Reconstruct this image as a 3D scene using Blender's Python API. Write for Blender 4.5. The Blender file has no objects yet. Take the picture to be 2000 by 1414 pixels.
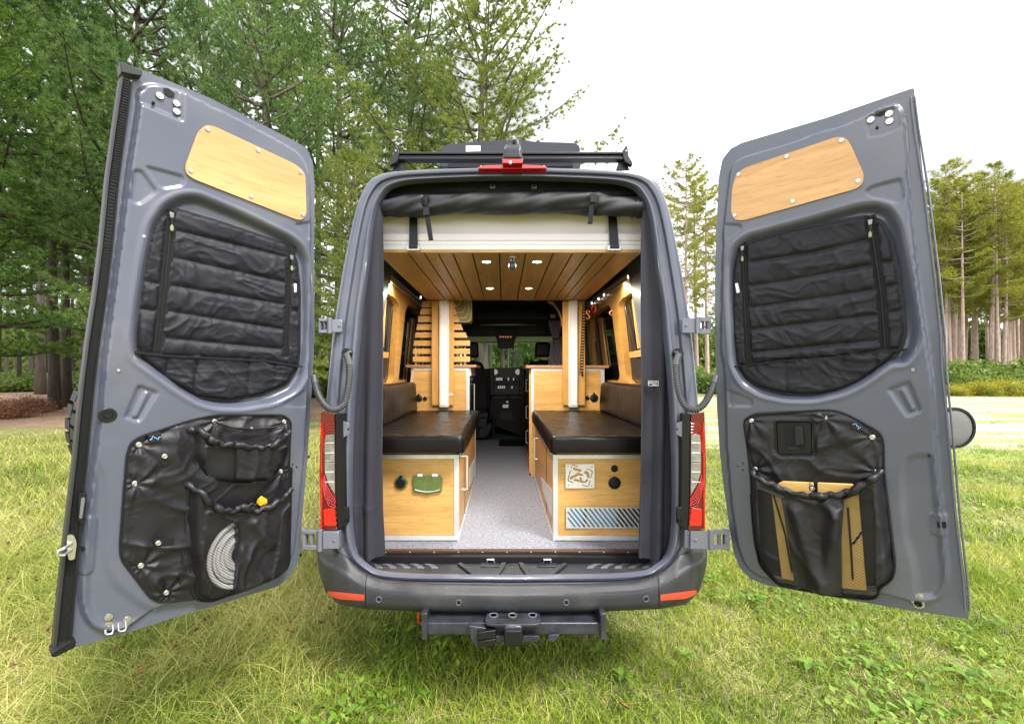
import bpy, math, random
import numpy as np
from mathutils import Vector, Matrix
random.seed(7); np.random.seed(7)
S = bpy.context.scene
COL = S.collection
# ---------------------------------------------------------------- camera, sky, sun, exposure
F = 850.0; CX = 983.0; CY = 726.0; CH = 1.70
cam = bpy.data.cameras.new('camera'); camo = bpy.data.objects.new('camera', cam); COL.objects.link(camo)
cam.sensor_width = 36; cam.lens = F/2000*36; cam.shift_x = (1000-CX)/2000; cam.shift_y = (CY-707)/2000
cam.clip_start = .05; cam.clip_end = 1000
camo.location = (0, 0, CH); camo.rotation_euler = (math.radians(90), 0, 0)
S.camera = camo
w = bpy.data.worlds.new("World"); S.world = w; w.use_nodes = True
nt = w.node_tree; nt.nodes.clear()
SUN_EL, SUN_AZ = 53, 138      # azimuth clockwise from +Y
n_out = nt.nodes.new('ShaderNodeOutputWorld'); n_bg = nt.nodes.new('ShaderNodeBackground')
sky = nt.nodes.new('ShaderNodeTexSky'); sky.sky_type = 'NISHITA'; sky.sun_disc = False
sky.sun_elevation = math.radians(SUN_EL); sky.sun_rotation = math.radians(SUN_AZ)
tc = nt.nodes.new('ShaderNodeTexCoord'); mp = nt.nodes.new('ShaderNodeMapping'); mp.inputs['Scale'].default_value = (1, 1, 2.6)
nz = nt.nodes.new('ShaderNodeTexNoise'); nz.inputs['Scale'].default_value = 2.6; nz.inputs['Detail'].default_value = 6; nz.inputs['Roughness'].default_value = .5
cr = nt.nodes.new('ShaderNodeValToRGB'); cr.color_ramp.elements[0].position = .36; cr.color_ramp.elements[0].color = (4.9, 4.95, 5.2, 1)
cr.color_ramp.elements[1].position = .52; cr.color_ramp.elements[1].color = (13.5, 13.5, 13.6, 1)
mx = nt.nodes.new('ShaderNodeMixRGB'); mx.inputs[0].default_value = .93
nt.links.new(tc.outputs['Generated'], mp.inputs[0]); nt.links.new(mp.outputs[0], nz.inputs[0]); nt.links.new(nz.outputs['Fac'], cr.inputs[0])
nt.links.new(sky.outputs[0], mx.inputs[1]); nt.links.new(cr.outputs[0], mx.inputs[2]); nt.links.new(mx.outputs[0], n_bg.inputs[0])
n_bg.inputs[1].default_value = .072
nt.links.new(n_bg.outputs[0], n_out.inputs[0])
sl = bpy.data.lights.new('sun', 'SUN'); sl.energy = 2.0; sl.angle = math.radians(15); sl.color = (1, .96, .89)
so = bpy.data.objects.new('sun', sl); COL.objects.link(so)
_d = Vector((math.sin(math.radians(SUN_AZ))*math.cos(math.radians(SUN_EL)), math.cos(math.radians(SUN_AZ))*math.cos(math.radians(SUN_EL)), math.sin(math.radians(SUN_EL))))
so.rotation_euler = _d.to_track_quat('Z', 'Y').to_euler(); so.location = (0, 0, 30)
S.view_settings.view_transform = 'Standard'; S.view_settings.look = 'None'; S.view_settings.exposure = 1.55; S.view_settings.gamma = 1
S.render.engine = 'CYCLES'
cy = S.cycles; cy.use_denoising = True; cy.max_bounces = 9; cy.diffuse_bounces = 5; cy.glossy_bounces = 3; cy.transmission_bounces = 4; cy.transparent_max_bounces = 12
cy.sample_clamp_indirect = 6; cy.caustics_reflective = False; cy.caustics_refractive = False; cy.use_adaptive_sampling = True; cy.adaptive_threshold = .02
try: cy.denoising_prefilter = 'ACCURATE'
except Exception: pass

# ---------------------------------------------------------------- helpers
def V3(*a): return np.array(a, float)
CAM = V3(0, 0, CH)
def W(px, py, Y): return ((px-CX)/F*Y, Y, CH-(py-CY)/F*Y)

class Frame:
    def __init__(s, O, eu, ev):
        s.O = np.array(O, float); s.eu = np.array(eu, float); s.eu /= np.linalg.norm(s.eu)
        n = np.cross(s.eu, np.array(ev, float)); s.n = n/np.linalg.norm(n); s.ev = np.cross(s.n, s.eu)
    def uv(s, px, py, h=0):     # the spot on the plane seen at a pixel
        d = V3((px-CX)/F, 1, -(py-CY)/F)
        t = np.dot(s.O+s.n*h-CAM, s.n)/np.dot(d, s.n)
        q = CAM+d*t-s.O
        return (float(np.dot(q, s.eu)), float(np.dot(q, s.ev)))
    def P(s, u, v, h=0): return s.O+s.eu*u+s.ev*v+s.n*h
    def Pn(s, U, V, H): return s.O[None]+U[:, None]*s.eu[None]+V[:, None]*s.ev[None]+H[:, None]*s.n[None]
    def pts(s, l, h=0): return [s.uv(x, y, h) for x, y in l]

def vplane(Y): return Frame((0, Y, 0), (1, 0, 0), (0, 0, 1))   # faces the camera (n = -Y)

def crop(ox, oy, k): return lambda l: [(ox+x/k, oy+y/k) for x, y in l]
C1 = crop(90, 100, 2.357); C2 = crop(90, 700, 2.357); C3 = crop(1360, 150, 2.357); C4 = crop(1360, 700, 2.618)

def rounded(pts, r, seg=5):
    out = []; n = len(pts)
    for i in range(n):
        a, b, c = np.array(pts[i-1]), np.array(pts[i]), np.array(pts[(i+1) % n])
        la, lc = np.linalg.norm(a-b), np.linalg.norm(c-b)
        k = min(r, la*.45, lc*.45)
        p, q = b+(a-b)/max(la, 1e-9)*k, b+(c-b)/max(lc, 1e-9)*k
        for j in range(seg+1):
            t = j/seg; out.append(tuple((1-t)**2*p+2*t*(1-t)*b+t*t*q))
    return out
def sdf(U, V, poly):            # negative inside
    P = np.array(poly); Q = np.roll(P, -1, 0)
    d = np.full(U.shape, 1e9); ins = np.zeros(U.shape, bool)
    for (ax, ay), (bx, by) in zip(P, Q):
        ex, ey = bx-ax, by-ay; L = ex*ex+ey*ey
        if L < 1e-14: continue
        wx, wy = U-ax, V-ay
        t = np.clip((wx*ex+wy*ey)/L, 0, 1)
        d = np.minimum(d, (wx-ex*t)**2+(wy-ey*t)**2)
        c = (ay > V) != (by > V)
        if abs(ey) > 1e-12: ins ^= c & (U < ex*(V-ay)/ey+ax)
    d = np.sqrt(d); return np.where(ins, -d, d)
def dseg(U, V, a, b):
    ex, ey = b[0]-a[0], b[1]-a[1]; L = ex*ex+ey*ey+1e-12
    t = np.clip(((U-a[0])*ex+(V-a[1])*ey)/L, 0, 1)
    return np.hypot(U-a[0]-ex*t, V-a[1]-ey*t), t
def sm(x): x = np.clip(x, 0, 1); return x*x*(3-2*x)
def noise(U, V, sc, seed=0):
    rs = np.random.RandomState(seed); T = rs.rand(64, 64)
    x, y = U*sc+seed*3.7, V*sc+seed*1.3
    xi, yi = np.floor(x).astype(int), np.floor(y).astype(int); fx, fy = sm(x-xi), sm(y-yi)
    a, b = T[xi % 64, yi % 64], T[(xi+1) % 64, yi % 64]; c, d = T[xi % 64, (yi+1) % 64], T[(xi+1) % 64, (yi+1) % 64]
    return (a*(1-fx)+b*fx)*(1-fy)+(c*(1-fx)+d*fx)*fy-.5
def rot(U, V, a): c, s_ = math.cos(a), math.sin(a); return U*c+V*s_, -U*s_+V*c
def wrinkle(U, V, seed, sc=14, an=.6, st=3.0):
    u, v = rot(U, V, an); w_ = noise(u*st, v, sc*.35, seed+9)*.6
    r = 1-np.abs(noise(u+w_*.1, v*st+w_, sc, seed))*3.2
    return np.clip(r, 0, 1)**2

def origin_of(o):
    p = V3(0, 0, 0)
    while o is not None: p = p+np.array(o.location); o = o.parent
    return p
def link(name, me, mat, parent=None, smooth=None, bevel=0, mats=None):
    o = bpy.data.objects.new(name, me); COL.objects.link(o)
    for m in (mats or [mat]): me.materials.append(m)
    if parent is not None:
        o.parent = parent
        p = origin_of(parent)
        if np.abs(p).max() > 0: me.transform(Matrix.Translation(tuple(-p)))
    if smooth is not None:
        me.shade_smooth()
        if smooth < 179: me.set_sharp_from_angle(angle=math.radians(smooth))
    if bevel:
        b = o.modifiers.new('b', 'BEVEL'); b.width = bevel; b.segments = 2; b.limit_method = 'ANGLE'; b.angle_limit = .6
        me.shade_smooth(); me.set_sharp_from_angle(angle=math.radians(35))
    return o
def thing(name, label, cat, loc=(0, 0, 0), group=None):
    o = bpy.data.objects.new(name, None); COL.objects.link(o); o.location = loc; o.empty_display_size = .1
    return tag(o, label, cat, group)
def tag(o, label, cat, group=None, kind=None):
    if label: o['label'] = label
    if cat: o['category'] = cat
    if group: o['group'] = group
    if kind: o['kind'] = kind
    return o
def lab(o, t): o['label'] = t; return o
def recentre(o):      # a top-level mesh gets its origin at the bottom of itself
    me = o.data; n = len(me.vertices); co = np.empty(n*3, 'f'); me.vertices.foreach_get('co', co); co = co.reshape(-1, 3)
    c = Vector(((co[:, 0].min()+co[:, 0].max())/2, (co[:, 1].min()+co[:, 1].max())/2, co[:, 2].min()))
    me.transform(Matrix.Translation(-c)); o.location = c; return o

class MB:
    def __init__(s): s.v = []; s.f = []; s.m = []; s.mi = 0
    def add(s, vs, fs):
        k = len(s.v); s.v += [tuple(map(float, p)) for p in vs]
        s.f += [tuple(i+k for i in f) for f in fs]; s.m += [s.mi]*len(fs); return s
    def box(s, a, b):
        (x0, y0, z0), (x1, y1, z1) = a, b
        x0, x1 = min(x0, x1), max(x0, x1); y0, y1 = min(y0, y1), max(y0, y1); z0, z1 = min(z0, z1), max(z0, z1)
        return s.add([(x0, y0, z0), (x1, y0, z0), (x1, y1, z0), (x0, y1, z0), (x0, y0, z1), (x1, y0, z1), (x1, y1, z1), (x0, y1, z1)],
                     [(0, 3, 2, 1), (4, 5, 6, 7), (0, 1, 5, 4), (1, 2, 6, 5), (2, 3, 7, 6), (3, 0, 4, 7)])
    def pbox(s, x0, y0, x1, y1, Y, d):       # box whose front face covers these photo pixels at depth Y
        a, b = W(x0, y0, Y), W(x1, y1, Y); return s.box((a[0], Y, b[2]), (b[0], Y+d, a[2]))
    def hexa(s, P8): return s.add(P8, [(0, 3, 2, 1), (4, 5, 6, 7), (0, 1, 5, 4), (1, 2, 6, 5), (2, 3, 7, 6), (3, 0, 4, 7)])
    def prism(s, fr, poly, h0, h1):          # poly uv in frame, from height h0 to h1
        A = sum(poly[i-1][0]*poly[i][1]-poly[i][0]*poly[i-1][1] for i in range(len(poly)))
        if A < 0: poly = poly[::-1]
        n = len(poly); vs = [fr.P(u, v, h0) for u, v in poly]+[fr.P(u, v, h1) for u, v in poly]
        fs = [tuple(range(n))[::-1], tuple(range(n, 2*n))]+[(i, (i+1) % n, n+(i+1) % n, n+i) for i in range(n)]
        return s.add(vs, fs)
    def tube(s, path, r, n=8, caps=True, closed=False):
        P = [np.array(p, float) for p in path]; m = len(P); rr = r if hasattr(r, '__len__') else [r]*m
        vs = []; up = None
        for i in range(m):
            a = P[i-1] if (i > 0 or closed) else P[i]; b = P[(i+1) % m] if (i < m-1 or closed) else P[i]
            t = b-a; t /= np.linalg.norm(t)+1e-12
            if up is None: up = V3(0, 0, 1) if abs(t[2]) < .9 else V3(1, 0, 0)
            x = np.cross(up, t); x /= np.linalg.norm(x)+1e-12; y = np.cross(t, x); up = y
            for k in range(n):
                g = 2*math.pi*k/n; vs.append(P[i]+rr[i]*(x*math.cos(g)+y*math.sin(g)))
        fs = [(i*n+k, i*n+(k+1) % n, ((i+1) % m)*n+(k+1) % n, ((i+1) % m)*n+k) for i in range(m if closed else m-1) for k in range(n)]
        if caps and not closed: fs += [tuple(range(n))[::-1], tuple((m-1)*n+k for k in range(n))]
        return s.add(vs, fs)
    def lathe(s, O, ax, prof, n=20):         # prof: (radius, height along ax)
        O = np.array(O, float); ax = np.array(ax, float); ax /= np.linalg.norm(ax)
        x = np.cross(ax, V3(0, 0, 1) if abs(ax[2]) < .9 else V3(1, 0, 0)); x /= np.linalg.norm(x); y = np.cross(ax, x)
        vs = [O+ax*h+r*(x*math.cos(2*math.pi*k/n)+y*math.sin(2*math.pi*k/n)) for r, h in prof for k in range(n)]
        m = len(prof)
        fs = [(i*n+k, i*n+(k+1) % n, (i+1)*n+(k+1) % n, (i+1)*n+k) for i in range(m-1) for k in range(n)]
        fs += [tuple(range(n))[::-1], tuple((m-1)*n+k for k in range(n))]
        return s.add(vs, fs)
    def grid(s, G, closeu=False):            # G[i][j] points
        G = np.array(G, float); a, b = G.shape[:2]
        fs = [(i*b+j, i*b+j+1, (i+1)*b+j+1, (i+1)*b+j) for i in range(a-1) for j in range(b-1)]
        if closeu: fs += [((a-1)*b+j, (a-1)*b+j+1, j+1, j) for j in range(b-1)]
        return s.add(G.reshape(-1, 3), fs)
    def build(s, name, mat, parent=None, smooth=30, bevel=0, mats=None, **k):
        me = bpy.data.meshes.new(name); me.from_pydata(s.v, [], s.f); me.update()
        if mats: me.polygons.foreach_set('material_index', s.m)
        return link(name, me, mat, parent, smooth, bevel, mats)
def box(name, a, b, mat, parent=None, bevel=.003): return MB().box(a, b).build(name, mat, parent, bevel=bevel)
def pbox(name, x0, y0, x1, y1, Y, d, mat, parent=None, bevel=.003): return MB().pbox(x0, y0, x1, y1, Y, d).build(name, mat, parent, bevel=bevel)

def relief(name, fr, poly, hf, step, thick, mat, parent=None, back=True, holes=(), smooth=50):
    P = np.array(poly); u0, v0 = P.min(0)-step*1.5; u1, v1 = P.max(0)+step*1.5
    nu, nv = int((u1-u0)/step)+2, int((v1-v0)/step)+2
    U, V = np.meshgrid(np.linspace(u0, u1, nu), np.linspace(v0, v1, nv)); st = (u1-u0)/(nu-1)
    def D(U, V):
        d = sdf(U, V, poly)
        for h in holes: d = np.maximum(d, -sdf(U, V, h))
        return d
    d = D(U, V); ins = d < 0
    cell = ins[:-1, :-1]+ins[1:, :-1]+ins[:-1, 1:]+ins[1:, 1:]
    used = np.zeros(d.shape, bool)
    for a in (slice(0, -1), slice(1, None)):
        for b in (slice(0, -1), slice(1, None)): used[a, b] |= cell
    mv = used & ~ins; Um, Vm = U[mv], V[mv]
    for _ in range(2):
        e = st*.1; d0 = D(Um, Vm); gx = (D(Um+e, Vm)-d0)/e; gy = (D(Um, Vm+e)-d0)/e; g = np.hypot(gx, gy)+1e-9
        Um, Vm = Um-gx/g*d0, Vm-gy/g*d0
    U, V = U.copy(), V.copy(); U[mv] = Um; V[mv] = Vm
    idx = -np.ones(d.shape, int); idx[used] = np.arange(used.sum())
    u, v = U[used], V[used]; h = hf(u, v)
    top = fr.Pn(u, v, h)
    j, i = np.nonzero(cell)
    q = np.stack([idx[j, i], idx[j, i+1], idx[j+1, i+1], idx[j+1, i]], 1)
    e = np.concatenate([q[:, [0, 1]], q[:, [1, 2]], q[:, [2, 3]], q[:, [3, 0]]])
    k1 = e[:, 0].astype(np.int64)*10**7+e[:, 1]; k2 = e[:, 1].astype(np.int64)*10**7+e[:, 0]
    be = e[~np.isin(k1, k2)]; nT = len(top)
    bv = np.unique(be); mp_ = -np.ones(nT, int); mp_[bv] = nT+np.arange(len(bv))
    low = fr.Pn(u[bv], v[bv], np.full(len(bv), -thick))
    sq = np.stack([be[:, 1], be[:, 0], mp_[be[:, 0]], mp_[be[:, 1]]], 1)
    vs = np.concatenate([top, low]); fs = np.concatenate([q, sq])
    if back:
        bk = fr.Pn(u, v, np.full(len(u), -thick)); off = len(vs); vs = np.concatenate([vs, bk]); fs = np.concatenate([fs, q[:, ::-1]+off])
    me = fast_mesh(name, vs, fs)
    o = link(name, me, mat, parent, smooth); return o
def fast_mesh(name, vs, fs):
    me = bpy.data.meshes.new(name); vs = np.ascontiguousarray(vs, 'f'); fs = np.ascontiguousarray(fs, 'i'); k = fs.shape[1]
    me.vertices.add(len(vs)); me.vertices.foreach_set('co', vs.ravel())
    me.loops.add(fs.size); me.loops.foreach_set('vertex_index', fs.ravel())
    me.polygons.add(len(fs)); me.polygons.foreach_set('loop_start', np.arange(0, fs.size, k, dtype='i'))
    me.update(calc_edges=True); me.validate(); return me

# ---------------------------------------------------------------- materials
def mat(name, col, rough=.5, metal=0, bump=0, bscale=200, var=0, vscale=8, stretch=(1, 1, 1), coat=0, sheen=0, emit=None, col2=None, spec=None, detail=3, trans=0, rvar=0):
    m = bpy.data.materials.new(name); m.use_nodes = True; t = m.node_tree; b = t.nodes['Principled BSDF']
    b.inputs['Base Color'].default_value = (*col, 1); b.inputs['Roughness'].default_value = rough; b.inputs['Metallic'].default_value = metal
    b.inputs['Coat Weight'].default_value = coat; b.inputs['Coat Roughness'].default_value = .08; b.inputs['Sheen Weight'].default_value = sheen
    if spec is not None: b.inputs['Specular IOR Level'].default_value = spec
    if emit: b.inputs['Emission Color'].default_value = (*emit[:3], 1); b.inputs['Emission Strength'].default_value = emit[3]
    if trans: b.inputs['Transmission Weight'].default_value = trans
    t_c = t.nodes.new('ShaderNodeTexCoord'); mpn = t.nodes.new('ShaderNodeMapping'); mpn.inputs['Scale'].default_value = stretch
    t.links.new(t_c.outputs['Object'], mpn.inputs[0])
    if var or col2 or rvar:
        n = t.nodes.new('ShaderNodeTexNoise'); n.inputs['Scale'].default_value = vscale; n.inputs['Detail'].default_value = detail; n.inputs['Roughness'].default_value = .6
        t.links.new(mpn.outputs[0], n.inputs[0])
        r = t.nodes.new('ShaderNodeValToRGB'); r.color_ramp.elements[0].position = .3; r.color_ramp.elements[1].position = .7
        c2 = col2 or tuple(min(1, c*(1+var)) for c in col); c1 = col if col2 else tuple(c*(1-var) for c in col)
        r.color_ramp.elements[0].color = (*c1, 1); r.color_ramp.elements[1].color = (*c2, 1)
        t.links.new(n.outputs['Fac'], r.inputs[0])
        if var or col2: t.links.new(r.outputs[0], b.inputs['Base Color'])
        if rvar:
            q = t.nodes.new('ShaderNodeMapRange'); q.inputs['From Min'].default_value = .3; q.inputs['From Max'].default_value = .7
            q.inputs['To Min'].default_value = max(0, rough-rvar); q.inputs['To Max'].default_value = rough+rvar
            t.links.new(n.outputs['Fac'], q.inputs[0]); t.links.new(q.outputs[0], b.inputs['Roughness'])
    if bump:
        n2 = t.nodes.new('ShaderNodeTexNoise'); n2.inputs['Scale'].default_value = bscale; n2.inputs['Detail'].default_value = 3
        t.links.new(mpn.outputs[0], n2.inputs[0]); bp = t.nodes.new('ShaderNodeBump'); bp.inputs['Strength'].default_value = bump; bp.inputs['Distance'].default_value = .003
        t.links.new(n2.outputs['Fac'], bp.inputs['Height']); t.links.new(bp.outputs[0], b.inputs['Normal'])
    return m
def bamboo(name, base, dark, stretch, rough=.38, coat=.15, strip=0):
    # narrow glued strips with short darker dashes along the grain; stretch is small along the grain
    m = bpy.data.materials.new(name); m.use_nodes = True; t = m.node_tree; b = t.nodes['Principled BSDF']; L = t.links.new
    tc_ = t.nodes.new('ShaderNodeTexCoord'); mp1 = t.nodes.new('ShaderNodeMapping'); mp1.inputs['Scale'].default_value = stretch; L(tc_.outputs['Object'], mp1.inputs[0])
    n1 = t.nodes.new('ShaderNodeTexNoise'); n1.inputs['Scale'].default_value = 60; n1.inputs['Detail'].default_value = 4; L(mp1.outputs[0], n1.inputs[0])
    n2 = t.nodes.new('ShaderNodeTexNoise'); n2.inputs['Scale'].default_value = 16; n2.inputs['Detail'].default_value = 2; L(mp1.outputs[0], n2.inputs[0])
    n3 = t.nodes.new('ShaderNodeTexNoise'); n3.inputs['Scale'].default_value = 105; n3.inputs['Detail'].default_value = 1
    mp3 = t.nodes.new('ShaderNodeMapping'); mp3.inputs['Scale'].default_value = tuple(x if x > .5 else .13 for x in stretch); L(tc_.outputs['Object'], mp3.inputs[0]); L(mp3.outputs[0], n3.inputs[0])
    r1 = t.nodes.new('ShaderNodeValToRGB'); r1.color_ramp.elements[0].position = .30; r1.color_ramp.elements[1].position = .66
    r1.color_ramp.elements[0].color = (*[a*.62+c*.38 for a, c in zip(base, dark)], 1); r1.color_ramp.elements[1].color = (*base, 1); L(n1.outputs['Fac'], r1.inputs[0])
    mxa = t.nodes.new('ShaderNodeMixRGB'); mxa.blend_type = 'MULTIPLY'; mxa.inputs[0].default_value = .6
    r2 = t.nodes.new('ShaderNodeValToRGB'); r2.color_ramp.elements[0].position = .35; r2.color_ramp.elements[0].color = (.72, .68, .62, 1); r2.color_ramp.elements[1].position = .65; r2.color_ramp.elements[1].color = (1, 1, 1, 1)
    L(n2.outputs['Fac'], r2.inputs[0]); L(r1.outputs[0], mxa.inputs[1]); L(r2.outputs[0], mxa.inputs[2])
    r3 = t.nodes.new('ShaderNodeValToRGB'); r3.color_ramp.elements[0].position = .63; r3.color_ramp.elements[0].color = (0, 0, 0, 1); r3.color_ramp.elements[1].position = .72; r3.color_ramp.elements[1].color = (.5, .5, .5, 1)
    L(n3.outputs['Fac'], r3.inputs[0]); mxb = t.nodes.new('ShaderNodeMixRGB'); L(r3.outputs[0], mxb.inputs[0]); L(mxa.outputs[0], mxb.inputs[1]); mxb.inputs[2].default_value = (*dark, 1)
    L(mxb.outputs[0], b.inputs['Base Color']); b.inputs['Roughness'].default_value = rough; b.inputs['Coat Weight'].default_value = coat; b.inputs['Coat Roughness'].default_value = .2
    bp = t.nodes.new('ShaderNodeBump'); bp.inputs['Strength'].default_value = .08; bp.inputs['Distance'].default_value = .001; L(n1.outputs['Fac'], bp.inputs['Height']); L(bp.outputs[0], b.inputs['Normal'])
    return m
M = {}
M['paint'] = mat('van_paint', (.082, .092, .132), .34, bump=.03, bscale=500, coat=.6, var=.04, vscale=2, rvar=.06)
def dusty(m, base, dust, lo=.66, hi=.74, sc=150, k=.5):
    t = m.node_tree; b = t.nodes['Principled BSDF']; L = t.links.new; src = b.inputs['Base Color'].links[0].from_socket
    c = t.nodes.new('ShaderNodeTexCoord'); n = t.nodes.new('ShaderNodeTexNoise'); n.inputs['Scale'].default_value = sc; n.inputs['Detail'].default_value = 2; L(c.outputs['Object'], n.inputs[0])
    n2 = t.nodes.new('ShaderNodeTexNoise'); n2.inputs['Scale'].default_value = 3.5; n2.inputs['Detail'].default_value = 5; L(c.outputs['Object'], n2.inputs[0])
    r = t.nodes.new('ShaderNodeMapRange'); r.inputs['From Min'].default_value = lo; r.inputs['From Max'].default_value = hi; L(n.outputs['Fac'], r.inputs[0])
    r2 = t.nodes.new('ShaderNodeMapRange'); r2.inputs['From Min'].default_value = .45; r2.inputs['From Max'].default_value = .65; r2.inputs['To Max'].default_value = k; L(n2.outputs['Fac'], r2.inputs[0])
    mu = t.nodes.new('ShaderNodeMath'); mu.operation = 'MULTIPLY'; L(r.outputs[0], mu.inputs[0]); L(r2.outputs[0], mu.inputs[1])
    r3 = t.nodes.new('ShaderNodeMapRange'); r3.inputs['From Min'].default_value = .5; r3.inputs['From Max'].default_value = .8; r3.inputs['To Max'].default_value = .22; L(n2.outputs['Fac'], r3.inputs[0])
    ad = t.nodes.new('ShaderNodeMath'); ad.operation = 'ADD'; ad.use_clamp = True; L(mu.outputs[0], ad.inputs[0]); L(r3.outputs[0], ad.inputs[1])
    mi = t.nodes.new('ShaderNodeMixRGB'); L(ad.outputs[0], mi.inputs[0]); L(src, mi.inputs[1]); mi.inputs[2].default_value = (*dust, 1); L(mi.outputs[0], b.inputs['Base Color'])
dusty(M['paint'], None, (.26, .25, .23), sc=170)
M['dark_paint'] = mat('sensor_ring_grey', (.09, .095, .115), .45, coat=.3)  # even dark grey of the parking sensor rings
M['bumper'] = mat('bumper_plastic', (.026, .028, .035), .46, bump=.25, bscale=900, var=.12, vscale=7, rvar=.1, detail=6)
dusty(M['bumper'], None, (.20, .18, .15), sc=120, k=.8)
M['rubber'] = mat('rubber', (.006, .006, .007), .6, spec=.3, bump=.15, bscale=300)
M['black_plastic'] = mat('black_plastic', (.007, .007, .008), .4, spec=.35, bump=.1, bscale=500)
M['dash'] = mat('dash_plastic', (.014, .014, .017), .5, spec=.35)
M['black_metal'] = mat('black_metal', (.02, .02, .024), .32, metal=.3, coat=.2, bump=.08, bscale=300)
M['nylon'] = mat('nylon', (.0095, .0088, .013), .36, bump=.25, bscale=1100, spec=.45, rvar=.05, vscale=9)
M['webbing'] = mat('webbing', (.008, .008, .010), .7, bump=.8, bscale=700, spec=.3)
M['curtain'] = mat('curtain_cloth', (.030, .030, .042), .85, bump=.25, bscale=900, spec=.3, var=.12, vscale=3)
M['screen_roll'] = mat('roll_cloth', (.013, .014, .020), .5, bump=.5, bscale=500, var=.3, vscale=25, spec=.5)
M['leather'] = mat('leather', (.0055, .0036, .0032), .31, bump=.3, bscale=260, var=.12, vscale=6, stretch=(1, 1, 1), spec=.16, rvar=.015)
M['alu'] = mat('aluminium', (.72, .72, .73), .38, metal=.55, bump=.05, bscale=300, var=.06, vscale=30)
M['white_post'] = mat('anodised_rail', (.78, .79, .82), .4, metal=.15, var=.03, vscale=20)
M['steel'] = mat('steel', (.62, .61, .58), .28, metal=.9)
M['pull'] = mat('zip_pull_metal', (.25, .25, .25), .35, metal=.8)
M['zinc'] = mat('zinc_plate', (.5, .5, .48), .35, metal=.8, var=.2, vscale=60)
M['white'] = mat('white_cover', (.88, .85, .90), .6, bump=.1, bscale=200)
M['white_cloth'] = mat('white_cloth', (.80, .76, .86), .85, bump=.3, bscale=500)
M['red_glass'] = mat('red_lens', (.55, .006, .006), .08, coat=.8, spec=.7)
M['dark_red'] = mat('dark_red_lens', (.12, .002, .003), .08, coat=1)
M['bright_red'] = mat('bright_red_lens', (.55, .008, .006), .12, coat=.8)
M['clear_lens'] = mat('clear_lens', (.34, .35, .38), .12, metal=.6, coat=1, var=.3, vscale=40)
M['reflector'] = mat('orange_reflector', (.55, .06, .03), .35, coat=.5, bump=.5, bscale=500)
M['bamboo_x'] = bamboo('bamboo_face', (.68, .395, .125), (.34, .17, .04), (.09, 1, 1))
M['bamboo_z'] = bamboo('bamboo_upright', (.60, .325, .085), (.30, .15, .035), (1, 1, .09))
M['bamboo_y'] = bamboo('bamboo_wall', (.58, .31, .08), (.30, .15, .035), (1, .09, 1))
M['bamboo_d'] = bamboo('bamboo_door_panel', (.70, .405, .165), (.42, .22, .07), (.10, .10, 1))
M['plank'] = bamboo('ceiling_plank_wood', (.50, .30, .085), (.20, .095, .018), (1, .07, 1), rough=.45, coat=.08)
M['table_wood'] = bamboo('table_board_wood', (.85, .56, .18), (.5, .28, .07), (.10, .10, 1))
M['bamboo_edge'] = mat('bamboo_ply_edge', (.60, .34, .12), .5, var=.15, vscale=90, stretch=(.1, .1, 1))
M['worktop'] = mat('worktop_edge', (.34, .19, .09), .4, var=.1, vscale=60, stretch=(.1, 1, 1))
M['olive'] = mat('olive_plastic', (.10, .135, .03), .45, var=.2, vscale=30, coat=.2)
M['lamp'] = mat('lamp_lens', (1, .9, .7), .4, emit=(1, .86, .62, 14))
M['led'] = mat('led_lens', (1, .95, .85), .4, emit=(1, .93, .8, 3))
M['glass_dark'] = mat('tinted_glass', (.004, .006, .006), .05, spec=.6)
M['mirror'] = mat('textured_lens', (.16, .16, .165), .45, bump=.9, bscale=300, metal=.2)
M['blue'] = mat('blue_liner', (.03, .17, .30), .5)
M['hose'] = mat('hose', (.62, .60, .62), .5, var=.1, vscale=30)
M['cord_tube'] = mat('cord_tube', (.05, .052, .058), .45)
M['silver_paint'] = mat('hinge_paint', (.15, .155, .2), .35, coat=.4, metal=.1)
M['seat_cloth'] = mat('seat_cloth', (.014, .013, .018), .8, bump=.4, bscale=400, spec=.3)
M['grey_curtain'] = mat('grey_curtain', (.20, .185, .23), .8, bump=.2, bscale=300)
M['red'] = mat('red_anodised', (.6, .02, .02), .3, metal=.4)
M['brass'] = mat('copper_hook', (.70, .30, .14), .3, metal=.8)
M['yellow'] = mat('yellow_cloth', (.85, .45, .01), .6)
M['hitch'] = mat('hitch_steel', (.04, .043, .056), .36, metal=.35, bump=.5, bscale=60, var=.45, vscale=9, rvar=.1)
M['lime'] = mat('lime_strap', (.32, .38, .02), .6)
M['print_blue'] = mat('print_blue', (.25, .5, .9), .5)
M['print_white'] = mat('print_white', (.8, .8, .82), .6)
M['cab_mat'] = mat('cab_mat', (.045, .07, .09), .7, bump=.3, bscale=200)
M['seal'] = mat('ribbed_seal', (.016, .016, .02), .5)
M['tread_grey'] = mat('sill_print', (.12, .125, .15), .5)
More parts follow.
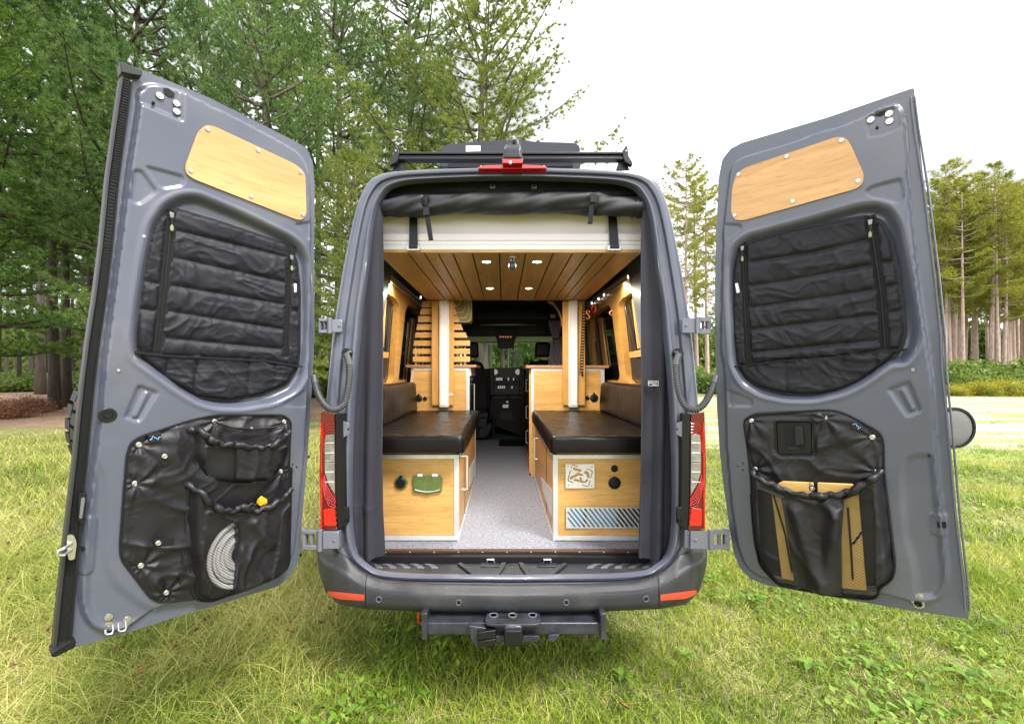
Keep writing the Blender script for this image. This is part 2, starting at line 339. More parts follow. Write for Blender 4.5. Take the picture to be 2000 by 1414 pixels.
# speckled floor
def floor_mat():
    m = mat('speckled_floor', (.30, .30, .315), .7, var=.0); t = m.node_tree; b = t.nodes['Principled BSDF']; L = t.links.new
    tc_ = t.nodes.new('ShaderNodeTexCoord')
    outs = []
    for sc in ((1, .12, 1), (.12, 1, 1)):
        mpn = t.nodes.new('ShaderNodeMapping'); mpn.inputs['Scale'].default_value = sc; L(tc_.outputs['Object'], mpn.inputs[0])
        n = t.nodes.new('ShaderNodeTexNoise'); n.inputs['Scale'].default_value = 420; n.inputs['Detail'].default_value = 2; L(mpn.outputs[0], n.inputs[0]); outs.append(n.outputs['Fac'])
    a = t.nodes.new('ShaderNodeMath'); a.operation = 'ADD'; L(outs[0], a.inputs[0]); L(outs[1], a.inputs[1])
    r = t.nodes.new('ShaderNodeValToRGB'); r.color_ramp.elements[0].position = .42; r.color_ramp.elements[0].color = (.07, .075, .10, 1)
    r.color_ramp.elements[1].position = .60; r.color_ramp.elements[1].color = (.29, .305, .36, 1); h_ = t.nodes.new('ShaderNodeMath'); h_.operation = 'MULTIPLY'; h_.inputs[1].default_value = .5
    L(a.outputs[0], h_.inputs[0]); L(h_.outputs[0], r.inputs[0]); L(r.outputs[0], b.inputs['Base Color']); return m
M['floor'] = floor_mat()
def net_mat():       # open knit: square holes cut by transparency
    m = mat('net', (.016, .016, .018), .5); t = m.node_tree; b = t.nodes['Principled BSDF']; L = t.links.new; o = t.nodes['Material Output']
    uvn = t.nodes.new('ShaderNodeUVMap'); mpn = t.nodes.new('ShaderNodeMapping'); mpn.inputs['Rotation'].default_value = (0, 0, .78); mpn.inputs['Scale'].default_value = (120, 120, 1)
    L(uvn.outputs[0], mpn.inputs[0]); sp = t.nodes.new('ShaderNodeSeparateXYZ'); L(mpn.outputs[0], sp.inputs[0]); pr = []
    for k in ('X', 'Y'):
        f = t.nodes.new('ShaderNodeMath'); f.operation = 'FRACT'; L(sp.outputs[k], f.inputs[0])
        g = t.nodes.new('ShaderNodeMath'); g.operation = 'GREATER_THAN'; g.inputs[1].default_value = .22; L(f.outputs[0], g.inputs[0]); pr.append(g)
    mu = t.nodes.new('ShaderNodeMath'); mu.operation = 'MULTIPLY'; L(pr[0].outputs[0], mu.inputs[0]); L(pr[1].outputs[0], mu.inputs[1])
    tr = t.nodes.new('ShaderNodeBsdfTransparent'); mi = t.nodes.new('ShaderNodeMixShader'); L(mu.outputs[0], mi.inputs[0]); L(b.outputs[0], mi.inputs[1]); L(tr.outputs[0], mi.inputs[2]); L(mi.outputs[0], o.inputs[0])
    return m
M['quilt'] = mat('quilt_cloth', (.009, .009, .016), .42, bump=.35, bscale=900, spec=.32, var=.1, vscale=12)
M['net'] = net_mat()
def glass_mat(name, tint, refl=.12):
    m = bpy.data.materials.new(name); m.use_nodes = True; t = m.node_tree; t.nodes.clear(); L = t.links.new
    o = t.nodes.new('ShaderNodeOutputMaterial'); tr = t.nodes.new('ShaderNodeBsdfTransparent'); tr.inputs[0].default_value = (*tint, 1)
    g = t.nodes.new('ShaderNodeBsdfGlossy'); g.inputs['Roughness'].default_value = .02; mi = t.nodes.new('ShaderNodeMixShader')
    fr = t.nodes.new('ShaderNodeFresnel'); fr.inputs[0].default_value = 1.12; L(fr.outputs[0], mi.inputs[0]); L(tr.outputs[0], mi.inputs[1]); L(g.outputs[0], mi.inputs[2]); L(mi.outputs[0], o.inputs[0]); return m
M['windscreen'] = glass_mat('windscreen_glass', (.85, .93, .88)); M['teal'] = glass_mat('teal_band', (.02, .14, .16))
# ================================================================ THE VAN
van = thing('camper_van', 'slate grey high-roof camper van seen from behind with both rear doors swung open', 'van', (.045, 5.2, 0))
FL = Frame(((598-CX)/F*2.15, 2.15, CH-(1110-CY)/F*2.15), ((598-CX)/F*2.15-(110-CX)/F*1.47, 2.15-1.47, 0), (.06, 0, 1))
FR = Frame(((1440-CX)/F*2.15, 2.15, CH-(1110-CY)/F*2.15), (-((1440-CX)/F*2.15-(1893-CX)/F*1.62), -(2.15-1.62), 0), (-.08, 0, 1))
if np.dot(FR.n, CAM-FR.O) < 0:
    FR = Frame(FR.O, -FR.eu, (-.08, 0, 1))
if np.dot(FL.n, CAM-FL.O) < 0:
    FL = Frame(FL.O, -FL.eu, (.06, 0, 1))
# ---- left door -------------------------------------------------
oL = C1([(405, 120), (412, 60), (760, 205), (1130, 395), (1210, 440), (1240, 505), (1248, 620), (1245, 1000), (1248, 1300)])+C2([(1240, 60), (1228, 250), (1215, 470), (1198, 650), (1186, 800), (1176, 930), (1140, 1005), (1080, 1055), (900, 1112), (640, 1190), (400, 1268), (130, 1345), (100, 1310), (137, 1000), (160, 760)])+[(179, 827), (190, 722), (202, 630), (222, 480), (236, 345)]
rL = C1([(425, 240), (420, 185), (452, 148), (505, 142), (640, 182), (700, 215), (900, 312), (1120, 432), (1180, 472), (1215, 545), (1226, 700), (1226, 1250)])+C2([(1215, 100), (1195, 450), (1165, 760), (1148, 900), (1100, 980), (1000, 1040), (800, 1095), (620, 1125), (520, 1152), (430, 1212), (350, 1262), (260, 1268), (200, 1240), (165, 1180), (150, 1090), (165, 900), (178, 740), (205, 560), (246, 250)])+[(203, 700), (214, 620), (232, 480), (250, 330)]
wL = C1([(395, 1330), (410, 1180), (440, 980), (478, 800), (540, 705), (620, 665), (700, 662), (900, 745), (1120, 850), (1180, 895), (1210, 960), (1218, 1100), (1220, 1300)])+C2([(1212, 0), (1198, 90), (1150, 160), (1050, 208), (900, 232), (780, 228), (700, 205), (600, 145), (500, 70), (400, 0)])
def mkfield(fr, rais, win, emb, low, up_px):
    rp = rounded(fr.pts(rais), .03); wp = rounded(fr.pts(win), .03)
    em = [(rounded(fr.pts(p), .012, 4), h, wd) for p, h, wd in emb]
    lo = [(rounded(fr.pts(p), .03, 4), h, wd) for p, h, wd in low]
    def hf(u, v):
        h = np.zeros(len(u))
        h += -.024*(1-sm((-sdf(u, v, rp)+.004)/.016))
        dw = sdf(u, v, wp); h += -.038*sm((-dw+.004)/.034)
        h += .0035*np.exp(-((dw-.012)/.008)**2)
        for p, hh, wd in lo: h += hh*sm(-sdf(u, v, p)/wd)
        for p, hh, wd in em: d = -sdf(u, v, p); h += hh*sm((d+.003)/wd)
        h += .0006*noise(u, v, 6, 3)
        return h
    return hf
hL = mkfield(FL, rL, wL,
    [(C1([(455, 525), (630, 572), (640, 595), (630, 622), (540, 636), (515, 620)]), -.007, .010),
     (C1([(402, 545), (440, 545), (512, 645), (500, 660), (432, 708), (400, 700), (388, 680)]), -.007, .010),
     (C1([(1145, 795), (1218, 785), (1214, 868), (1200, 862)]), -.005, .008),
     (C2([(425, 120), (518, 155), (430, 296), (360, 272)]), -.009, .009), (C2([(455, 150), (480, 155), (420, 275), (400, 270)]), .008, .007),
     (C2([(1195, 142), (1195, 228), (1102, 222), (1088, 208)]), -.005, .008),
     (C2([(178, 725), (240, 730), (218, 990), (150, 1000)]), .006, .006),
     (C1([(430, 150), (500, 140), (640, 182), (635, 330), (420, 240)]), -.012, .02)],
    [(C2([(225, 420), (285, 520), (300, 620), (292, 900), (330, 1020), (450, 1120), (560, 1150), (420, 1230), (300, 1255), (210, 1230), (160, 1160), (165, 900), (190, 700)]), -.010, .03),
     (C2([(370, 430), (395, 375), (440, 350), (780, 255), (1105, 255), (1130, 290), (1120, 1000), (860, 1090), (600, 1130), (480, 1105), (335, 925), (332, 850)]), -.006, .02)], None)
DOORL = relief('rear_door', FL, rounded(FL.pts(oL), .01, 3), hL, .0056, .052, M['paint'], van)
lab(DOORL, 'rear door opened to the left, with a ribbed rubber seal down its free edge')
# ---- right door ------------------------------------------------
oR = C3([(1003, 38), (600, 178), (200, 298), (150, 325), (112, 375), (97, 450), (84, 700), (78, 1000), (80, 1300)])+C4([(92, 40), (98, 250), (112, 480), (135, 680), (160, 860), (183, 1000), (212, 1075), (268, 1135), (350, 1168), (700, 1232), (1100, 1302), (1397, 1347), (1385, 1200), (1335, 800), (1290, 300), (1268, 0)])+C3([(1100, 1000), (1050, 500)])
rR = C3([(148, 430), (165, 395), (210, 362), (420, 300), (750, 190), (850, 132), (920, 115), (950, 140), (966, 220), (985, 560), (1035, 1000), (1080, 1300)])+C4([(1215, 100), (1240, 480), (1298, 1100), (1285, 1190), (1240, 1250), (1150, 1262), (980, 1222), (900, 1195), (700, 1180), (400, 1142), (300, 1115), (242, 1060), (205, 960), (172, 740), (145, 400), (138, 60)])+C3([(105, 1250), (118, 700)])
wR = C3([(143, 1000), (145, 860), (170, 780), (230, 730), (500, 660), (750, 588), (840, 583), (900, 610), (945, 690), (968, 800), (1005, 1000), (1035, 1180), (1015, 1260), (960, 1325)])+C4([(1000, 30), (920, 85), (850, 135), (750, 183), (600, 218), (450, 216), (330, 190), (235, 135), (190, 60)])+C3([(158, 1300)])
hR = mkfield(FR, rR, wR,
    [(C3([(935, 468), (948, 480), (958, 560), (935, 584), (800, 555), (772, 532), (800, 505)]), -.007, .010),
     (C3([(130, 675), (205, 680), (210, 700), (150, 747), (132, 742)]), -.005, .008),
     (C3([(775, 190), (850, 150), (940, 130), (955, 235), (870, 270), (790, 285)]), -.008, .014),
     (C4([(158, 158), (282, 206), (290, 226), (278, 246), (165, 245)]), -.005, .008),
     (C4([(978, 156), (1090, 113), (1152, 268), (1078, 302)]), -.009, .009), (C4([(1040, 160), (1065, 150), (1120, 262), (1100, 275)]), .008, .007),
     (C4([(1195, 790), (1285, 800), (1285, 915), (1200, 905)]), .006, .008)],
    [(C4([(1030, 600), (1060, 505), (1110, 480), (1222, 478), (1235, 610), (1290, 1110), (1275, 1190), (1235, 1240), (1110, 1235), (1095, 1050), (1050, 900)]), -.013, .028),
     (C4([(245, 300), (300, 272), (650, 258), (725, 262), (950, 375), (965, 580), (1025, 1060), (960, 1170), (500, 1170), (320, 1080), (270, 700)]), -.006, .02)], None)
DOORR = relief('rear_door', FR, rounded(FR.pts(oR), .008, 3), hR, .0056, .052, M['paint'], van)
lab(DOORR, 'rear door opened to the right, with a pull handle showing through its bag')

def disc(fr, px, py, r, h0, h1, name, m, parent, n=16, dome=False):
    u, v = fr.uv(px, py, (h0+h1)/2); b = MB(); a, c = fr.P(u, v, h0), fr.n
    H = h1-h0
    prof = [(r, 0), (r, H*.6), (r*.82, H), (0.0005, H)] if not dome else [(r, 0), (r, H*.3), (r*.85, H*.65), (r*.5, H*.92), (.0005, H)]
    return b.lathe(a, c, prof, n).build(name, m, parent, smooth=40)
def washer(fr, px, py, r, h0, name, m, parent):
    u, v = fr.uv(px, py, h0); b = MB()
    return b.lathe(fr.P(u, v, h0), fr.n, [(r, 0), (r, .003), (r*.92, .0045), (r*.6, .0045), (r*.55, .0025), (r*.4, .0025), (r*.36, .006), (.0005, .006)], 18).build(name, m, parent, smooth=35)
# bamboo panels and screws
for fr, D_, pan, scr in ((FL, DOORL, C1([(640, 530), (698, 372), (735, 340), (775, 348), (1150, 523), (1192, 562), (1198, 750), (1180, 777), (1150, 775), (680, 590), (645, 565)]), C1([(743, 360), (975, 457), (1170, 557), (1180, 752), (943, 668), (665, 550)])),
                         (FR, DOORR, C3([(165, 515), (183, 452), (222, 420), (650, 277), (692, 284), (715, 322), (772, 450), (766, 492), (738, 516), (220, 662), (175, 660), (160, 625)]), C3([(668, 294), (417, 368), (195, 450), (178, 638), (445, 573), (745, 480)]))):
    MB().prism(fr, rounded(fr.pts(pan, .006), .025), -.002, .008).build('bamboo_panel', M['bamboo_d'], D_, smooth=30)
    for x, y in scr: washer(fr, x, y, .0085, .008, 'screw', M['steel'], D_)
# hardware on the left door
for x, y in C1([(523, 207), (600, 242), (600, 279)]): washer(FL, x, y, .0125, -.008, 'bolt', M['steel'], DOORL)
for x, y in C2([(287, 1189), (286, 1226), (372, 1200)]): washer(FL, x, y, .0125, -.008, 'bolt', M['steel'], DOORL)
for x, y in C2([(333, 55)])+C1([(450, 852)]): disc(FL, x, y, .006, -.001, .004, 'rivet', M['steel'], DOORL)
washer(FL, *C2([(283, 261)])[0], .026, .0, 'grommet', M['black_plastic'], DOORL)
for x, y in C1([(495, 239)])+C2([(1132, 487), (1152, 499), (1132, 518), (170, 872)]): disc(FL, x, y, .0048, -.010, .0012, 'hole_plug', M['rubber'], DOORL)
MB().prism(FL, rounded(FL.pts(C1([(540, 170), (560, 168), (592, 190), (594, 212), (572, 214), (545, 196)]), -.006), .01), -.02, -.0085).build('latch_slot', M['rubber'], DOORL)
MB().prism(FL, rounded(FL.pts(C2([(275, 1240), (365, 1215), (362, 1248), (290, 1272)])), .01), -.03, -.008).build('latch_slot', M['rubber'], DOORL)
b = MB()
for cx_, cy_ in C2([(292, 1252), (352, 1238)]):
    u, v = FL.uv(cx_, cy_); b.tube([FL.P(u-.010, v+.018, -.01), FL.P(u-.011, v-.004, .002), FL.P(u-.006, v-.010, .004), FL.P(u+.006, v-.011, .005), FL.P(u+.010, v-.004, .002), FL.P(u+.011, v+.016, -.008)], .0035, 8)
b.build('latch_hook', M['zinc'], DOORL)
# striker bar on the free edge
P_ = FL.pts(C2([(98, 812), (128, 812), (142, 850), (132, 925), (105, 930), (96, 880)]), .02)
MB().prism(FL, rounded(P_, .01), -.02, .018).build('latch_plate', M['steel'], DOORL)
b = MB(); u, v = FL.uv(*C2([(118, 868)])[0], .02); g_ = -(FL.eu)
b.tube([FL.P(u, v+.012, .018), FL.P(u-.022, v+.012, .05), FL.P(u-.036, v+.008, .052), FL.P(u-.036, v-.006, .052), FL.P(u-.022, v-.010, .05), FL.P(u, v-.010, .018)], .005, 8)
b.build('striker', M['steel'], DOORL)
MB().prism(FL, rounded(FL.pts(C2([(150, 622), (190, 620), (170, 760), (145, 750)]), .02), .008), -.01, .018).build('edge_grip', M['black_plastic'], DOORL, bevel=.003)
MB().prism(FL, rounded(FL.pts(C2([(162, 640), (180, 640), (165, 735), (152, 735)]), .02), .006), .018, .022).build('grip_pad', M['mirror'], DOORL)
# seal down the free edge: flange, rubber tube and closely set ribs
topc, botc = C1([(372, 130)])[0], C2([(70, 1330)])[0]
path = [(249, 156), (235, 255), (222, 350), (210, 480), (197, 583), (185, 660), (175, 739), (167, 815), (160, 894), (152, 965), (144, 1045), (136, 1124), (124, 1255)]
pu = FL.pts(path, .006)
wid = [.0135, .0135, .0135, .0138, .014, .014, .014, .0142, .0145, .015, .016, .017, .018]
b = MB(); G = []
tt = np.linspace(0, len(pu)-1, 60)
def ip(a, t): return np.interp(t, range(len(a)), a)
PU = [(ip([q[0] for q in pu], t), ip([q[1] for q in pu], t), ip(wid, t)) for t in tt]
for u, v, w_ in PU:
    G.append([FL.P(u+dx*w_, v, dh) for dx, dh in ((1.25, -.02), (1.2, .0), (.75, .006), (.7, .0), (-.7, .0), (-.75, .012), (-1.0, .018), (-1.3, .012), (-1.42, -.004), (-1.42, -.035))])
b.grid(G).build('door_seal', M['seal'], DOORL, smooth=40)
b = MB(); n_ = 230
for i in range(n_):
    t = i*(len(pu)-1)/n_; u, v, w_ = ip([q[0] for q in pu], t), ip([q[1] for q in pu], t), ip(wid, t)
    a_, c_ = FL.P(u-.62*w_, v, .0), FL.P(u+.62*w_, v, .0)
    q = [FL.P(u+x*w_*.62, v+y, h) for h in (-.001, .0045) for x, y in ((-1, -.0022), (1, -.0022), (1, .0022), (-1, .0022))]
    b.hexa(q)
tag(b.build('seal_ribs', M['rubber'], DOORL), None, None, kind='stuff')
MB().prism(FL, rounded(FL.pts(C2([(25, 1372), (22, 1355), (110, 1295), (138, 1300), (132, 1328), (45, 1372)]), .01), .004), -.05, .014).build('seal_end_cap', M['rubber'], DOORL, bevel=.003)
MB().prism(FL, rounded(FL.pts(C1([(338, 52), (352, 54), (442, 92), (440, 118), (400, 112), (345, 100)]), .006), .005), -.04, .010).build('seal_end_cap', M['seal'], DOORL, bevel=.003)
# small side brackets peeping past the hinge edge
for x, y in C2([(1218, 462), (1180, 920)]):
    u, v = FL.uv(x, y); MB().lathe(FL.P(u-.005, v, -.045), FL.eu, [(.009, 0), (.009, .012), (.006, .013), (.006, .022), (.0005, .022)], 12).build('door_buffer', M['rubber'], DOORL)
# hardware on the right door
for x, y in C3([(803, 200), (887, 172), (889, 206)]): washer(FR, x, y, .0125, -.006, 'bolt', M['steel'], DOORR)
MB().prism(FR, rounded(FR.pts(C3([(818, 158), (850, 142), (872, 146), (870, 170), (845, 182), (822, 180)])), .008), -.02, -.0055).build('latch_slot', M['rubber'], DOORR)
for x, y in C4([(1107, 58)])+C3([(997, 1350)]): disc(FR, x, y, .006, -.001, .004, 'rivet', M['steel'], DOORR)
for x, y in C4([(213, 550), (240, 534), (240, 569), (1190, 496)])+C3([(832, 236)]): disc(FR, x, y, .0048, -.014, .0012, 'hole_plug', M['rubber'], DOORR)
MB().prism(FR, rounded(FR.pts(C4([(1230, 833), (1278, 838), (1280, 868), (1234, 866)]), .002), .003), -.008, .0030).build('latch_slot', M['rubber'], DOORR)
MB().prism(FR, rounded(FR.pts(C4([(1080, 1195), (1160, 1205), (1170, 1275), (1150, 1282), (1120, 1278), (1095, 1235)])), .008), -.013, -.006).build('buffer_plate', M['zinc'], DOORR)
u, v = FR.uv(*C4([(1134, 1254)])[0]); MB().lathe(FR.P(u, v, -.006), FR.n, [(.0125, 0), (.0125, .006), (.009, .008), (.006, .004), (.0005, .004)], 18).build('rubber_buffer', M['rubber'], DOORR)
for x, y in C4([(1094, 1210), (1124, 1214), (1148, 1218)]): washer(FR, x, y, .007, -.0062, 'bolt', M['steel'], DOORR)
# edge trim of right door free side: a double lip
b = MB(); lp = C3([(985, 95), (1005, 250), (1045, 500), (1095, 900), (1125, 1200)])+C4([(1255, 60), (1280, 300), (1325, 800), (1365, 1150), (1375, 1290)])
for off in (0, .012): b.tube([FR.P(*q, .001-off*.8)+FR.eu*off for q in FR.pts(lp)], .0035, 6)
b.build('edge_lip', M['paint'], DOORR)
# pull handle of the right door, seen through the opening of its bag
b = MB().prism(FR, rounded(FR.pts(C4([(410, 325), (590, 325), (592, 490), (418, 488)])), .012), -.02, .006); b.build('handle_surround', M['black_plastic'], DOORR, bevel=.003)
MB().prism(FR, rounded(FR.pts(C4([(448, 345), (540, 348), (555, 465), (458, 462)]), .006), .006), .006, .0072).build('handle_recess', M['rubber'], DOORR)
MB().prism(FR, rounded(FR.pts(C4([(502, 350), (542, 350), (550, 440), (508, 446)]), .012), .006), .007, .022).build('pull_handle', M['dash'], DOORR, bevel=.004)
MB().prism(FR, rounded(FR.pts(C4([(462, 452), (530, 452), (528, 466), (464, 466)]), .012), .003), .007, .013).build('lock_tab', M['dash'], DOORR, bevel=.002)
# round lamp standing out past the right door's free edge, on its outer side
u, v = FR.uv(*C4([(1330, 372)])[0]); ax = V3(0, -1, 0); Pc = FR.P(u, v, -.085)
MB().lathe(Pc, ax, [(.02, -.05), (.055, -.045), (.078, -.02), (.08, .0), (.078, .006), (.070, .006), (.069, .0)], 28).build('round_lamp', M['black_plastic'], van, smooth=35)
lamp_ = bpy.data.objects[-1] if False else None
MB().lathe(Pc+ax*.001, ax, [(.0695, 0), (.06, .004), (.03, .006), (.0005, .006)], 28).build('lamp_lens_cover', M['mirror'], van, smooth=60)
# spare wheel on the outer face of the left door, its tread just showing beyond the free edge
u, v = FL.uv(210, 850); Pw = FL.P(u+.315, v, -.22); b = MB()
b.lathe(Pw, FL.n, [(.19, -.10), (.30, -.125), (.355, -.11), (.368, -.07), (.372, 0), (.368, .07), (.355, .11), (.30, .125), (.19, .10)], 48)
for k in range(44):
    a_ = 2*math.pi*k/44; c_, s_ = math.cos(a_), math.sin(a_); er = FL.eu*c_+FL.ev*s_; et = -FL.eu*s_+FL.ev*c_
    for sgn in (-1, 1):
        q = []
        for rr in (.365, .385):
            for x, y in ((-.02, 0), (.02, 0), (.02, 1), (-.02, 1)):
                q.append(Pw+er*rr+et*(x+(.012*sgn))+FL.n*sgn*(.01+y*.1))
        b.hexa(q)
SW = b.build('spare_wheel', M['rubber'], van, smooth=40)
MB().lathe(Pw, FL.n, [(.19, -.08), (.19, .02), (.15, .03), (.06, .01), (.0005, .01)], 24).build('rim', M['alu'], SW, smooth=40)

# ---- hinges between doors and body ------------------------------
def hinge(x0, x1, y0, y1, Y0, Y1, body):
    # x0 door side, x1 body side, photo pixels; Y0/Y1 depths of the two ends
    b = MB(); s_ = 1 if x1 > x0 else -1
    def q(xa, xb, ya, yb, Ya, Yb, d=.012):
        P0, P1, P2, P3 = W(xa, yb, Ya), W(xb, yb, Yb), W(xb, ya, Yb), W(xa, ya, Ya)
        b.add([P0, P1, P2, P3]+[(p[0], p[1]+d, p[2]) for p in (P0, P1, P2, P3)], [(0, 1, 2, 3) if s_ > 0 else (3, 2, 1, 0), (7, 6, 5, 4), (0, 4, 5, 1), (1, 5, 6, 2), (2, 6, 7, 3), (3, 7, 4, 0)])
    hh = y1-y0; xm = x0+(x1-x0)*.48; Ym = Y0+(Y1-Y0)*.5
    q(x0, xm, y0+hh*.05, y0+hh*.22, Y0, Ym, .02); q(x0, xm, y1-hh*.25, y1-hh*.05, Y0, Ym, .02); q(x0, x0+(x1-x0)*.10, y0, y1, Y0, Y0+.01, .03)
    q(x0+(x1-x0)*.22, x0+(x1-x0)*.30, y0+hh*.2, y1-hh*.2, Y0+.01, Y0+.02, .012)
    q(xm+(x1-x0)*.08, x1, y0+hh*.1, y1-hh*.1, Ym, Y1, .015)
    o = b.build('door_hinge', M['silver_paint'], van, bevel=.0025)
    b = MB(); a_, c_ = W(xm, y0, Ym), W(xm, y1, Ym); b.lathe(V3(*c_), V3(0, 0, 1), [(.010, 0), (.013, .002), (.013, a_[2]-c_[2]-.002), (.010, a_[2]-c_[2])], 14).build('hinge_pin', M['silver_paint'], o)
    for fx, fy in ((.72, .3), (.72, .7), (.88, .5)):
        p_ = V3(*W(x0+(x1-x0)*fx, y0+hh*fy, Y1-.004)); MB().lathe(p_, V3(0, -1, 0), [(.008, -.006), (.008, .003), (.005, .006), (.0005, .006)], 6).build('hinge_bolt', M['silver_paint'], o)
    return o
hinge(622, 668, 621, 652, 2.16, 2.19, 0); hinge(1388, 1334, 619, 652, 2.16, 2.19, 0)
hinge(590, 662, 1034, 1076, 2.13, 2.16, 0); hinge(1424, 1350, 1034, 1074, 2.13, 2.16, 0)
# ---- corrugated cable conduits --------------------------------
def conduit(px, mirror):
    pts = [V3(*W(x, y, Y)) for x, y, Y in px]
    P = []; n = len(pts)
    for i in range(n-1):
        p0, p1, p2, p3 = pts[max(i-1, 0)], pts[i], pts[i+1], pts[min(i+2, n-1)]
        for j in range(10):
            t = j/10; P.append(.5*((2*p1)+(-p0+p2)*t+(2*p0-5*p1+4*p2-p3)*t*t+(-p0+3*p1-3*p2+p3)*t**3))
    P.append(pts[-1])
    L = [0]
    for a, c in zip(P, P[1:]): L.append(L[-1]+np.linalg.norm(c-a))
    N = int(L[-1]/.0026); Q = [V3(*[np.interp(L[-1]*k/N, L, [p[i] for p in P]) for i in range(3)]) for k in range(N+1)]
    rr = [(.0165 if (k % 4 < 2) else .0135) if N*.12 < k < N*.92 else .0165 for k in range(N+1)]
    MB().tube(Q, rr, 10).build('cable_conduit', M['cord_tube'], van, smooth=30)
conduit([(676, 692, 2.16), (682, 715, 2.14), (681, 750, 2.10), (672, 788, 2.06), (652, 800, 2.03), (634, 790, 2.03), (620, 765, 2.05), (613, 735, 2.09)], 0)
conduit([(1326, 692, 2.16), (1321, 715, 2.14), (1324, 755, 2.10), (1336, 790, 2.06), (1356, 800, 2.03), (1374, 790, 2.03), (1388, 765, 2.05), (1397, 735, 2.09)], 0)

# ---------------------------------------------------------------- body ring round the rear opening
outer = [(1000, 1150), (900, 1149), (800, 1148), (735, 1142), (700, 1128), (672, 1100), (650, 1070), (634, 1045), (628, 1000), (627, 900), (630, 805), (637, 720), (643, 660), (650, 615), (663, 532), (680, 449), (696, 389), (713, 356), (730, 342), (762, 333), (832, 328), (932, 325), (1000, 324)]
inner = [(1000, 1128), (900, 1127), (800, 1125), (740, 1119), (716, 1107), (697, 1090), (688, 1068), (684, 1035), (682, 1000), (683, 900), (687, 800), (693, 720), (699, 660), (704, 600), (714, 532), (725, 449), (734, 405), (747, 379), (762, 364), (790, 355), (832, 351), (932, 347), (1000, 346)]
def dens(l, k=6):
    l = [np.array(p, float) for p in l]; out = []
    for i in range(len(l)-1):
        p0, p1, p2, p3 = l[max(i-1, 0)], l[i], l[i+1], l[min(i+2, len(l)-1)]
        for j in range(k):
            t = j/k; out.append(.5*((2*p1)+(-p0+p2)*t+(2*p0-5*p1+4*p2-p3)*t*t+(-p0+3*p1-3*p2+p3)*t**3))
    out.append(l[-1]); return out
def full(l):
    l = dens(l); return l+[np.array((2001-p[0], p[1])) for p in l[::-1]][1:-1]
OUT, INN = full(outer), full(inner)
def Yb(py):
    z = (CY-py)/F*2.2+CH; return 2.2+max(0, z-1.3)*.05
prof = [(-.004, .9), (-.004, .25), (-.004, .14), (.0, .07), (.03, .03), (.09, .008), (.18, .0), (.36, -.002), (.48, .002), (.50, .014), (.52, .022), (.60, .024), (.76, .024), (.79, .014), (.82, .0), (.86, -.006), (.92, -.006), (.96, .0), (.985, .012), (1.0, .022), (1.01, .032), (1.02, .042)]
Gp = []
for t, dy in prof:
    row = []
    for o_, i_ in zip(OUT, INN):
        p = o_+(i_-o_)*t; Y = Yb(p[1]); a_ = V3(*W(p[0], p[1], Y))
        row.append((a_[0], a_[1]+(dy if p[1] < 1085 or dy < .9 and t < .95 else min(dy, .045)), a_[2]-(.02 if p[1] > 1085 and t > 1.01 else 0)))
    Gp.append(row)
Gp = np.array(Gp)
b = MB(); G2 = np.concatenate([Gp, Gp[:, :1]], 1); b.grid(G2)
BODY = b.build('body_shell', M['paint'], van, smooth=50)
# body behind: sides and roof run forward to the cab, nose drops to the bonnet
base = Gp[0]; rows = []
zc = base[:, 2]
for Yv, sx, top in ((2.45, 1.09, 2.70), (3.0, 1.20, 2.74), (4.4, 1.26, 2.78), (6.4, 1.26, 2.76), (7.2, 1.2, 2.70), (7.9, 1.1, 2.40)):
    r = base.copy(); r[:, 0] = .045+(r[:, 0]-.045)*sx; r[:, 1] = Yv
    z0, z1 = zc.min(), zc.max(); r[:, 2] = .50+(r[:, 2]-z0)*(top-.50)/(z1-z0); rows.append(r)
G3 = np.stack([np.concatenate([r, r[:1]]) for r in [base]+rows]); G3 = G3[::-1]
MB().grid(G3).build('body_side', M['paint'], van, smooth=60)
# nose round the windscreen: a tall frame with the glass set in it
fr7 = vplane(7.9)
b = MB()
b.box((-1.0, 7.9, .45), (1.1, 8.0, 1.42)); b.box((-1.0, 7.9, 2.34), (1.1, 8.0, 2.42)); b.box((-1.0, 7.9, 1.42), (-.86, 8.0, 2.34)); b.box((.95, 7.9, 1.42), (1.1, 8.0, 2.34)); b.build('cab_front', M['black_plastic'], van)
MB().box((-.86, 7.93, 1.42), (.95, 7.94, 2.34)).build('windscreen', M['windscreen'], van)
z_t = lambda y, Y: CH-(y-CY)/F*Y
MB().box((-.86, 7.90, z_t(669, 7.9)), (.95, 7.91, 2.3)).build('windscreen_band', M['teal'], van)
box('bonnet', (-.85, 8.0, .5), (.95, 9.0, 1.30), M['paint'], van, .1)
# underbody and wheels
box('underbody', (-.88, 2.5, .48), (.97, 7.9, .55), M['rubber'], van)
for x in (-.86, .95):
    for y in (3.9, 7.6):
        b = MB(); b.lathe((x, y, .37), (1 if x > 0 else -1, 0, 0), [(.2, -.12), (.33, -.12), (.365, -.09), (.37, 0), (.365, .09), (.33, .12), (.2, .12)], 32)
        o = b.build('wheel', M['rubber'], van, smooth=40); MB().lathe((x, y, .37), (1 if x > 0 else -1, 0, 0), [(.2, -.1), (.2, .06), (.1, .03), (.0005, .03)], 20).build('rim', M['alu'], o)

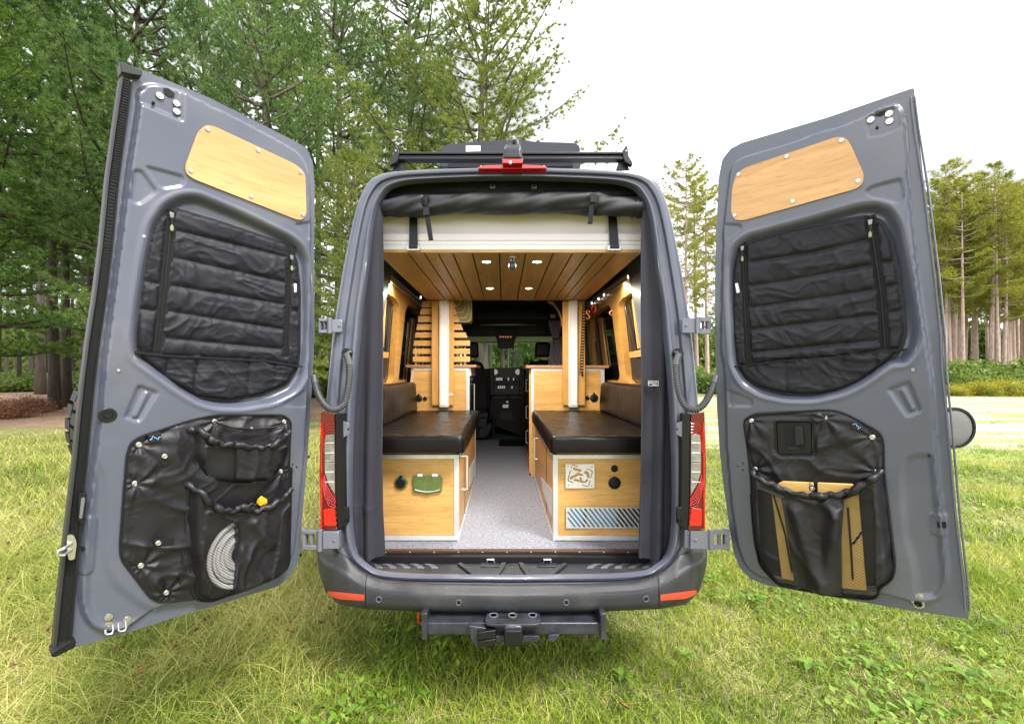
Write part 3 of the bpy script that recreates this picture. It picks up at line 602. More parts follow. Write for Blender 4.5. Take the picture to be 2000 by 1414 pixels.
# ---- pillar details: dark trim beside the lamps
for s_ in (0, 1):
    mx_ = (lambda l: l) if not s_ else (lambda l: [(2003-x, y) for x, y in l])
    fr = vplane(2.175)
    k9 = lambda l: mx_([(560+x/2.825, 600+y/2.825) for x, y in l])
    def rl(name, pts, hf, thick, m, parent, r=.004, step=.003, dY=0):
        f_ = vplane(2.165+dY); return relief(name, f_, rounded(f_.pts(pts), r, 3), hf, step, thick, m, parent)
    f_ = vplane(2.165)
    lampP = k9([(190, 578), (262, 590), (266, 700), (268, 1040), (278, 1228), (192, 1224), (186, 1100), (181, 900), (185, 720)])
    edge = f_.pts(k9([(190, 640)]))[0]
    def hlamp(u, v, s_=s_):
        x = u*(1 if not s_ else -1)+(0 if not s_ else .09)
        h = -.03*sm((-(x-(-.925))/.02))+0*u
        g_ = np.sin((v*1.0+.35*np.sin((x+.9)*20))*260)*.0012
        return h+g_*((v > 1.58)|(v < 1.20))
    LMP = rl('tail_lamp', lampP, hlamp, .10, M['dark_red'], van, .004)
    clear = k9([(216, 704), (263, 700), (266, 1032), (232, 975), (212, 915), (210, 760)])
    f2 = vplane(2.162)
    MB().prism(f2, rounded(f2.pts(clear), .006), -.02, .003).build('clear_lens', M['clear_lens'], LMP, bevel=.001)
    for yy in (745, 800, 850, 852, 905, 960):
        q = k9([(214, yy), (262, yy-2), (262, yy+6), (214, yy+6)]); MB().prism(f2, f2.pts(q), .003, .0045).build('lens_rib', M['alu'], LMP)
    MB().prism(f2, rounded(f2.pts(k9([(203, 1112), (262, 1108), (274, 1204), (208, 1205)])), .008), -.02, .0035).build('stop_lens', M['bright_red'], LMP, bevel=.001)
    MB().prism(f2, f2.pts(k9([(188, 640), (198, 640), (194, 1224), (186, 1224)])), -.01, .002).build('lamp_edge', M['red_glass'], LMP)
    # bright red curved bands round the clear lens
    bb = MB()
    for o_ in (0, 1, 2, 3):
        arc = [(264, 690-o_*16), (236, 690-o_*16), (214-o_*4, 705-o_*14), (206-o_*4.5, 740-o_*8), (205-o_*4.5, 800)]
        bb.tube([f2.P(*f2.uv(x, y), .002) for x, y in k9(arc)], .0018, 6)
    for o_ in (0, 1, 2, 3, 4):
        arc = [(207-o_*3, 925+o_*10), (222-o_*3, 985+o_*14), (245-o_*3, 1030+o_*16), (269, 1060+o_*11)]
        bb.tube([f2.P(*f2.uv(x, y), .002) for x, y in k9(arc)], .0018, 6)
    bb.build('lamp_band', M['red_glass'], LMP)
    tr = k9([(266, 590), (312, 585), (316, 700), (322, 1100), (336, 1195), (290, 1228), (280, 1228), (270, 1040)])
    MB().prism(f_, f_.pts(tr), -.03, -.003).build('lamp_trim', M['black_plastic'], van, bevel=.002)
    MB().prism(f_, f_.pts(k9([(303, 595), (312, 590), (320, 1180), (310, 1190)])), -.003, .004).build('trim_rib', M['black_plastic'], van)
    # triangular bracket and lower buffer
    MB().prism(f_, f_.pts(k9([(302, 625), (343, 642), (345, 700), (304, 724)])), -.01, .001).build('bracket_plate', M['silver_paint'], van, bevel=.001)
    disc(f_, *k9([(340, 672)])[0], .005, .0, .003, 'bracket_bolt', M['rubber'], van)
    MB().prism(f_, f_.pts(k9([(314, 1100), (342, 1105), (345, 1165), (318, 1175)])), -.01, .006).build('buffer_block', M['black_plastic'], van, bevel=.002)
    # hinge seat blocks under the lamp
    MB().prism(f_, rounded(f_.pts(k9([(195, 1232), (295, 1232), (298, 1330), (180, 1335)])), .004), -.06, -.006).build('pillar_foot', M['paint'], van, bevel=.002)
    # conduit boot
    P0 = W(*((676, 690) if not s_ else (1326, 690)), 2.19); MB().lathe(V3(P0[0], 2.2, P0[2]+.0), (0, -1, 0), [(.026, -.01), (.026, .006), (.02, .014), (.014, .03), (.0005, .03)], 16).build('conduit_boot', M['black_plastic'], van, smooth=50)

# ---------------------------------------------------------------- bumper
topE = [(621, 1072), (622, 1090), (628, 1100)]
xs = np.concatenate([np.linspace(620, 715, 26), np.linspace(720, 1281, 60), np.linspace(1286, 1381, 26)])
def btop(x):
    x = x if x < 1001 else 2001-x
    return np.interp(x, [620, 640, 660, 675, 690, 705, 730, 760, 850, 1001], [1068, 1066, 1068, 1080, 1098, 1112, 1126, 1134, 1139, 1141])
def bbot(x):
    x = x if x < 1001 else 2001-x
    return np.interp(x, [620, 624, 635, 661, 711, 850, 1001], [1095, 1120, 1155, 1180, 1189, 1195, 1197])
def bY(x):     # depth of the outermost face
    x = x if x < 1001 else 2001-x
    return np.interp(x, [620, 630, 650, 680, 712, 850, 1001], [2.34, 2.25, 2.17, 2.13, 2.11, 2.09, 2.085])
G = []
for x in xs:
    row = []; t_, bo, Y = btop(x), bbot(x), bY(x)
    for k, dY in ((0, .12), (.0, .085), (.06, .05), (.16, .032), (.30, .022), (.36, .012), (.40, .003), (.46, 0), (.6, 0), (.75, 0), (.86, .002), (.93, .012), (.98, .035), (1.0, .075), (1.0, .2)):
        row.append(W(x, t_+(bo-t_)*k, Y+dY))
    # keep pixel placement for the visible faces only
    G.append(row)
BUM = MB().grid(np.array(G)).build('rear_bumper', M['bumper'], van, smooth=60)
MB().box((-.9, 2.32, .50), (1.0, 2.55, .60)).build('bumper_beam', M['rubber'], BUM)
# joint grooves between centre and corner pieces
for x in (714, 1287):
    b = MB()
    P_ = [V3(*W(x+(3 if x < 1000 else -3)*(k < .35)*(.35-k)*3, btop(x)+(bbot(x)-btop(x))*k, bY(x)+d-.0008)) for k, d in ((.06, .05), (.16, .032), (.30, .022), (.36, .012), (.40, .003), (.46, 0), (.6, 0), (.75, 0), (.86, .002), (.93, .012), (.98, .035))]
    b.tube(P_, .0016, 5).build('bumper_joint', M['rubber'], BUM)
for s_, pts in ((0, [(640, 1154), (712, 1161), (713, 1173), (660, 1170), (647, 1165)]), (1, [(1361, 1152), (1290, 1161), (1290, 1173), (1345, 1169), (1357, 1163)])):
    b = MB(); n_ = 12; G = []
    for i in range(n_+1):
        t = i/n_
        xa = pts[0][0]+(pts[1][0]-pts[0][0])*t; ya = pts[0][1]+(pts[1][1]-pts[0][1])*t
        yb = np.interp(t, [0, .1, .3, 1], [pts[4][1]-3, pts[4][1], pts[3][1], pts[2][1]])
        Y = bY(xa)-.004
        G.append([W(xa, ya, Y+.03), W(xa, ya, Y), W(xa, (ya+yb)/2, Y-.001), W(xa, yb, Y+.003), W(xa, yb, Y+.03)])
    b.grid(G if s_ == 0 else G[::-1]).build('reflector', M['reflector'], BUM, smooth=30)
for x, y in ((740, 1170), (896, 1176), (1106, 1176), (1262, 1169)):
    p = V3(*W(x, y, bY(x)))
    o = MB().lathe(p, (0, -1, 0), [(.0155, -.01), (.0155, .002), (.0135, .0035), (.0115, .0005)], 20).build('parking_sensor', M['dark_paint'], BUM, smooth=35)
    MB().lathe(p, (0, -1, 0), [(.0085, -.01), (.0085, .002), (.0005, .002)], 16).build('sensor_eye', M['rubber'], o)
# ---------------------------------------------------------------- sill tread inside the ring
ZS = CH-(1120-CY)/F*2.27
def slab(px, z, Ylo=None): return [(((x-CX)/F)*((CH-z)*F/(y-CY)), (CH-z)*F/(y-CY)) for x, y in px]
zs = .642
b = MB(); sp = slab([(706, 1094), (720, 1112), (760, 1122), (860, 1124), (1001, 1125), (1142, 1124), (1242, 1122), (1282, 1112), (1296, 1094), (1290, 1089), (712, 1089)], zs)
fz = Frame((0, 0, zs), (1, 0, 0), (0, 1, 0))
SILL = MB().prism(fz, sp, -.03, 0).build('sill_tread', M['bumper'], van, bevel=.004)
# latch wells with raised ribs
for cx_ in (958, 1069):
    o = MB().prism(fz, slab([(cx_-17, 1098), (cx_+17, 1098), (cx_+19, 1107), (cx_-19, 1107)], zs+.004), 0, .006).build('latch_plate', M['hitch'], SILL, bevel=.001)
    p = V3(*slab([(cx_, 1102)], zs)[0], zs+.006); MB().tube([p+(-.02, .01, 0), p+(-.018, 0, .02), p+(.018, 0, .02), p+(.02, .01, 0)], .005, 8).build('striker_loop', M['zinc'], SILL)
for s_ in (-1, 1):
    rib = [(1001+s_*q[0], q[1]) for q in ((12, 1097), (22, 1099), (34, 1118), (70, 1118), (85, 1107), (100, 1098), (108, 1100), (92, 1112), (76, 1124), (28, 1124), (14, 1104))]
    MB().prism(fz, slab(rib, zs+.012), 0, .014).build('sill_rib', M['bumper'], SILL, bevel=.003)
    # printed zebra stripes
    for k in range(5):
        x0 = 145+k*27
        G_ = []
        for j in range(9):
            t = j/8; y = 1093+17*t; sl_ = 42*(1-t)**2*.0
            xx = x0+58*(1-math.sqrt(max(0, 1-(t-0)**2)))-30*t*0
            xx = x0+46-46*math.sin(t*math.pi/2)
            G_.append(((1001-s_*-1*0)+s_*(xx+0), y, s_*(xx+13)))
        poly = [(a_[0], a_[1]) for a_ in G_]+[(1001+a_[2], a_[1]) for a_ in G_[::-1]]
        MB().prism(fz, slab(poly, zs), 0, .0012).build('tread_stripe', M['tread_grey'], SILL)
MB().prism(fz, slab([(992, 1092), (1014, 1092), (1012, 1104), (994, 1104)], zs), 0, .003).build('sill_plate', M['bumper'], SILL, bevel=.001)
ZF = .695
# riser with black carpet strip, bronze nosing with screws
box('rubber_riser', (-.72, 2.40, .60), (.80, 2.455, ZF-.014), M['rubber'], van)
tr_ = box('threshold_trim', (-.72, 2.44, ZF-.013), (.80, 2.47, ZF+.002), mat('bronze_trim', (.10, .055, .04), .4, metal=.5), van, .002)
for i in range(11):
    x = -.66+i*.136; MB().lathe((x, 2.440, ZF-.006), (0, -1, 0), [(.0045, -.002), (.0045, .001), (.0005, .003)], 8).build('trim_screw', M['steel'], tr_)
# ---------------------------------------------------------------- tow hitch
H = MB(); 
def hb(px, Y, d, name='x', m='hitch', par=None, bev=.004): return pbox(name, *px, Y, d, M[m], par, bev)
HIT = MB().pbox(828, 1216, 1178, 1240, 2.06, .11).build('tow_hitch', M['hitch'], van, bevel=.006)
for x0, x1 in ((823, 834), (1173, 1184)): hb((x0, 1198, x1, 1250), 2.045, .13, 'end_plate', par=HIT)
fz2 = vplane(2.03)
zp = CH-(1207-CY)/F*2.1
fh = Frame((0, 0, CH-(1214-CY)/F*2.06+.004), (1, 0, 0), (0, 1, 0)); hz = fh.O[2]
def hs(px): return slab(px, hz)
TP = MB().prism(fh, rounded(hs([(950, 1222), (947, 1214), (952, 1198), (1052, 1198), (1057, 1214), (1054, 1222), (1040, 1224), (964, 1224)]), .01), 0, .012).build('chain_plate', M['hitch'], HIT, bevel=.002)
for x in (964, 1001, 1040):
    p = hs([(x, 1206)])[0]; MB().lathe((p[0], p[1], hz+.012), (0, 0, 1), [(.022, 0), (.022, .003), (.016, .003), (.015, -.0), (.0005, 0)], 20).build('chain_hole', M['zinc'] if x == 1001 else M['silver_paint'], TP)
hb((985, 1222, 1020, 1262), 2.0, .14, 'receiver_tube', par=HIT, bev=.01); hb((986, 1232, 1019, 1263), 1.985, .02, 'receiver_cap', 'rubber', HIT, .006)
b = MB(); f_ = Frame(W(950, 1240, 2.03), (1, .12, .04), (0, 0, 1))
b.prism(f_, f_.pts([(916, 1222), (964, 1228), (970, 1256), (932, 1264), (920, 1250)]), -.03, .0); b.build('plug_bracket', M['hitch'], HIT, bevel=.003)
MB().prism(f_, f_.pts([(934, 1234), (968, 1229), (968, 1245), (934, 1249)], .02), -.03, .025).build('plug_socket', M['black_plastic'], HIT, bevel=.003)
MB().prism(f_, f_.pts([(934, 1252), (968, 1247), (968, 1259), (934, 1264)], .02), -.03, .022).build('plug_cover', M['black_plastic'], HIT, bevel=.003)
MB().prism(fz2, rounded(fz2.pts([(1020, 1242), (1050, 1242), (1055, 1248), (1050, 1254), (1020, 1254)]), .006), -.015, 0).build('safety_loop', M['hitch'], HIT, bevel=.002)
MB().prism(fz2, rounded(fz2.pts([(968, 1242), (985, 1242), (985, 1254), (970, 1254)]), .003), -.015, 0).build('safety_loop', M['hitch'], HIT, bevel=.002)
MB().prism(fz2, rounded(fz2.pts([(1072, 1243), (1092, 1241), (1094, 1246), (1082, 1256), (1070, 1254)]), .006), -.02, -.01).build('jack_tab', M['hitch'], HIT, bevel=.002)
b = MB(); b.tube([W(817, 1196, 2.1), W(817, 1214, 2.1), W(823, 1219, 2.1)], .004, 8); tag(b.build('brake_line', M['red'], van), None, None)
hb((871, 1196, 876, 1204), 2.2, .02, 'hanger', 'white_post', HIT); hb((1124, 1196, 1131, 1204), 2.2, .02, 'hanger', 'white_post', HIT)
hb((880, 1196, 901, 1204), 2.22, .02, 'tank_strap', 'lime', HIT); hb((910, 1200, 950, 1204), 2.25, .02, 'tank_strap', 'lime', HIT); hb((1100, 1196, 1122, 1203), 2.22, .02, 'tank_strap', 'lime', HIT)
# ================================================================ INTERIOR
def X_(px, Y): return (px-CX)/F*Y
def Z_(py, Y): return CH-(py-CY)/F*Y
# cargo floor
floor = box('cargo_floor', (-.93, 2.46, ZF-.03), (1.03, 6.42, ZF), M['floor'], van, 0)
box('cab_floor', (-.9, 6.425, .60), (1.0, 7.9, ZF-.01), M['cab_mat'], van, 0)
EV_ = .09
WL = Frame((-.93, 0, 1.78), (0, 1, 0), (EV_, 0, 1)); WR = Frame((1.00, 0, 1.78), (0, -1, 0), (-EV_, 0, 1))
zero = lambda u, v: np.zeros(len(u))
for fr, h1, h2, mir in ((WL, [(690, 527), (774, 584), (780, 597), (769, 740), (765, 749), (690, 762)], [(792, 606), (798, 594), (832, 620), (824, 736), (778, 745)], 0),
                   (WR, [(1207, 597), (1213, 584), (1300, 532), (1310, 762), (1229, 750), (1223, 740)], [(1188, 594), (1194.5, 606), (1211, 738), (1205, 745), (1160, 740), (1152, 622)], 1)):
    H1, H2 = rounded(fr.pts(h1), .05), rounded(fr.pts(h2), .05)
    s_ = -1 if mir else 1
    poly = [(s_*2.95, -.50), (s_*5.0, -.50), (s_*5.0, .68), (s_*2.95, .68)]
    wl = relief('side_wall', fr, poly, zero, .018, .052, M['bamboo_y'], van, back=False, holes=[H1, H2], smooth=30)
    MB().prism(fr, poly, -.074, -.054).build('window_glass', M['glass_dark'], wl)
    MB().prism(fr, [(s_*2.42, -.50), (s_*2.948, -.50), (s_*2.948, .36), (s_*2.42, .33)], -.010, -.002).build('rear_lining', M['bamboo_y'], wl)
    # sash and black bars, with boards built for wood reflected in the glass
    if mir:
        Zc = crop(1080, 560, 4.715)
        bd = [([(315, 300), (355, 290), (410, 735), (360, 735)], 'bamboo_z'), ([(425, 290), (455, 285), (515, 735), (475, 735)], 'bamboo_z'), ([(740, 115), (785, 85), (835, 560), (792, 570)], 'bamboo_z'), ([(715, 602), (870, 570), (870, 640), (715, 655)], 'bamboo_y')]
        bars = [((365, 335), (415, 735)), ((388, 335), (432, 735)), ((418, 335), (468, 735)), ((660, 175), (735, 600)), ((690, 168), (762, 598)), ((722, 160), (788, 590))]
        gr = [(722, 662), (850, 660), (850, 850), (735, 850)]
    else:
        Zc = crop(740, 560, 4.715)
        bd = [([(20, 80), (55, 100), (30, 560), (-30, 560)], 'bamboo_z'), ([(-40, 590), (78, 605), (74, 655), (-40, 655)], 'bamboo_y'), ([(300, 290), (330, 290), (290, 840), (245, 850)], 'bamboo_z')]
        bars = [((70, 180), (48, 600)), ((98, 180), (66, 600)), ((125, 180), (80, 600)), ((270, 330), (225, 860))]
        gr = [(-40, 662), (72, 662), (55, 850), (-40, 850)]
    for p, m_ in bd: MB().prism(fr, fr.pts(Zc(p), -.05), -.050, -.036).build('reflection_and_sash_board', M[m_], wl, bevel=.002)
    for a_, c_ in bars:
        a2, c2 = fr.pts(Zc([a_, c_]), -.04); MB().tube([fr.P(*a2, -.043), fr.P(*c2, -.043)], .007, 8).build('window_bar', M['black_metal'], wl)
    MB().prism(fr, fr.pts(Zc(gr), -.05), -.052, -.044).build('mesh_pouch', M['dash'], wl)
    # screws on the wall
    for x, y in ([(748, 592), (770, 668), (775, 705)] if not mir else [(1208, 668), (1200, 620), (1226, 572)]):
        u, v = fr.uv(x, y); MB().lathe(fr.P(u, v, 0), fr.n, [(.004, -.001), (.004, .0015), (.0005, .002)], 8).build('wall_screw', M['steel'], wl)
# LED rails
Zo = crop(740, 480, 3.367)
for fr, pts, lab_, leds in ((WL, Zo([(28, 160), (29, 161), (290, 372), (290, 408), (28, 205), (27.5, 204)]), 'aluminium light rail high along the wall above the left bench', [(40, 183), (70, 205), (275, 340)]),
                      (WR, Zo([(1740, 131), (1725, 140), (1365, 378), (1370, 402), (1730, 178), (1741, 171)]), 'aluminium light rail high along the wall above the right bench', [(1640, 205), (1480, 325), (1445, 350), (1400, 378)])):
    r_ = thing('light_rail', lab_, 'light rail', (fr.O[0], 3.2, 2.2))
    MB().prism(fr, fr.pts(pts), .0, .018).build('rail', M['alu'], r_, bevel=.002)
    pp = fr.pts(pts, .02); a_, c_ = np.array(pp[1]), np.array(pp[2]); a2, c2 = np.array(pp[4]), np.array(pp[3])
    b = MB(); 
    for k in (.3, .7): b.tube([fr.P(*(a_+(a2-a_)*k), .019), fr.P(*(c_+(c2-c_)*k), .019)], .003, 6)
    tag(b.build('rail_groove', M['black_plastic'], r_), None, None, kind='stuff')
    for x, y in Zo(leds):
        u, v = fr.uv(x, y, .02); MB().lathe(fr.P(u, v, .018), fr.n, [(.012, 0), (.010, .006), (.0005, .007)], 10).build('led_lens', M['led'], r_)
    pl = bpy.data.lights.new('rail_light', 'AREA'); pl.shape = 'RECTANGLE'; pl.size = 1.0; pl.size_y = .02; pl.energy = 3.5; pl.color = (1, .9, .72)
    lo = bpy.data.objects.new('rail_light', pl); COL.objects.link(lo); u, v = fr.uv(*Zo([leds[0]])[0])
    lo.location = tuple(fr.P(3.4 if fr is WL else -3.4, .54, .11)); lo.rotation_euler = Vector((fr.n[0]*.7, 0, .9)).to_track_quat('Z', 'X').to_euler()

# black lining, roof and cab
ln = box('roof_lining', (-.84, 3.2, 2.62), (.93, 7.9, 2.64), M['black_plastic'], van, 0)
for x0, x1 in ((-.98, -.96), (1.06, 1.08)): box('cab_lining', (x0, 4.95, .7), (x1, 7.9, 2.66), M['black_plastic'], van, 0)
box('cab_header', (-.95, 6.6, Z_(657, 6.6)), (1.05, 7.85, 2.66), M['black_plastic'], van, .02)
box('overhead_shelf', (X_(910, 5.6), 5.6, Z_(622, 5.6)), (X_(1092, 5.6), 5.64, Z_(613, 5.6)), M['dash'], van, .004)
pbox('shelf_socket', 1075, 614, 1085, 621, 5.59, .01, M['alu'], van, .001)
MB().tube([W(938, 635, 6.5), W(990, 634, 6.5), W(1046, 635, 6.5)], [.004, .012, .004], 8).build('map_lamp_strip', M['alu'], van, smooth=60)
f_ = vplane(6.55)
MB().prism(f_, rounded(f_.pts([(965, 640), (1014, 640), (1008, 662), (969, 662)]), .02), -.2, 0).build('overhead_console', M['dash'], van, bevel=.006)
MB().prism(f_, rounded(f_.pts([(969, 657), (1007, 657), (1003, 681), (973, 681)]), .02), .0, .03).build('rear_view_mirror', M['dash'], van, bevel=.005)
for k in range(5): pbox('console_light', 976+k*5, 656.5, 979+k*5, 659.5, 6.5, .02, M['brass'], van, .001)
# dashboard
DB = pbox('dashboard', 880, 720, 1110, 800, 7.3, .4, M['dash'], van, .03)
f_ = vplane(7.0); c3z = crop(900, 580, 4.714)
MB().prism(f_, rounded(f_.pts(c3z([(262, 655), (585, 650), (590, 915), (265, 915)])), .03), -.3, 0).build('console_body', M['black_plastic'], DB, bevel=.005)
for p in ([(268, 660), (310, 660), (308, 905), (272, 905)], [(540, 655), (584, 655), (582, 905), (538, 905)]): MB().prism(f_, rounded(f_.pts(c3z(p)), .02), 0, .06).build('console_wing', M['dash'], DB, bevel=.008)
for x in (315, 526):
    p = f_.uv(*c3z([(x, 690)])[0]); MB().lathe(f_.P(*p, 0), f_.n, [(.045, 0), (.045, .012), (.036, .012), (.034, .004), (.0005, .004)], 20).build('air_vent', M['alu'], DB, smooth=35)
MB().prism(f_, f_.pts(c3z([(312, 775), (535, 770), (535, 805), (312, 805)])), 0, .05).build('switch_row', M['dash'], DB, bevel=.004)
random.seed(3)
for r0, (xa, xb, ya, yb) in enumerate(((325, 510, 742, 768), (340, 482, 815, 842))):
    n = 12 if r0 == 0 else 8
    for k in range(n):
        x = xa+(xb-xa)*k/n; MB().prism(f_, f_.pts(c3z([(x, ya+random.random()*8), (x+(xb-xa)/n*.7, ya), (x+(xb-xa)/n*.7, yb), (x, yb)])), 0, .02+.02*random.random()).build('switch', M['alu'] if random.random() < .6 else M['dash'], DB)
f_ = vplane(6.75)
MB().prism(f_, f_.pts(c3z([(278, 905), (585, 905), (600, 1120), (590, 1300), (300, 1180), (262, 1060)])), -.2, 0).build('console_foot', M['rubber'], DB, bevel=.01)
for p in ([(292, 912), (425, 908), (425, 936), (296, 940)], [(462, 908), (560, 908), (556, 936), (464, 938)]): MB().prism(f_, f_.pts(c3z(p)), 0, .03).build('cup_ledge', M['dash'], DB, bevel=.005)
MB().prism(f_, f_.pts(c3z([(385, 990), (440, 990), (438, 1020), (387, 1020)])), 0, .015).build('power_socket', M['alu'], DB, bevel=.002)
for x in (400, 428): p = f_.uv(*c3z([(x, 966)])[0]); MB().lathe(f_.P(*p, 0), f_.n, [(.018, 0), (.018, .01), (.01, .01), (.0005, .004)], 14).build('power_socket', M['alu'] if x > 410 else M['dash'], DB)
MB().prism(f_, f_.pts(c3z([(368, 1050), (475, 1055), (480, 1130), (362, 1130)])), 0, .004).build('badge_plate', M['dash'], DB)
MB().tube([W(*c3z([(303, 1290)])[0], 6.6), W(*c3z([(303, 1120)])[0], 6.6)], [.02, .026], 10).build('gear_lever', M['dash'], DB)
f_ = vplane(6.3)
for p in ([(160, 1070), (250, 1060), (250, 1110), (165, 1115)], [(160, 1120), (240, 1115), (245, 1200), (160, 1200)], [(170, 1210), (280, 1160), (285, 1200), (240, 1290), (160, 1300)]): MB().prism(f_, f_.pts(c3z(p)), -.1, 0).build('seat_base_cover', M['dash'], DB, bevel=.006)
# front seats
def rbox(name, fr, poly, r, h, m, parent=None, wr=0, seed=1, step=.012, rr=.04):
    """cushion: outline poly, height h, edge rounding r"""
    P_ = rounded(poly, rr)
    def hf(u, v):
        d = np.clip(-sdf(u, v, P_), 0, None); k = np.clip(d/r, 0, 1)
        o = h-r+r*np.sqrt(np.clip(1-(1-k)**2, 0, 1))
        return o+(wr*(wrinkle(u, v, seed, 11, .5)+noise(u, v, 3, seed)) if wr else 0)
    return relief(name, fr, P_, hf, step, 0, m, parent, smooth=60)
for lab_, hp, sp_ in (('black front seat with headrest at the left of the cab', [(905, 669), (934, 669), (936, 699), (903, 699)], [(898, 708), (920, 704), (942, 708), (952, 735), (954, 800), (898, 800)]),
                    ('black front seat with headrest at the right of the cab, beside the tied curtain', [(1045, 669.5), (1074, 669.5), (1075, 698), (1044, 698)], [(1027, 720), (1034, 707), (1060, 703), (1100, 706), (1110, 800), (1027, 800)])):
    f_ = vplane(6.4); t_ = thing('front_seat', lab_, 'car seat', (X_(hp[0][0], 6.4), 6.4, ZF-.005), None)
    rbox('headrest', f_, f_.pts(hp), .03, .09, M['leather'], t_)
    rbox('backrest', f_, f_.pts(sp_), .05, .10, M['seat_cloth'], t_, .004)
    for x in ((hp[0][0]+6), (hp[1][0]-6)): MB().tube([W(x, 698, 6.36), W(x, 712, 6.36)], .008, 8).build('headrest_post', M['alu'], t_)
    xa, xb = X_(sp_[0][0]+1, 6.4), X_(sp_[-1][0] if 0 else sp_[3][0], 6.4); box('seat_base', (min(xa, xb), 6.45, ZF-.005), (max(xa, xb), 6.9, 1.20), M['black_plastic'], t_, .02)
# tied grey curtain by the right front seat
G = []
for i in range(25):
    y = 626+i*(716-626)/24; k = np.interp(y, [626, 634, 655, 662, 680, 716], [11, 12, 7, 6, 10, 14]); cx_ = np.interp(y, [626, 660, 716], [1084, 1085.5, 1085]); row = []
    for j in range(33):
        a_ = j/32; row.append((X_(cx_+k*(a_*2-1), 5.2), 5.2+.016*math.sin(a_*36+math.sin(y*.05))*min(1, abs(y-658)/12+.3), Z_(y, 5.2)))
    G.append(row)
cu = MB().grid(G[::-1]).build('cab_curtain', M['grey_curtain'], None, smooth=80); s_m = cu.modifiers.new('s', 'SOLIDIFY'); s_m.thickness = .004
tag(recentre(cu), 'grey curtain gathered and tied beside the right front seat', 'curtain')
MB().tube([W(1078, 660, 5.17), W(1085, 662, 5.16), W(1093, 660, 5.17)], .006, 6).build('curtain_tie', M['webbing'], cu)

# ---------------------------------------------------------------- ceiling / bed platform
ZC = 2.372
BP = thing('bed_platform', 'raised bed platform with a dark bamboo plank underside and white front rail', 'bed', (.045, 3.3, ZC))
xs_ = [-.72, -.542, -.4505, -.371, -.287, -.176, -.0216, .128, .284, .395, .481, .562, .641, .785]
MB().box((-.70, 2.47, ZC+.014), (.785, 4.09, ZC+.03)).build('platform_board', M['rubber'], BP)
for i, (a_, c_) in enumerate(zip(xs_, xs_[1:])):
    x0, x1 = a_+.0042, c_-.0042
    me_ = MB().box((x0, 2.462, ZC), (x1, 4.095, ZC+.012)).build('plank', M['plank'], BP, bevel=.0012)
    for y_ in (4.07,):
        MB().lathe(((x0+x1)/2, 4.096, ZC+.006), (0, -1, 0), [(.003, 0), (.003, .002)], 6)
MB().box((-.74, 2.44, ZC-.004), (.83, 2.461, ZC+.012)).build('edge_board', M['bamboo_x'], BP, bevel=.001)
for i, (ya, yb, dY) in enumerate(((478.5, 488.4, 0), (470.5, 478, .003), (457, 470, .0))):
    MB().box((-.74, 2.436+dY, Z_(yb, 2.44)), (.83, 2.50, Z_(ya, 2.44))).build('white_rail', M['white'], BP, bevel=.002)
for i in range(11):
    x = -.62+i*.13; MB().lathe((x, 4.094, ZC+.005), (0, -1, 0), [(.005, -.002), (.005, .002), (.0005, .002)], 8)
f_ = vplane(2.46)
def hm(u, v): return .012*sm((-np.abs(v-Z_(432, 2.46))+.07)/.05)+.004*noise(u, v, 5, 4)+.003*wrinkle(u, v, 5, 6, .2)*(u < -.45)
mt_ = relief('mattress', f_, f_.pts([(735, 395), (1262, 395), (1262, 457), (735, 457)]), hm, .012, .25, M['white_cloth'], None, smooth=80)
tag(recentre(mt_), 'white mattress lying on the raised bed platform', 'mattress')
for (cx_, cy_) in ((950, 511), (1049, 511), (957, 563), (1033, 563)):
    Y = (ZC-CH)*F/(CY-cy_); x = X_(cx_, Y)
    o = MB().lathe((x, Y, ZC), (0, 0, -1), [(.036, -.002), (.036, .003), (.026, .004), (.025, .001)], 24).build('downlight', M['alu'], BP, smooth=35)
    MB().lathe((x, Y, ZC), (0, 0, -1), [(.025, -.001), (.0245, .0015), (.0005, .0015)], 20).build('downlight_lens', M['lamp'], o)
    pl = bpy.data.lights.new('downlight_lamp', 'AREA'); pl.shape = 'DISK'; pl.size = .05; pl.energy = 5.2; pl.color = (1, .90, .76)
    lo = bpy.data.objects.new('downlight_lamp', pl); COL.objects.link(lo); lo.location = (x, Y, ZC-.008)
Y = (ZC-CH)*F/(CY-498); x = X_(1000.5, 2.5)
gl = thing('swivel_lamp', 'small dark ball-shaped swivel lamp hanging under the ceiling planks', 'lamp', (x, 2.53, ZC-.08))
MB().box((x-.017, 2.51, ZC-.014), (x+.017, 2.55, ZC)).build('lamp_mount', M['steel'], gl, bevel=.003)
MB().tube([(x, 2.53, ZC-.012), (x, 2.53, ZC-.035)], .008, 8).build('lamp_arm', M['black_metal'], gl)
MB().lathe((x, 2.53, ZC-.083), (0, 0, 1), [(.0005, 0), (.012, .003), (.021, .013), (.023, .028), (.017, .044), (.010, .054), (.0005, .056)], 16).build('lamp_head', mat('lamp_head', (.05, .06, .075), .35, coat=.3), gl, smooth=60)

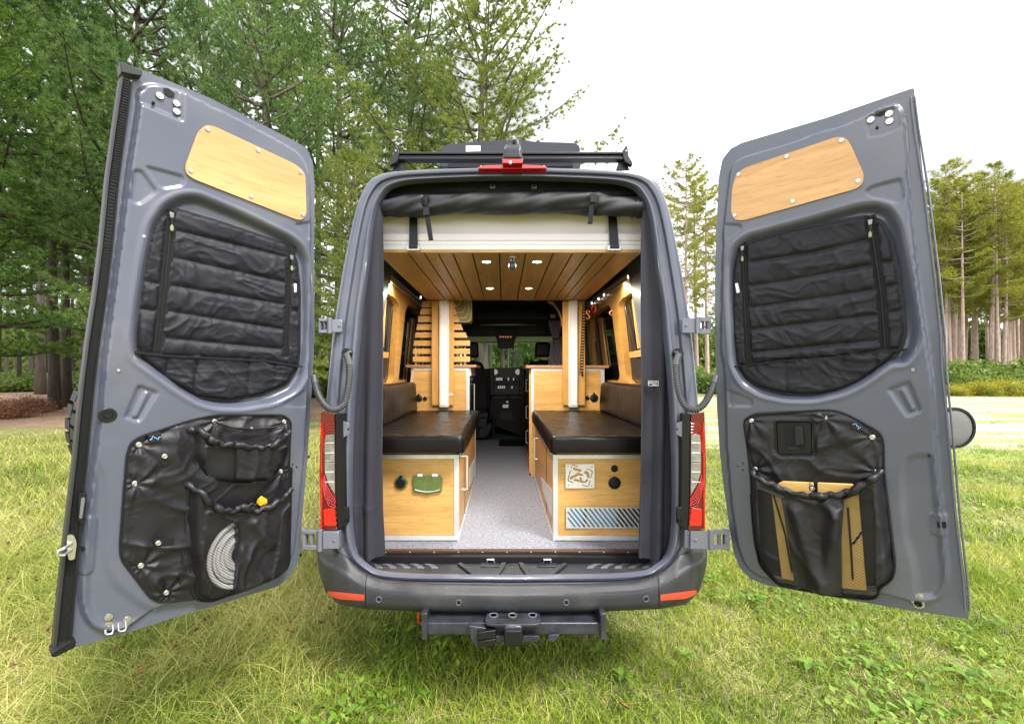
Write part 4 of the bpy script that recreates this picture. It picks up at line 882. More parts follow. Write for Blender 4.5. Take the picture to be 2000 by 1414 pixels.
# ---------------------------------------------------------------- rolled screen, headcloth, curtains
zf8 = crop(700, 250, 3.333)
fH = vplane(2.40)
def hh(u, v): return .004*np.sin(v*120+2*noise(u, v, 3, 1)*4)*sm((2.72-v)/.05)+.006*noise(u, v, 4, 2)+.006*wrinkle(u, v*2.5, 6, 3.2, .05, .7)
hc = relief('header_cloth', fH, fH.pts([(735, 395), (742, 372), (756, 352), (790, 340), (1000, 335), (1210, 340), (1245, 352), (1258, 372), (1264, 395), (1264, 412), (735, 412)]), hh, .010, .01, M['screen_roll'], None, smooth=70)
HC = tag(hc, 'black cloth header stretched across the top of the rear opening', 'cloth panel'); recentre(hc)
for x, y in ((962, 362), (1043, 362)):
    p = vplane(2.385); o = MB().prism(p, rounded(p.pts([(x-5.5, y), (x+5.5, y), (x+5.5, y+7), (x-5.5, y+7)]), .004), -.02, .004).build('catch', M['zinc'], HC, bevel=.002)
    MB().prism(p, p.pts([(x-3, y+2), (x+3, y+2), (x+3, y+4), (x-3, y+4)]), .004, .005).build('catch_slot', M['rubber'], o)
    disc(p, x-1, y-5, .006, -.01, .003, 'ring_screw', M['steel'], HC)
for x, y in ((745.5, 387), (1253, 385)): disc(vplane(2.30), x, y, .006, -.01, .003, 'ring_screw', M['steel'], van)
RS = thing('rolled_screen', 'black fabric insect screen rolled up and strapped across the opening', 'roller screen', (.05, 2.34, Z_(399, 2.34)))
G = []; nU = 180; Yr = 2.335
for i in range(nU+1):
    t = i/nU; x = 744+t*(1257-744); cy_ = np.interp(x, [744, 780, 833, 900, 1001, 1100, 1158, 1200, 1257], [406, 405, 400, 397.5, 396.5, 396, 398, 402, 406])
    r = np.interp(x, [744, 752, 790, 826, 833, 842, 900, 1001, 1100, 1148, 1158, 1168, 1200, 1257], [15.5, 15.6, 18.4, 19.5, 15.5, 18.5, 19.2, 19.8, 20, 18.8, 15.5, 18.5, 19, 19.3])/F*Yr
    if t in (0, 1): r *= .93
    row = []
    for k in range(28):
        a_ = 2*math.pi*k/28; u_ = x*.012
        dr = .0048*(math.sin(a_*2+u_*3)+.6*math.sin(a_*5+u_*7+math.sin(u_*4)))*(1+1.6*math.exp(-min(abs(x-833), abs(x-1158))/18)) if 752 < x < 1250 else 0
        row.append((X_(x, Yr), Yr+(r+dr)*math.cos(a_), Z_(cy_, Yr)+(r+dr)*math.sin(a_)))
    G.append(row)
b = MB(); G = np.array(G); G = np.concatenate([G, G[:, :1]], 1); b.grid(G[::-1])
for e in (0, -1): b.add([tuple(p) for p in G[e][:-1]], [tuple(range(28))])
b.build('screen_cloth', M['screen_roll'], RS, smooth=60)
for x in (749, 753, 1236, 1246, 1250):
    t_ = [W(x, 396+0*x, Yr)]; cy_ = 406; r = 16.5/F*Yr if x < 900 else 19.8/F*Yr
    MB().tube([(X_(x, Yr), Yr+r*math.cos(a_*math.pi/12), Z_(cy_, Yr)+r*math.sin(a_*math.pi/12)) for a_ in range(24)], .0022, 5, closed=True).build('piping', M['webbing'], RS)
for x, (tx, ty, tb), dx in ((833, (833.5, 424, 470), 8), (1158, (1156, 402, 438), -4)):
    cy_ = 400; r = 17/F*Yr+.002
    b = MB(); G = []
    for k in range(25):
        a_ = 2*math.pi*k/24; G.append([(X_(x-5.2, Yr), Yr+r*math.cos(a_), Z_(cy_, Yr)+r*math.sin(a_)*1.12), (X_(x+5.2, Yr), Yr+r*math.cos(a_), Z_(cy_, Yr)+r*math.sin(a_)*1.12)])
    o = b.grid(G).build('roll_strap', M['webbing'], RS); sm_ = o.modifiers.new('s', 'SOLIDIFY'); sm_.thickness = .0025; sm_.offset = 1
    p = vplane(2.275); MB().prism(p, p.pts([(tx-5, ty-8), (tx+5, ty-8), (tx+5+dx, tb), (tx-4+dx, tb+1)]), 0, .003).build('strap_tail', M['webbing'], RS, bevel=.001)
    MB().prism(p, rounded(p.pts([(x-6, ty-18 if x < 900 else 379), (x+6, ty-18 if x < 900 else 379), (x+6, ty-2 if x < 900 else 397), (x-6, ty-2 if x < 900 else 397)]), .003), .002, .010).build('side_release_buckle', M['black_plastic'], RS, bevel=.002)
for i, (x0, x1, x2, x3) in enumerate(((800, 815, 799, 816), (1187, 1203, 1191, 1209))):
    st = thing('lashing_strap', ('broad black strap pulled down over the mattress on the left', 'broad black strap pulled down over the mattress on the right')[i], 'strap', (X_(x0, 2.42), 2.42, Z_(489, 2.42)))
    f_ = vplane(2.425); MB().prism(f_, f_.pts([(x0, 405), (x1, 405), (x3, 486), (x2, 486)]), 0, .004).build('strap_webbing', M['black_plastic'], st, bevel=.001)
    MB().prism(f_, rounded(f_.pts([(x2-6, 480), (x3+5, 480), (x3+3, 490), (x2-5, 490)]), .003), .0, .006).build('strap_buckle', M['zinc'], st, bevel=.002)
    MB().prism(f_, f_.pts([(x2, 481), (x3, 481), (x3, 486.5), (x2, 486.5)]), .005, .011).build('buckle_bar', M['black_plastic'], st, bevel=.001)
def fold(k, ph):
    return lambda u, v: .020*np.sin(u*62+ph+1.1*np.sin(v*1.7+ph))*(.35+.65*sm((2.4-v)/1.4))+.006*noise(u, v, 7, k)+.004*wrinkle(u, v, k, 5, 1.2)*(v < 1.0)+.010*np.sin(u*23+ph)
fC = vplane(2.29)
for i, (pts, l_) in enumerate((([(741, 400), (747, 424), (748, 500), (746.5, 700), (744, 900), (746, 1000), (753, 1084), (730, 1090), (716, 1094), (698, 1080), (682, 1050), (678, 950), (680, 850), (685, 730), (693, 640), (705, 540), (716, 450), (730, 400)], 'charcoal blackout curtain hanging down the left side of the opening'),
                   ([(1258, 400), (1252, 440), (1251.5, 600), (1253, 800), (1252, 900), (1249, 1000), (1247, 1089), (1290, 1094), (1305, 1075), (1323, 1000), (1323, 880), (1318, 760), (1310, 640), (1298, 560), (1283, 450), (1268, 400)], 'charcoal blackout curtain with a small white label hanging down the right side'))):
    c = relief('rear_curtain', fC, rounded(fC.pts(pts), .01, 3), fold(i+3, i*1.7), .0075, .004, M['curtain'], None, smooth=80); tag(recentre(c), l_, 'curtain')
    if i: CR = c
p = fC
MB().prism(p, p.pts([(1266, 743.5), (1286, 744), (1286, 754), (1266, 753.5)], .03), .024, .0265).build('care_label', M['rubber'], CR)
bd_ = MB()
for q in ([(1266, 743.5), (1286, 743.8), (1286, 744.4), (1266, 744.1)], [(1266, 753), (1286, 753.4), (1286, 754), (1266, 753.6)], [(1266, 743.5), (1266.7, 743.5), (1266.7, 753.6), (1266, 753.6)], [(1285.3, 743.5), (1286, 743.5), (1286, 754), (1285.3, 754)], [(1274, 751), (1283, 751.3), (1283, 752.2), (1274, 752)]):
    bd_.prism(p, p.pts(q, .028), .0266, .028)
tag(bd_.build('label_print', M['print_white'], CR), None, None, kind='stuff')
def text(s, fr, px, py, h, size, m, parent, ang=0):
    cu_ = bpy.data.curves.new('lettering', 'FONT'); cu_.body = s; cu_.size = size; cu_.extrude = .0006; cu_.materials.append(m)
    o0 = bpy.data.objects.new('lettering_source', cu_); COL.objects.link(o0); bpy.context.view_layer.update()
    me_ = bpy.data.meshes.new_from_object(o0.evaluated_get(bpy.context.evaluated_depsgraph_get())); bpy.data.objects.remove(o0)
    o = bpy.data.objects.new('lettering', me_); COL.objects.link(o); tag(o, None, None, kind='stuff'); u, v = fr.uv(px, py, h); P_ = fr.P(u, v, h)
    eu = fr.eu*math.cos(ang)+fr.ev*math.sin(ang); ev = np.cross(fr.n, eu)
    mm = Matrix(((eu[0], ev[0], fr.n[0], P_[0]), (eu[1], ev[1], fr.n[1], P_[1]), (eu[2], ev[2], fr.n[2], P_[2]), (0, 0, 0, 1)))
    if parent is not None: o.parent = parent; mm = Matrix.Translation(Vector(-origin_of(parent)))@mm
    o.matrix_local = mm; return o
text('ROLEF', p, 1268, 749.6, .0270, .0145, M['print_white'], CR)

# ---------------------------------------------------------------- benches
def bench(side):
    L = side == 0; Yf = 2.58
    xi = X_(896 if L else 1080.5, Yf); xo = -.90 if L else .98; s_ = 1 if L else -1
    t_ = thing('bench_cabinet', ('bamboo bench cabinet on the left with a green hatch and round socket' if L else 'bamboo bench cabinet on the right with a metal plate, two sockets and slotted vent'), 'bench', ((xi+xo)/2, 3.3, ZF))
    zt = Z_(888, Yf); fr = vplane(Yf); xr = 896 if L else 1080.5; d = -1 if L else 1
    xe = 700 if L else 1290
    # carcass
    MB().box((min(xi-s_*.006, xo), Yf+.008, ZF), (max(xi-s_*.006, xo), 4.14, zt)).build('bench_box', M['bamboo_x'], t_)
    MB().prism(fr, fr.pts([(xe, 896), (xr+d*9.5, 896), (xr+d*9.5, 1046), (xe, 1046)]), -.012, -.003).build('front_panel', M['bamboo_x'], t_, bevel=.001)
    for q in ([(xe, 888), (xr, 888), (xr, 896), (xe, 896)], [(xe, 1046.5), (xr, 1046.5), (xr, 1055), (xe, 1055)], [(xr+d*9.5, 896), (xr, 896), (xr, 1046.5), (xr+d*9.5, 1046.5)]):
        MB().prism(fr, fr.pts(q), -.020, .0005).build('front_frame', M['alu'], t_, bevel=.0012)
    MB().box((min(xo, xi-s_*.02), Yf+.004, Z_(886.5, Yf)), (max(xo, xi-s_*.02), 4.14, Z_(879.5, Yf))).build('seat_board', M['bamboo_x'], t_, bevel=.001)
    for x in ((782, 884) if L else (1092, 1203)): disc(fr, x, 883.5, .0035, -.004, .002, 'board_screw', M['steel'], t_, 8)
    # aisle side
    fs = Frame((xi, 3.3, ZF), (0, 1, 0) if L else (0, -1, 0), (0, 0, 1))
    z0, z1 = 0, zt-ZF
    def sp(ya, yb, za, zb, h0, h1, name, m, bev=.001):
        a_, c_ = (ya-3.3, yb-3.3) if L else (3.3-yb, 3.3-ya); return MB().prism(fs, [(a_, za), (c_, za), (c_, zb), (a_, zb)], h0, h1).build(name, M[m], t_, bevel=bev)
    sp(Yf+.03, 4.11, .028, z1-.028, -.008, -.002, 'side_panel', 'bamboo_y')
    sp(Yf, 4.14, 0, .026, -.01, .001, 'side_frame', 'alu'); sp(Yf, 4.14, z1-.026, z1, -.01, .001, 'side_frame', 'alu'); sp(Yf+.001, Yf+.028, .026, z1-.026, -.01, .0008, 'side_frame', 'alu'); sp(4.112, 4.14, .026, z1-.026, -.01, .001, 'side_frame', 'alu')
    sp(3.00, 3.016, .0265, z1-.0265, -.006, .0, 'door_gap', 'rubber')
    if L:
        u0 = fs.pts([(905, 889), (912, 946)], .0)
        u, v = u0[0]; MB().tube([fs.P(u0[0][0]+.02, v-.01, -.002), fs.P(u0[0][0]+.02, v-.01, .022), fs.P(u0[0][0]+.02, v-.23, .022), fs.P(u0[0][0]+.02, v-.23, -.002)], .007, 8).build('drawer_pull', M['alu'], t_)
        q = fs.pts([(917, 915), (927.5, 893), (927.5, 925), (917, 950)]); MB().prism(fs, q, -.002, .004).build('side_vent_plate', M['alu'], t_, bevel=.001)
    else:
        u, v = fs.uv(1049, 856); MB().tube([fs.P(u, v, -.002), fs.P(u, v, .022), fs.P(u, v-.18, .022), fs.P(u, v-.18, -.002)], .007, 8).build('drawer_pull', M['alu'], t_)
        q = fs.pts([(1058, 932), (1078, 957), (1078, 1008), (1060, 955)]); MB().prism(fs, q, -.002, .004).build('side_vent_plate', M['alu'], t_, bevel=.001)
    # cushions
    fz_ = Frame((xi, 3.3, Z_(879, Yf)), (1, 0, 0), (0, 1, 0)); th = 1.333-fz_.O[2]
    xc = X_(906, 2.50) if L else X_(1075, 2.50)
    xs0, xs1 = sorted((xc-fz_.O[0], (-.84 if L else .93)-fz_.O[0]))
    c = rbox('bench_cushion', fz_, [(xs0, -.82), (xs1, -.82), (xs1, .845), (xs0, .845)], .030, th, M['leather'], None, .0035, 5+side, .012, .03)
    tag(recentre(c), ('dark brown leather seat cushion on the left bench' if L else 'dark brown leather seat cushion on the right bench'), 'cushion')
    b = MB(); zz = fz_.O[2]+.006
    b.tube([(xc, 4.1, zz), (xc, 2.50, zz), (-.84 if L else .93, 2.485, zz)] if False else [(xc-s_*.012, 4.1, zz+th-.026), (xc-s_*.012, 2.505, zz+th-.026)], .003, 6)
    b.build('piping', M['leather'], c)
    xb = -.80 if L else .897
    fb = Frame((xb-s_*.10, 3.3, 1.315), (0, 1, 0) if L else (0, -1, 0), (-.06*s_, 0, 1))
    pol = [(-.9, 0), (.80, 0), (.80, .285), (-.9, .30)] if L else [(-.80, 0), (.9, 0), (.9, .30), (-.80, .285)]
    P_ = rounded(pol, .04)
    def hb_(u, v): 
        d_ = np.clip(-sdf(u, v, P_), 0, None); k = np.clip(d_/.04, 0, 1)
        return .10-.04+.04*np.sqrt(np.clip(1-(1-k)**2, 0, 1))+.0035*np.sin(u*170+3*noise(u, v, 8, 3))*sm((v-.02)/.1)*sm((.30-v)/.1)*(.6+noise(u, v, 4, 5))+.003*noise(u, v, 10, 6)
    o = relief('back_cushion', fb, P_, hb_, .009, 0, M['leather'], None, smooth=60)
    tag(recentre(o), ('brown leather back cushion standing against the left wall' if L else 'brown leather back cushion standing against the right wall'), 'cushion')
    return t_
BL, BR = bench(0), bench(1)
fr = vplane(2.577)
def socket(px, py, r, col, T, cap='black_plastic', fr=fr):
    u, v = fr.uv(px, py); k = r/F*2.577
    o = MB().lathe(fr.P(u, v, 0), fr.n, [(k, 0), (k, .003), (k*.8, .006), (k*.75, .004)], 26).build('power_socket', M[col], T, smooth=35)
    MB().lathe(fr.P(u, v, .002), fr.n, [(k*.70, 0), (k*.70, .010), (k*.6, .013), (k*.45, .013), (k*.43, .011), (k*.25, .011), (.0005, .011)], 24).build('socket_cap', M[cap], o, smooth=35)
    MB().prism(fr, fr.pts([(px-r*.18, py-r*1.06), (px+r*.18, py-r*1.06), (px+r*.16, py-r*.6), (px-r*.16, py-r*.6)]), .004, .012).build('cap_hinge', M[cap], o)
    return o
o = socket(783.6, 942, 13.2, 'olive', BL)
for x, y in ((774.5, 948), (793.5, 948)): disc(fr, x, y, .004, .002, .006, 'socket_screw', M['steel'], o, 8)
z5 = crop(740, 860, 5.44); z6 = crop(1060, 860, 5.44)
o = MB().prism(fr, rounded(fr.pts(z5([(372, 372), (660, 372), (675, 400), (668, 545), (560, 560), (518, 577), (475, 562), (368, 545), (358, 400)])), .008), -.002, .010).build('green_hatch', M['olive'], BL, bevel=.004)
MB().tube([fr.P(*fr.uv(*z5([(q, 522+24*(1-((q-517)/132)**2))])[0], .01), .0105) for q in range(385, 652, 22)], .0025, 6).build('hatch_lip', M['alu'], o)
for q in ((412, 352, 468, 380), (565, 352, 628, 380)): MB().prism(fr, fr.pts(z5([(q[0], q[1]), (q[2], q[1]), (q[2], q[3]), (q[0], q[3])])), .0, .013).build('hatch_hinge', M['white_post'], o, bevel=.002)
socket(1200, 942.7, 12, 'black_plastic', BR); socket(1200, 914.8, 6.6, 'black_plastic', BR)
# metal plate with cut-out emblem
zl = crop(1095, 895, 21.75)
cut = [[(470, 262), (560, 262), (760, 335), (735, 365), (545, 300), (480, 300), (455, 420), (420, 415)], [(395, 500), (430, 515), (330, 900), (350, 935), (555, 1015), (545, 1048), (300, 965), (285, 900)],
       [(530, 370), (860, 465), (880, 550), (820, 565), (520, 480)], [(385, 770), (600, 690), (730, 590), (960, 680), (930, 740), (750, 720), (450, 905), (380, 890)],
       [(1075, 420), (1290, 470), (1365, 540), (1285, 840), (1255, 830), (1325, 560), (1270, 505), (1080, 450)], [(1020, 530), (1120, 530), (1200, 620), (1230, 740), (1210, 840), (1110, 800), (1080, 660), (990, 630)],
       [(530, 920), (620, 850), (790, 900), (800, 780), (890, 810), (900, 920), (980, 975), (1060, 930), (1100, 860), (1170, 900), (1120, 980), (1000, 1045), (900, 1030), (560, 945)],
       [(1235, 920), (1275, 920), (1205, 1160), (1120, 1200), (890, 1140), (900, 1110), (1110, 1165), (1175, 1130)]]
holes = [fr.pts(zl(c)) for c in cut]
o = relief('emblem_plate', fr, rounded(fr.pts(zl([(205, 240), (1430, 240), (1430, 1260), (205, 1260)])), .008), lambda u, v: np.full(len(u), .004), .0016, -.0006, M['alu'], BR, back=False, holes=holes, smooth=30)
for x, y in zl([(315, 345), (1335, 350), (325, 1140), (1325, 1170)]): disc(fr, x, y, .0035, .0035, .0056, 'plate_screw', M['rubber'], o, 8)
# slotted vent plate
a_, c_ = z6([(247, 708)])[0], z6([(1110, 930)])[0]
x0, y0, x1, y1 = a_[0], a_[1], c_[0], c_[1]; holes = []
sl_ = 155/195
for k in range(-4, 19):
    xt = 1121+k*9.4+1.5; ya, yb = y0+2.2, y1-2.2
    xa, xb = xt, xt+(yb-ya)*sl_
    if xa < x0+3.2: ya += (x0+3.2-xa)/sl_; xa = x0+3.2
    if xb > x1-3: yb -= (xb-(x1-3))/sl_; xb = x1-3
    if yb-ya < 2: continue
    if k == 1-5: continue
    n_ = np.array((yb-ya, -(xb-xa))); n_ = n_/np.linalg.norm(n_)*1.75
    holes.append(fr.pts([(xa-n_[0], ya-n_[1]), (xa+n_[0], ya+n_[1]), (xb+n_[0], yb+n_[1]), (xb-n_[0], yb-n_[1])]))
o = relief('slotted_vent', fr, rounded(fr.pts([(x0, y0), (x1, y0), (x1, y1), (x0, y1)]), .004), lambda u, v: np.full(len(u), .0045), .0026, -.0026, M['alu'], BR, back=False, holes=holes, smooth=30)
MB().prism(fr, fr.pts([(x0+1, y0+1), (x1-1, y0+1), (x1-1, y1-1), (x0+1, y1-1)]), -.001, .0010).build('vent_backing', M['rubber'], BR)
for q in ((x0+1.2, 1139), (1145.5, 1204)): MB().prism(fr, fr.pts([(q[0], y0+1.2), (q[1], y0+1.2), (q[1], y1-1.2), (q[0], y1-1.2)]), .001, .0022).build('vent_liner', M['blue'], BR)

# ---------------------------------------------------------------- kitchen cabinets, posts, slatted screen
YK = 4.16; fr = vplane(YK)
KL = thing('kitchen_cabinet', 'bamboo kitchen cabinet with oven behind the left bench', 'cabinet', (X_(860, YK), 4.5, ZF))
MB().box((X_(802, YK), YK+.01, ZF), (X_(917, YK), 4.92, Z_(718, YK))).build('cabinet_box', M['bamboo_x'], KL)
MB().prism(fr, fr.pts([(806.5, 724), (910, 724), (910, 812), (803, 812)]), -.01, -.001).build('cabinet_panel', M['bamboo_x'], KL)
for q in ([(805, 718), (917, 718), (917, 723.5), (805, 723.5)], [(910.5, 723.5), (917, 723.5), (917, 812), (910.5, 812)], [(801, 748), (805, 718), (808.5, 723.5), (804, 760)]): MB().prism(fr, rounded(fr.pts(q), .001, 2), -.01, .002).build('cabinet_frame', M['alu'], KL, bevel=.001)
MB().box((X_(793, YK), YK-.02, Z_(717.8, YK)), (X_(931, 4.2), 4.95, Z_(712.5, YK))).build('worktop', M['worktop'], KL, bevel=.003)
xs_l = X_(917, YK)
MB().box((xs_l, 4.19, .95), (xs_l+.012, 4.80, 1.66)).build('oven', M['glass_dark'], KL, bevel=.003)
MB().tube([(xs_l+.01, 4.22, 1.58), (xs_l+.04, 4.24, 1.58), (xs_l+.04, 4.24, 1.22), (xs_l+.01, 4.22, 1.22)], .006, 8).build('oven_handle', M['steel'], KL)
MB().box((xs_l, 4.19, 1.66), (xs_l+.014, 4.80, 1.74)).build('oven_front', M['alu'], KL, bevel=.002)
KR = thing('kitchen_cabinet', 'bamboo kitchen cabinet with dark appliances behind the right bench', 'cabinet', (X_(1110, YK), 4.6, ZF))
MB().box((X_(1037.5, YK), YK+.01, ZF), (X_(1181, YK), 5.05, Z_(719, YK))).build('cabinet_box', M['bamboo_x'], KR)
MB().prism(fr, fr.pts([(1043.5, 725), (1173, 725), (1173, 812), (1043.5, 812)]), -.01, -.001).build('cabinet_panel', M['bamboo_x'], KR)
for q in ([(1037.5, 719.5), (1180.5, 719.5), (1180.5, 724.5), (1037.5, 724.5)], [(1037.5, 724.5), (1043, 724.5), (1043, 812), (1037.5, 812)], [(1173.5, 724.5), (1180.5, 724.5), (1181, 812), (1174, 812)]): MB().prism(fr, fr.pts(q), -.01, .002).build('cabinet_frame', M['alu'], KR, bevel=.001)
MB().box((X_(1026, 4.3), YK-.02, Z_(719.2, YK)), (X_(1189, YK), 5.1, Z_(713.5, YK))).build('worktop', M['worktop'], KR, bevel=.003)
xs_r = X_(1037.5, YK)
MB().box((xs_r-.012, 4.25, .85), (xs_r, 4.95, 1.68)).build('fridge_front', M['black_plastic'], KR, bevel=.003)
MB().box((xs_r-.016, 4.20, .72), (xs_r, 4.24, 1.74)).build('side_trim', M['bamboo_edge'], KR, bevel=.001)
for z in (1.62, 1.35, 1.1): MB().tube([(xs_r-.012, 4.42, z), (xs_r-.035, 4.43, z), (xs_r-.035, 4.43, z-.12), (xs_r-.012, 4.42, z-.12)], .005, 6).build('cabinet_latch', M['steel'], KR)
for k, (xa, xb, pa, pb) in enumerate(((843, 886, 858, 876), (1099, 1142.6, 1111, 1128.3))):
    P_ = thing('bed_lift_post', ('white lift rail on a bamboo board in front of the slatted screen' if k == 0 else 'white lift rail on a bamboo board beside the hanging black strap'), 'post', (X_((xa+xb)/2, 4.13), 4.13, Z_(794, 4.13)))
    for q0, q1 in ((xa, pa-.3), (pb+.3, xb)): MB().box((X_(q0, 4.12), 4.12, Z_(791.5, 4.12)), (X_(q1, 4.12), 4.145, ZC-.001)).build('bamboo_board', M['bamboo_z'], P_, bevel=.002)
    MB().box((X_(pa, 4.10), 4.10, Z_(789, 4.10)), (X_(pb, 4.10), 4.145, ZC-.001)).build('lift_rail', M['white_post'], P_, bevel=.003)
    MB().box((X_(pa-.4, 4.096), 4.094, Z_(796, 4.10)), (X_(pb+.4, 4.096), 4.146, Z_(788.5, 4.10))).build('rail_foot', M['alu'], P_, bevel=.006)
    for dx in (2.2, 15.2): MB().box((X_(pa+dx, 4.098), 4.0975, Z_(788, 4.10)), (X_(pa+dx+.8, 4.098), 4.101, ZC-.01)).build('rail_ridge', M['alu'], P_)
    for y in (655, 723, 755): disc(vplane(4.098), (pa+pb)/2-(1 if y == 755 else 0), y, .004, 0, .0015, 'rail_screw', M['rubber'], P_, 8)
    for x in (xa+5, xb-5): disc(vplane(4.12), x, 723, .006, 0, .002, 'board_screw', M['brass'], P_, 8)
pbox('board_hasp', 877, 768.5, 884.5, 773, 4.115, .005, M['alu'], P_ if False else KL, .001)
SS = thing('slatted_screen', 'bamboo screen of eight spaced horizontal slats standing on the left worktop', 'screen', (X_(865, 4.16), 4.17, Z_(712, 4.16)))
z2 = crop(740, 560, 4.715); fr = vplane(4.165)
rows = [(132, 190, 402, 392, 695, 712), (200, 258, 388, 376, 697, 722), (270, 328, 364, 358, 697, 747), (345, 400, 352, 344, 697, 777), (420, 470, 338, 330, 697, 818), (495, 545, 324, 318, 697, 838), (570, 620, 316, 312, 697, 838), (642, 692, 312, 312, 697, 838)]
for ya, yb, la, lb, ra, rb in rows: MB().prism(fr, fr.pts(z2([(la, ya), (rb-22 if ya < 480 else rb, ya), (rb, yb), (lb, yb)])), -.014, 0).build('slat', M['bamboo_x'], SS, bevel=.0015)
MB().prism(fr, fr.pts(z2([(484, 132), (692, 132), (692, 705), (484, 705)])), -.03, -.015).build('screen_back', M['bamboo_z'], SS)
random.seed(5)
jc = ['worktop', 'white', 'rubber', 'brass', 'dash', 'bamboo_edge', 'alu']
for k, x in enumerate((812, 818.5, 826, 833, 840, 893, 900, 908)):
    h_ = random.uniform(.12, .26); wj = random.uniform(.012, .017); z0 = Z_(712.5, YK)
    t_ = thing('kitchen_jar', 'small jar on the left worktop behind the slatted screen', 'jar', (X_(x, 4.3), 4.3, z0), 'jars and bottles behind the slatted screen')
    MB().lathe((X_(x, 4.3), 4.3, z0), (0, 0, 1), [(wj, 0), (wj, h_*.7), (wj*.6, h_*.8), (wj*.6, h_*.86)], 12).build('jar_body', M[random.choice(jc)], t_, smooth=40)
    MB().lathe((X_(x, 4.3), 4.3, z0+h_*.86), (0, 0, 1), [(wj*.7, 0), (wj*.7, h_*.12), (.0005, h_*.12)], 12).build('jar_lid', M['white' if k % 2 else 'black_plastic'], t_, smooth=40)
fr = vplane(4.4)
ob = thing('olive_bin', 'olive green ribbed bin hanging below the bed beside the slatted screen', 'bin', (X_(905, 4.4), 4.45, Z_(630, 4.4)))
MB().prism(fr, rounded(fr.pts(z2([(640, 120), (855, 120), (855, 300), (840, 325), (760, 330), (690, 330)])), .03), -.2, 0).build('bin_body', mat('olive_bin', (.36, .28, .05), .4, coat=.3), ob, bevel=.01)
for k, l in enumerate(([(700, 180), (730, 175), (748, 140), (749, 120)], [(715, 240), (770, 235), (795, 195), (798, 120)], [(735, 288), (795, 285), (825, 240), (826, 120)], [(745, 326), (815, 325), (848, 300), (852, 250), (852, 120)])):
    MB().tube([fr.P(*fr.uv(x, y), .002) for x, y in z2(l)], .004, 6).build('bin_rib', M['white_post'], ob)
MB().prism(fr, fr.pts(c3z([(790, 40), (850, 75), (890, 120), (918, 190), (928, 268), (950, 268), (950, 40)])), -.03, 0).build('curved_bracket', M['bamboo_y'], KR, bevel=.003)
MB().prism(fr, fr.pts(c3z([(850, 40), (955, 40), (955, 200), (930, 190), (900, 120)])), .001, .004).build('bracket_shadow_gap', M['rubber'], KR)
# hanging things on the right
hs_ = thing('hanging_strap', 'black daisy-chain strap hanging from the ceiling beside the right post', 'strap', (X_(1139, 4.05), 4.05, Z_(735, 4.05)))
for k in range(26):
    y = 590+k*5.5; x = 1141.5-k*.24
    MB().tube([W(x-3.2, y, 4.05), W(x+3.2, y, 4.05), W(x+3.2, y+4.2, 4.045), W(x-3.2, y+4.2, 4.045)], .0055, 6, closed=True).build('link', M['black_plastic'], hs_)
MB().box((X_(1136, 4.04), 4.04, Z_(736, 4.04)), (X_(1140, 4.04), 4.05, Z_(728, 4.04))).build('strap_end', M['rubber'], hs_, bevel=.003)
z4 = crop(1080, 560, 4.715)
b = MB(); b.tube([W(*p, 3.9) for p in z4([(303, 285), (318, 300), (338, 288), (332, 265), (310, 245), (310, 228), (328, 220), (340, 235)])], .006, 8)
tag(recentre(b.build('s_hook', M['brass'], None, smooth=60)), 'copper-coloured S hook hanging at the end of the right light rail', 'hook')
b = MB(); b.tube([W(*p, 3.85) for p in z4([(358, 180), (372, 168), (390, 175), (396, 215), (382, 240), (356, 235)])], .005, 8, closed=True)
tag(recentre(b.build('carabiner', M['red'], None, smooth=60)), 'small red carabiner clipped to the right light rail', 'carabiner')
b = MB(); b.tube([W(*p, 3.6) for p in z4([(545, 222), (525, 230), (522, 250), (540, 265), (552, 262)])], .005, 8)
tag(recentre(b.build('wall_hook', M['brass'], None, smooth=60)), 'small copper hook on the right wall between the windows', 'hook')
# wall sockets
for x, y, r, T in ((1147, 777.5, 4, KR), (1160, 777.5, 8, KR), (830, 779, 4, KL), (818, 778, 7, KL)):
    f_ = vplane(YK); u, v = f_.uv(x, y); k = r/F*YK
    o = MB().lathe(f_.P(u, v, 0), f_.n, [(k, 0), (k, .004), (k*.8, .008), (.0005, .008)], 20).build('power_socket', M['black_plastic'], T, smooth=35)
    MB().prism(f_, f_.pts([(x-r*.2, y-r*1.3), (x+r*.2, y-r*1.3), (x+r*.2, y-r*.5), (x-r*.2, y-r*.5)]), 0, .012).build('cap_hinge', M['black_plastic'], o)
# floor vent at the cab step
fv = Frame((0, 0, ZF), (1, 0, 0), (0, 1, 0))
q = [(X_(975, 6.4), 5.86), (X_(1036, 6.1), 5.86), (X_(1036, 6.1), 6.41), (X_(975, 6.4), 6.41)]
FV = MB().prism(fv, q, 0, .006).build('floor_grate', M['rubber'], floor)
for k in range(9): x = q[0][0]+.03+k*.047; MB().box((x, 5.9, ZF+.006), (x+.006, 6.38, ZF+.010)).build('grate_bar', M['dash'], FV)

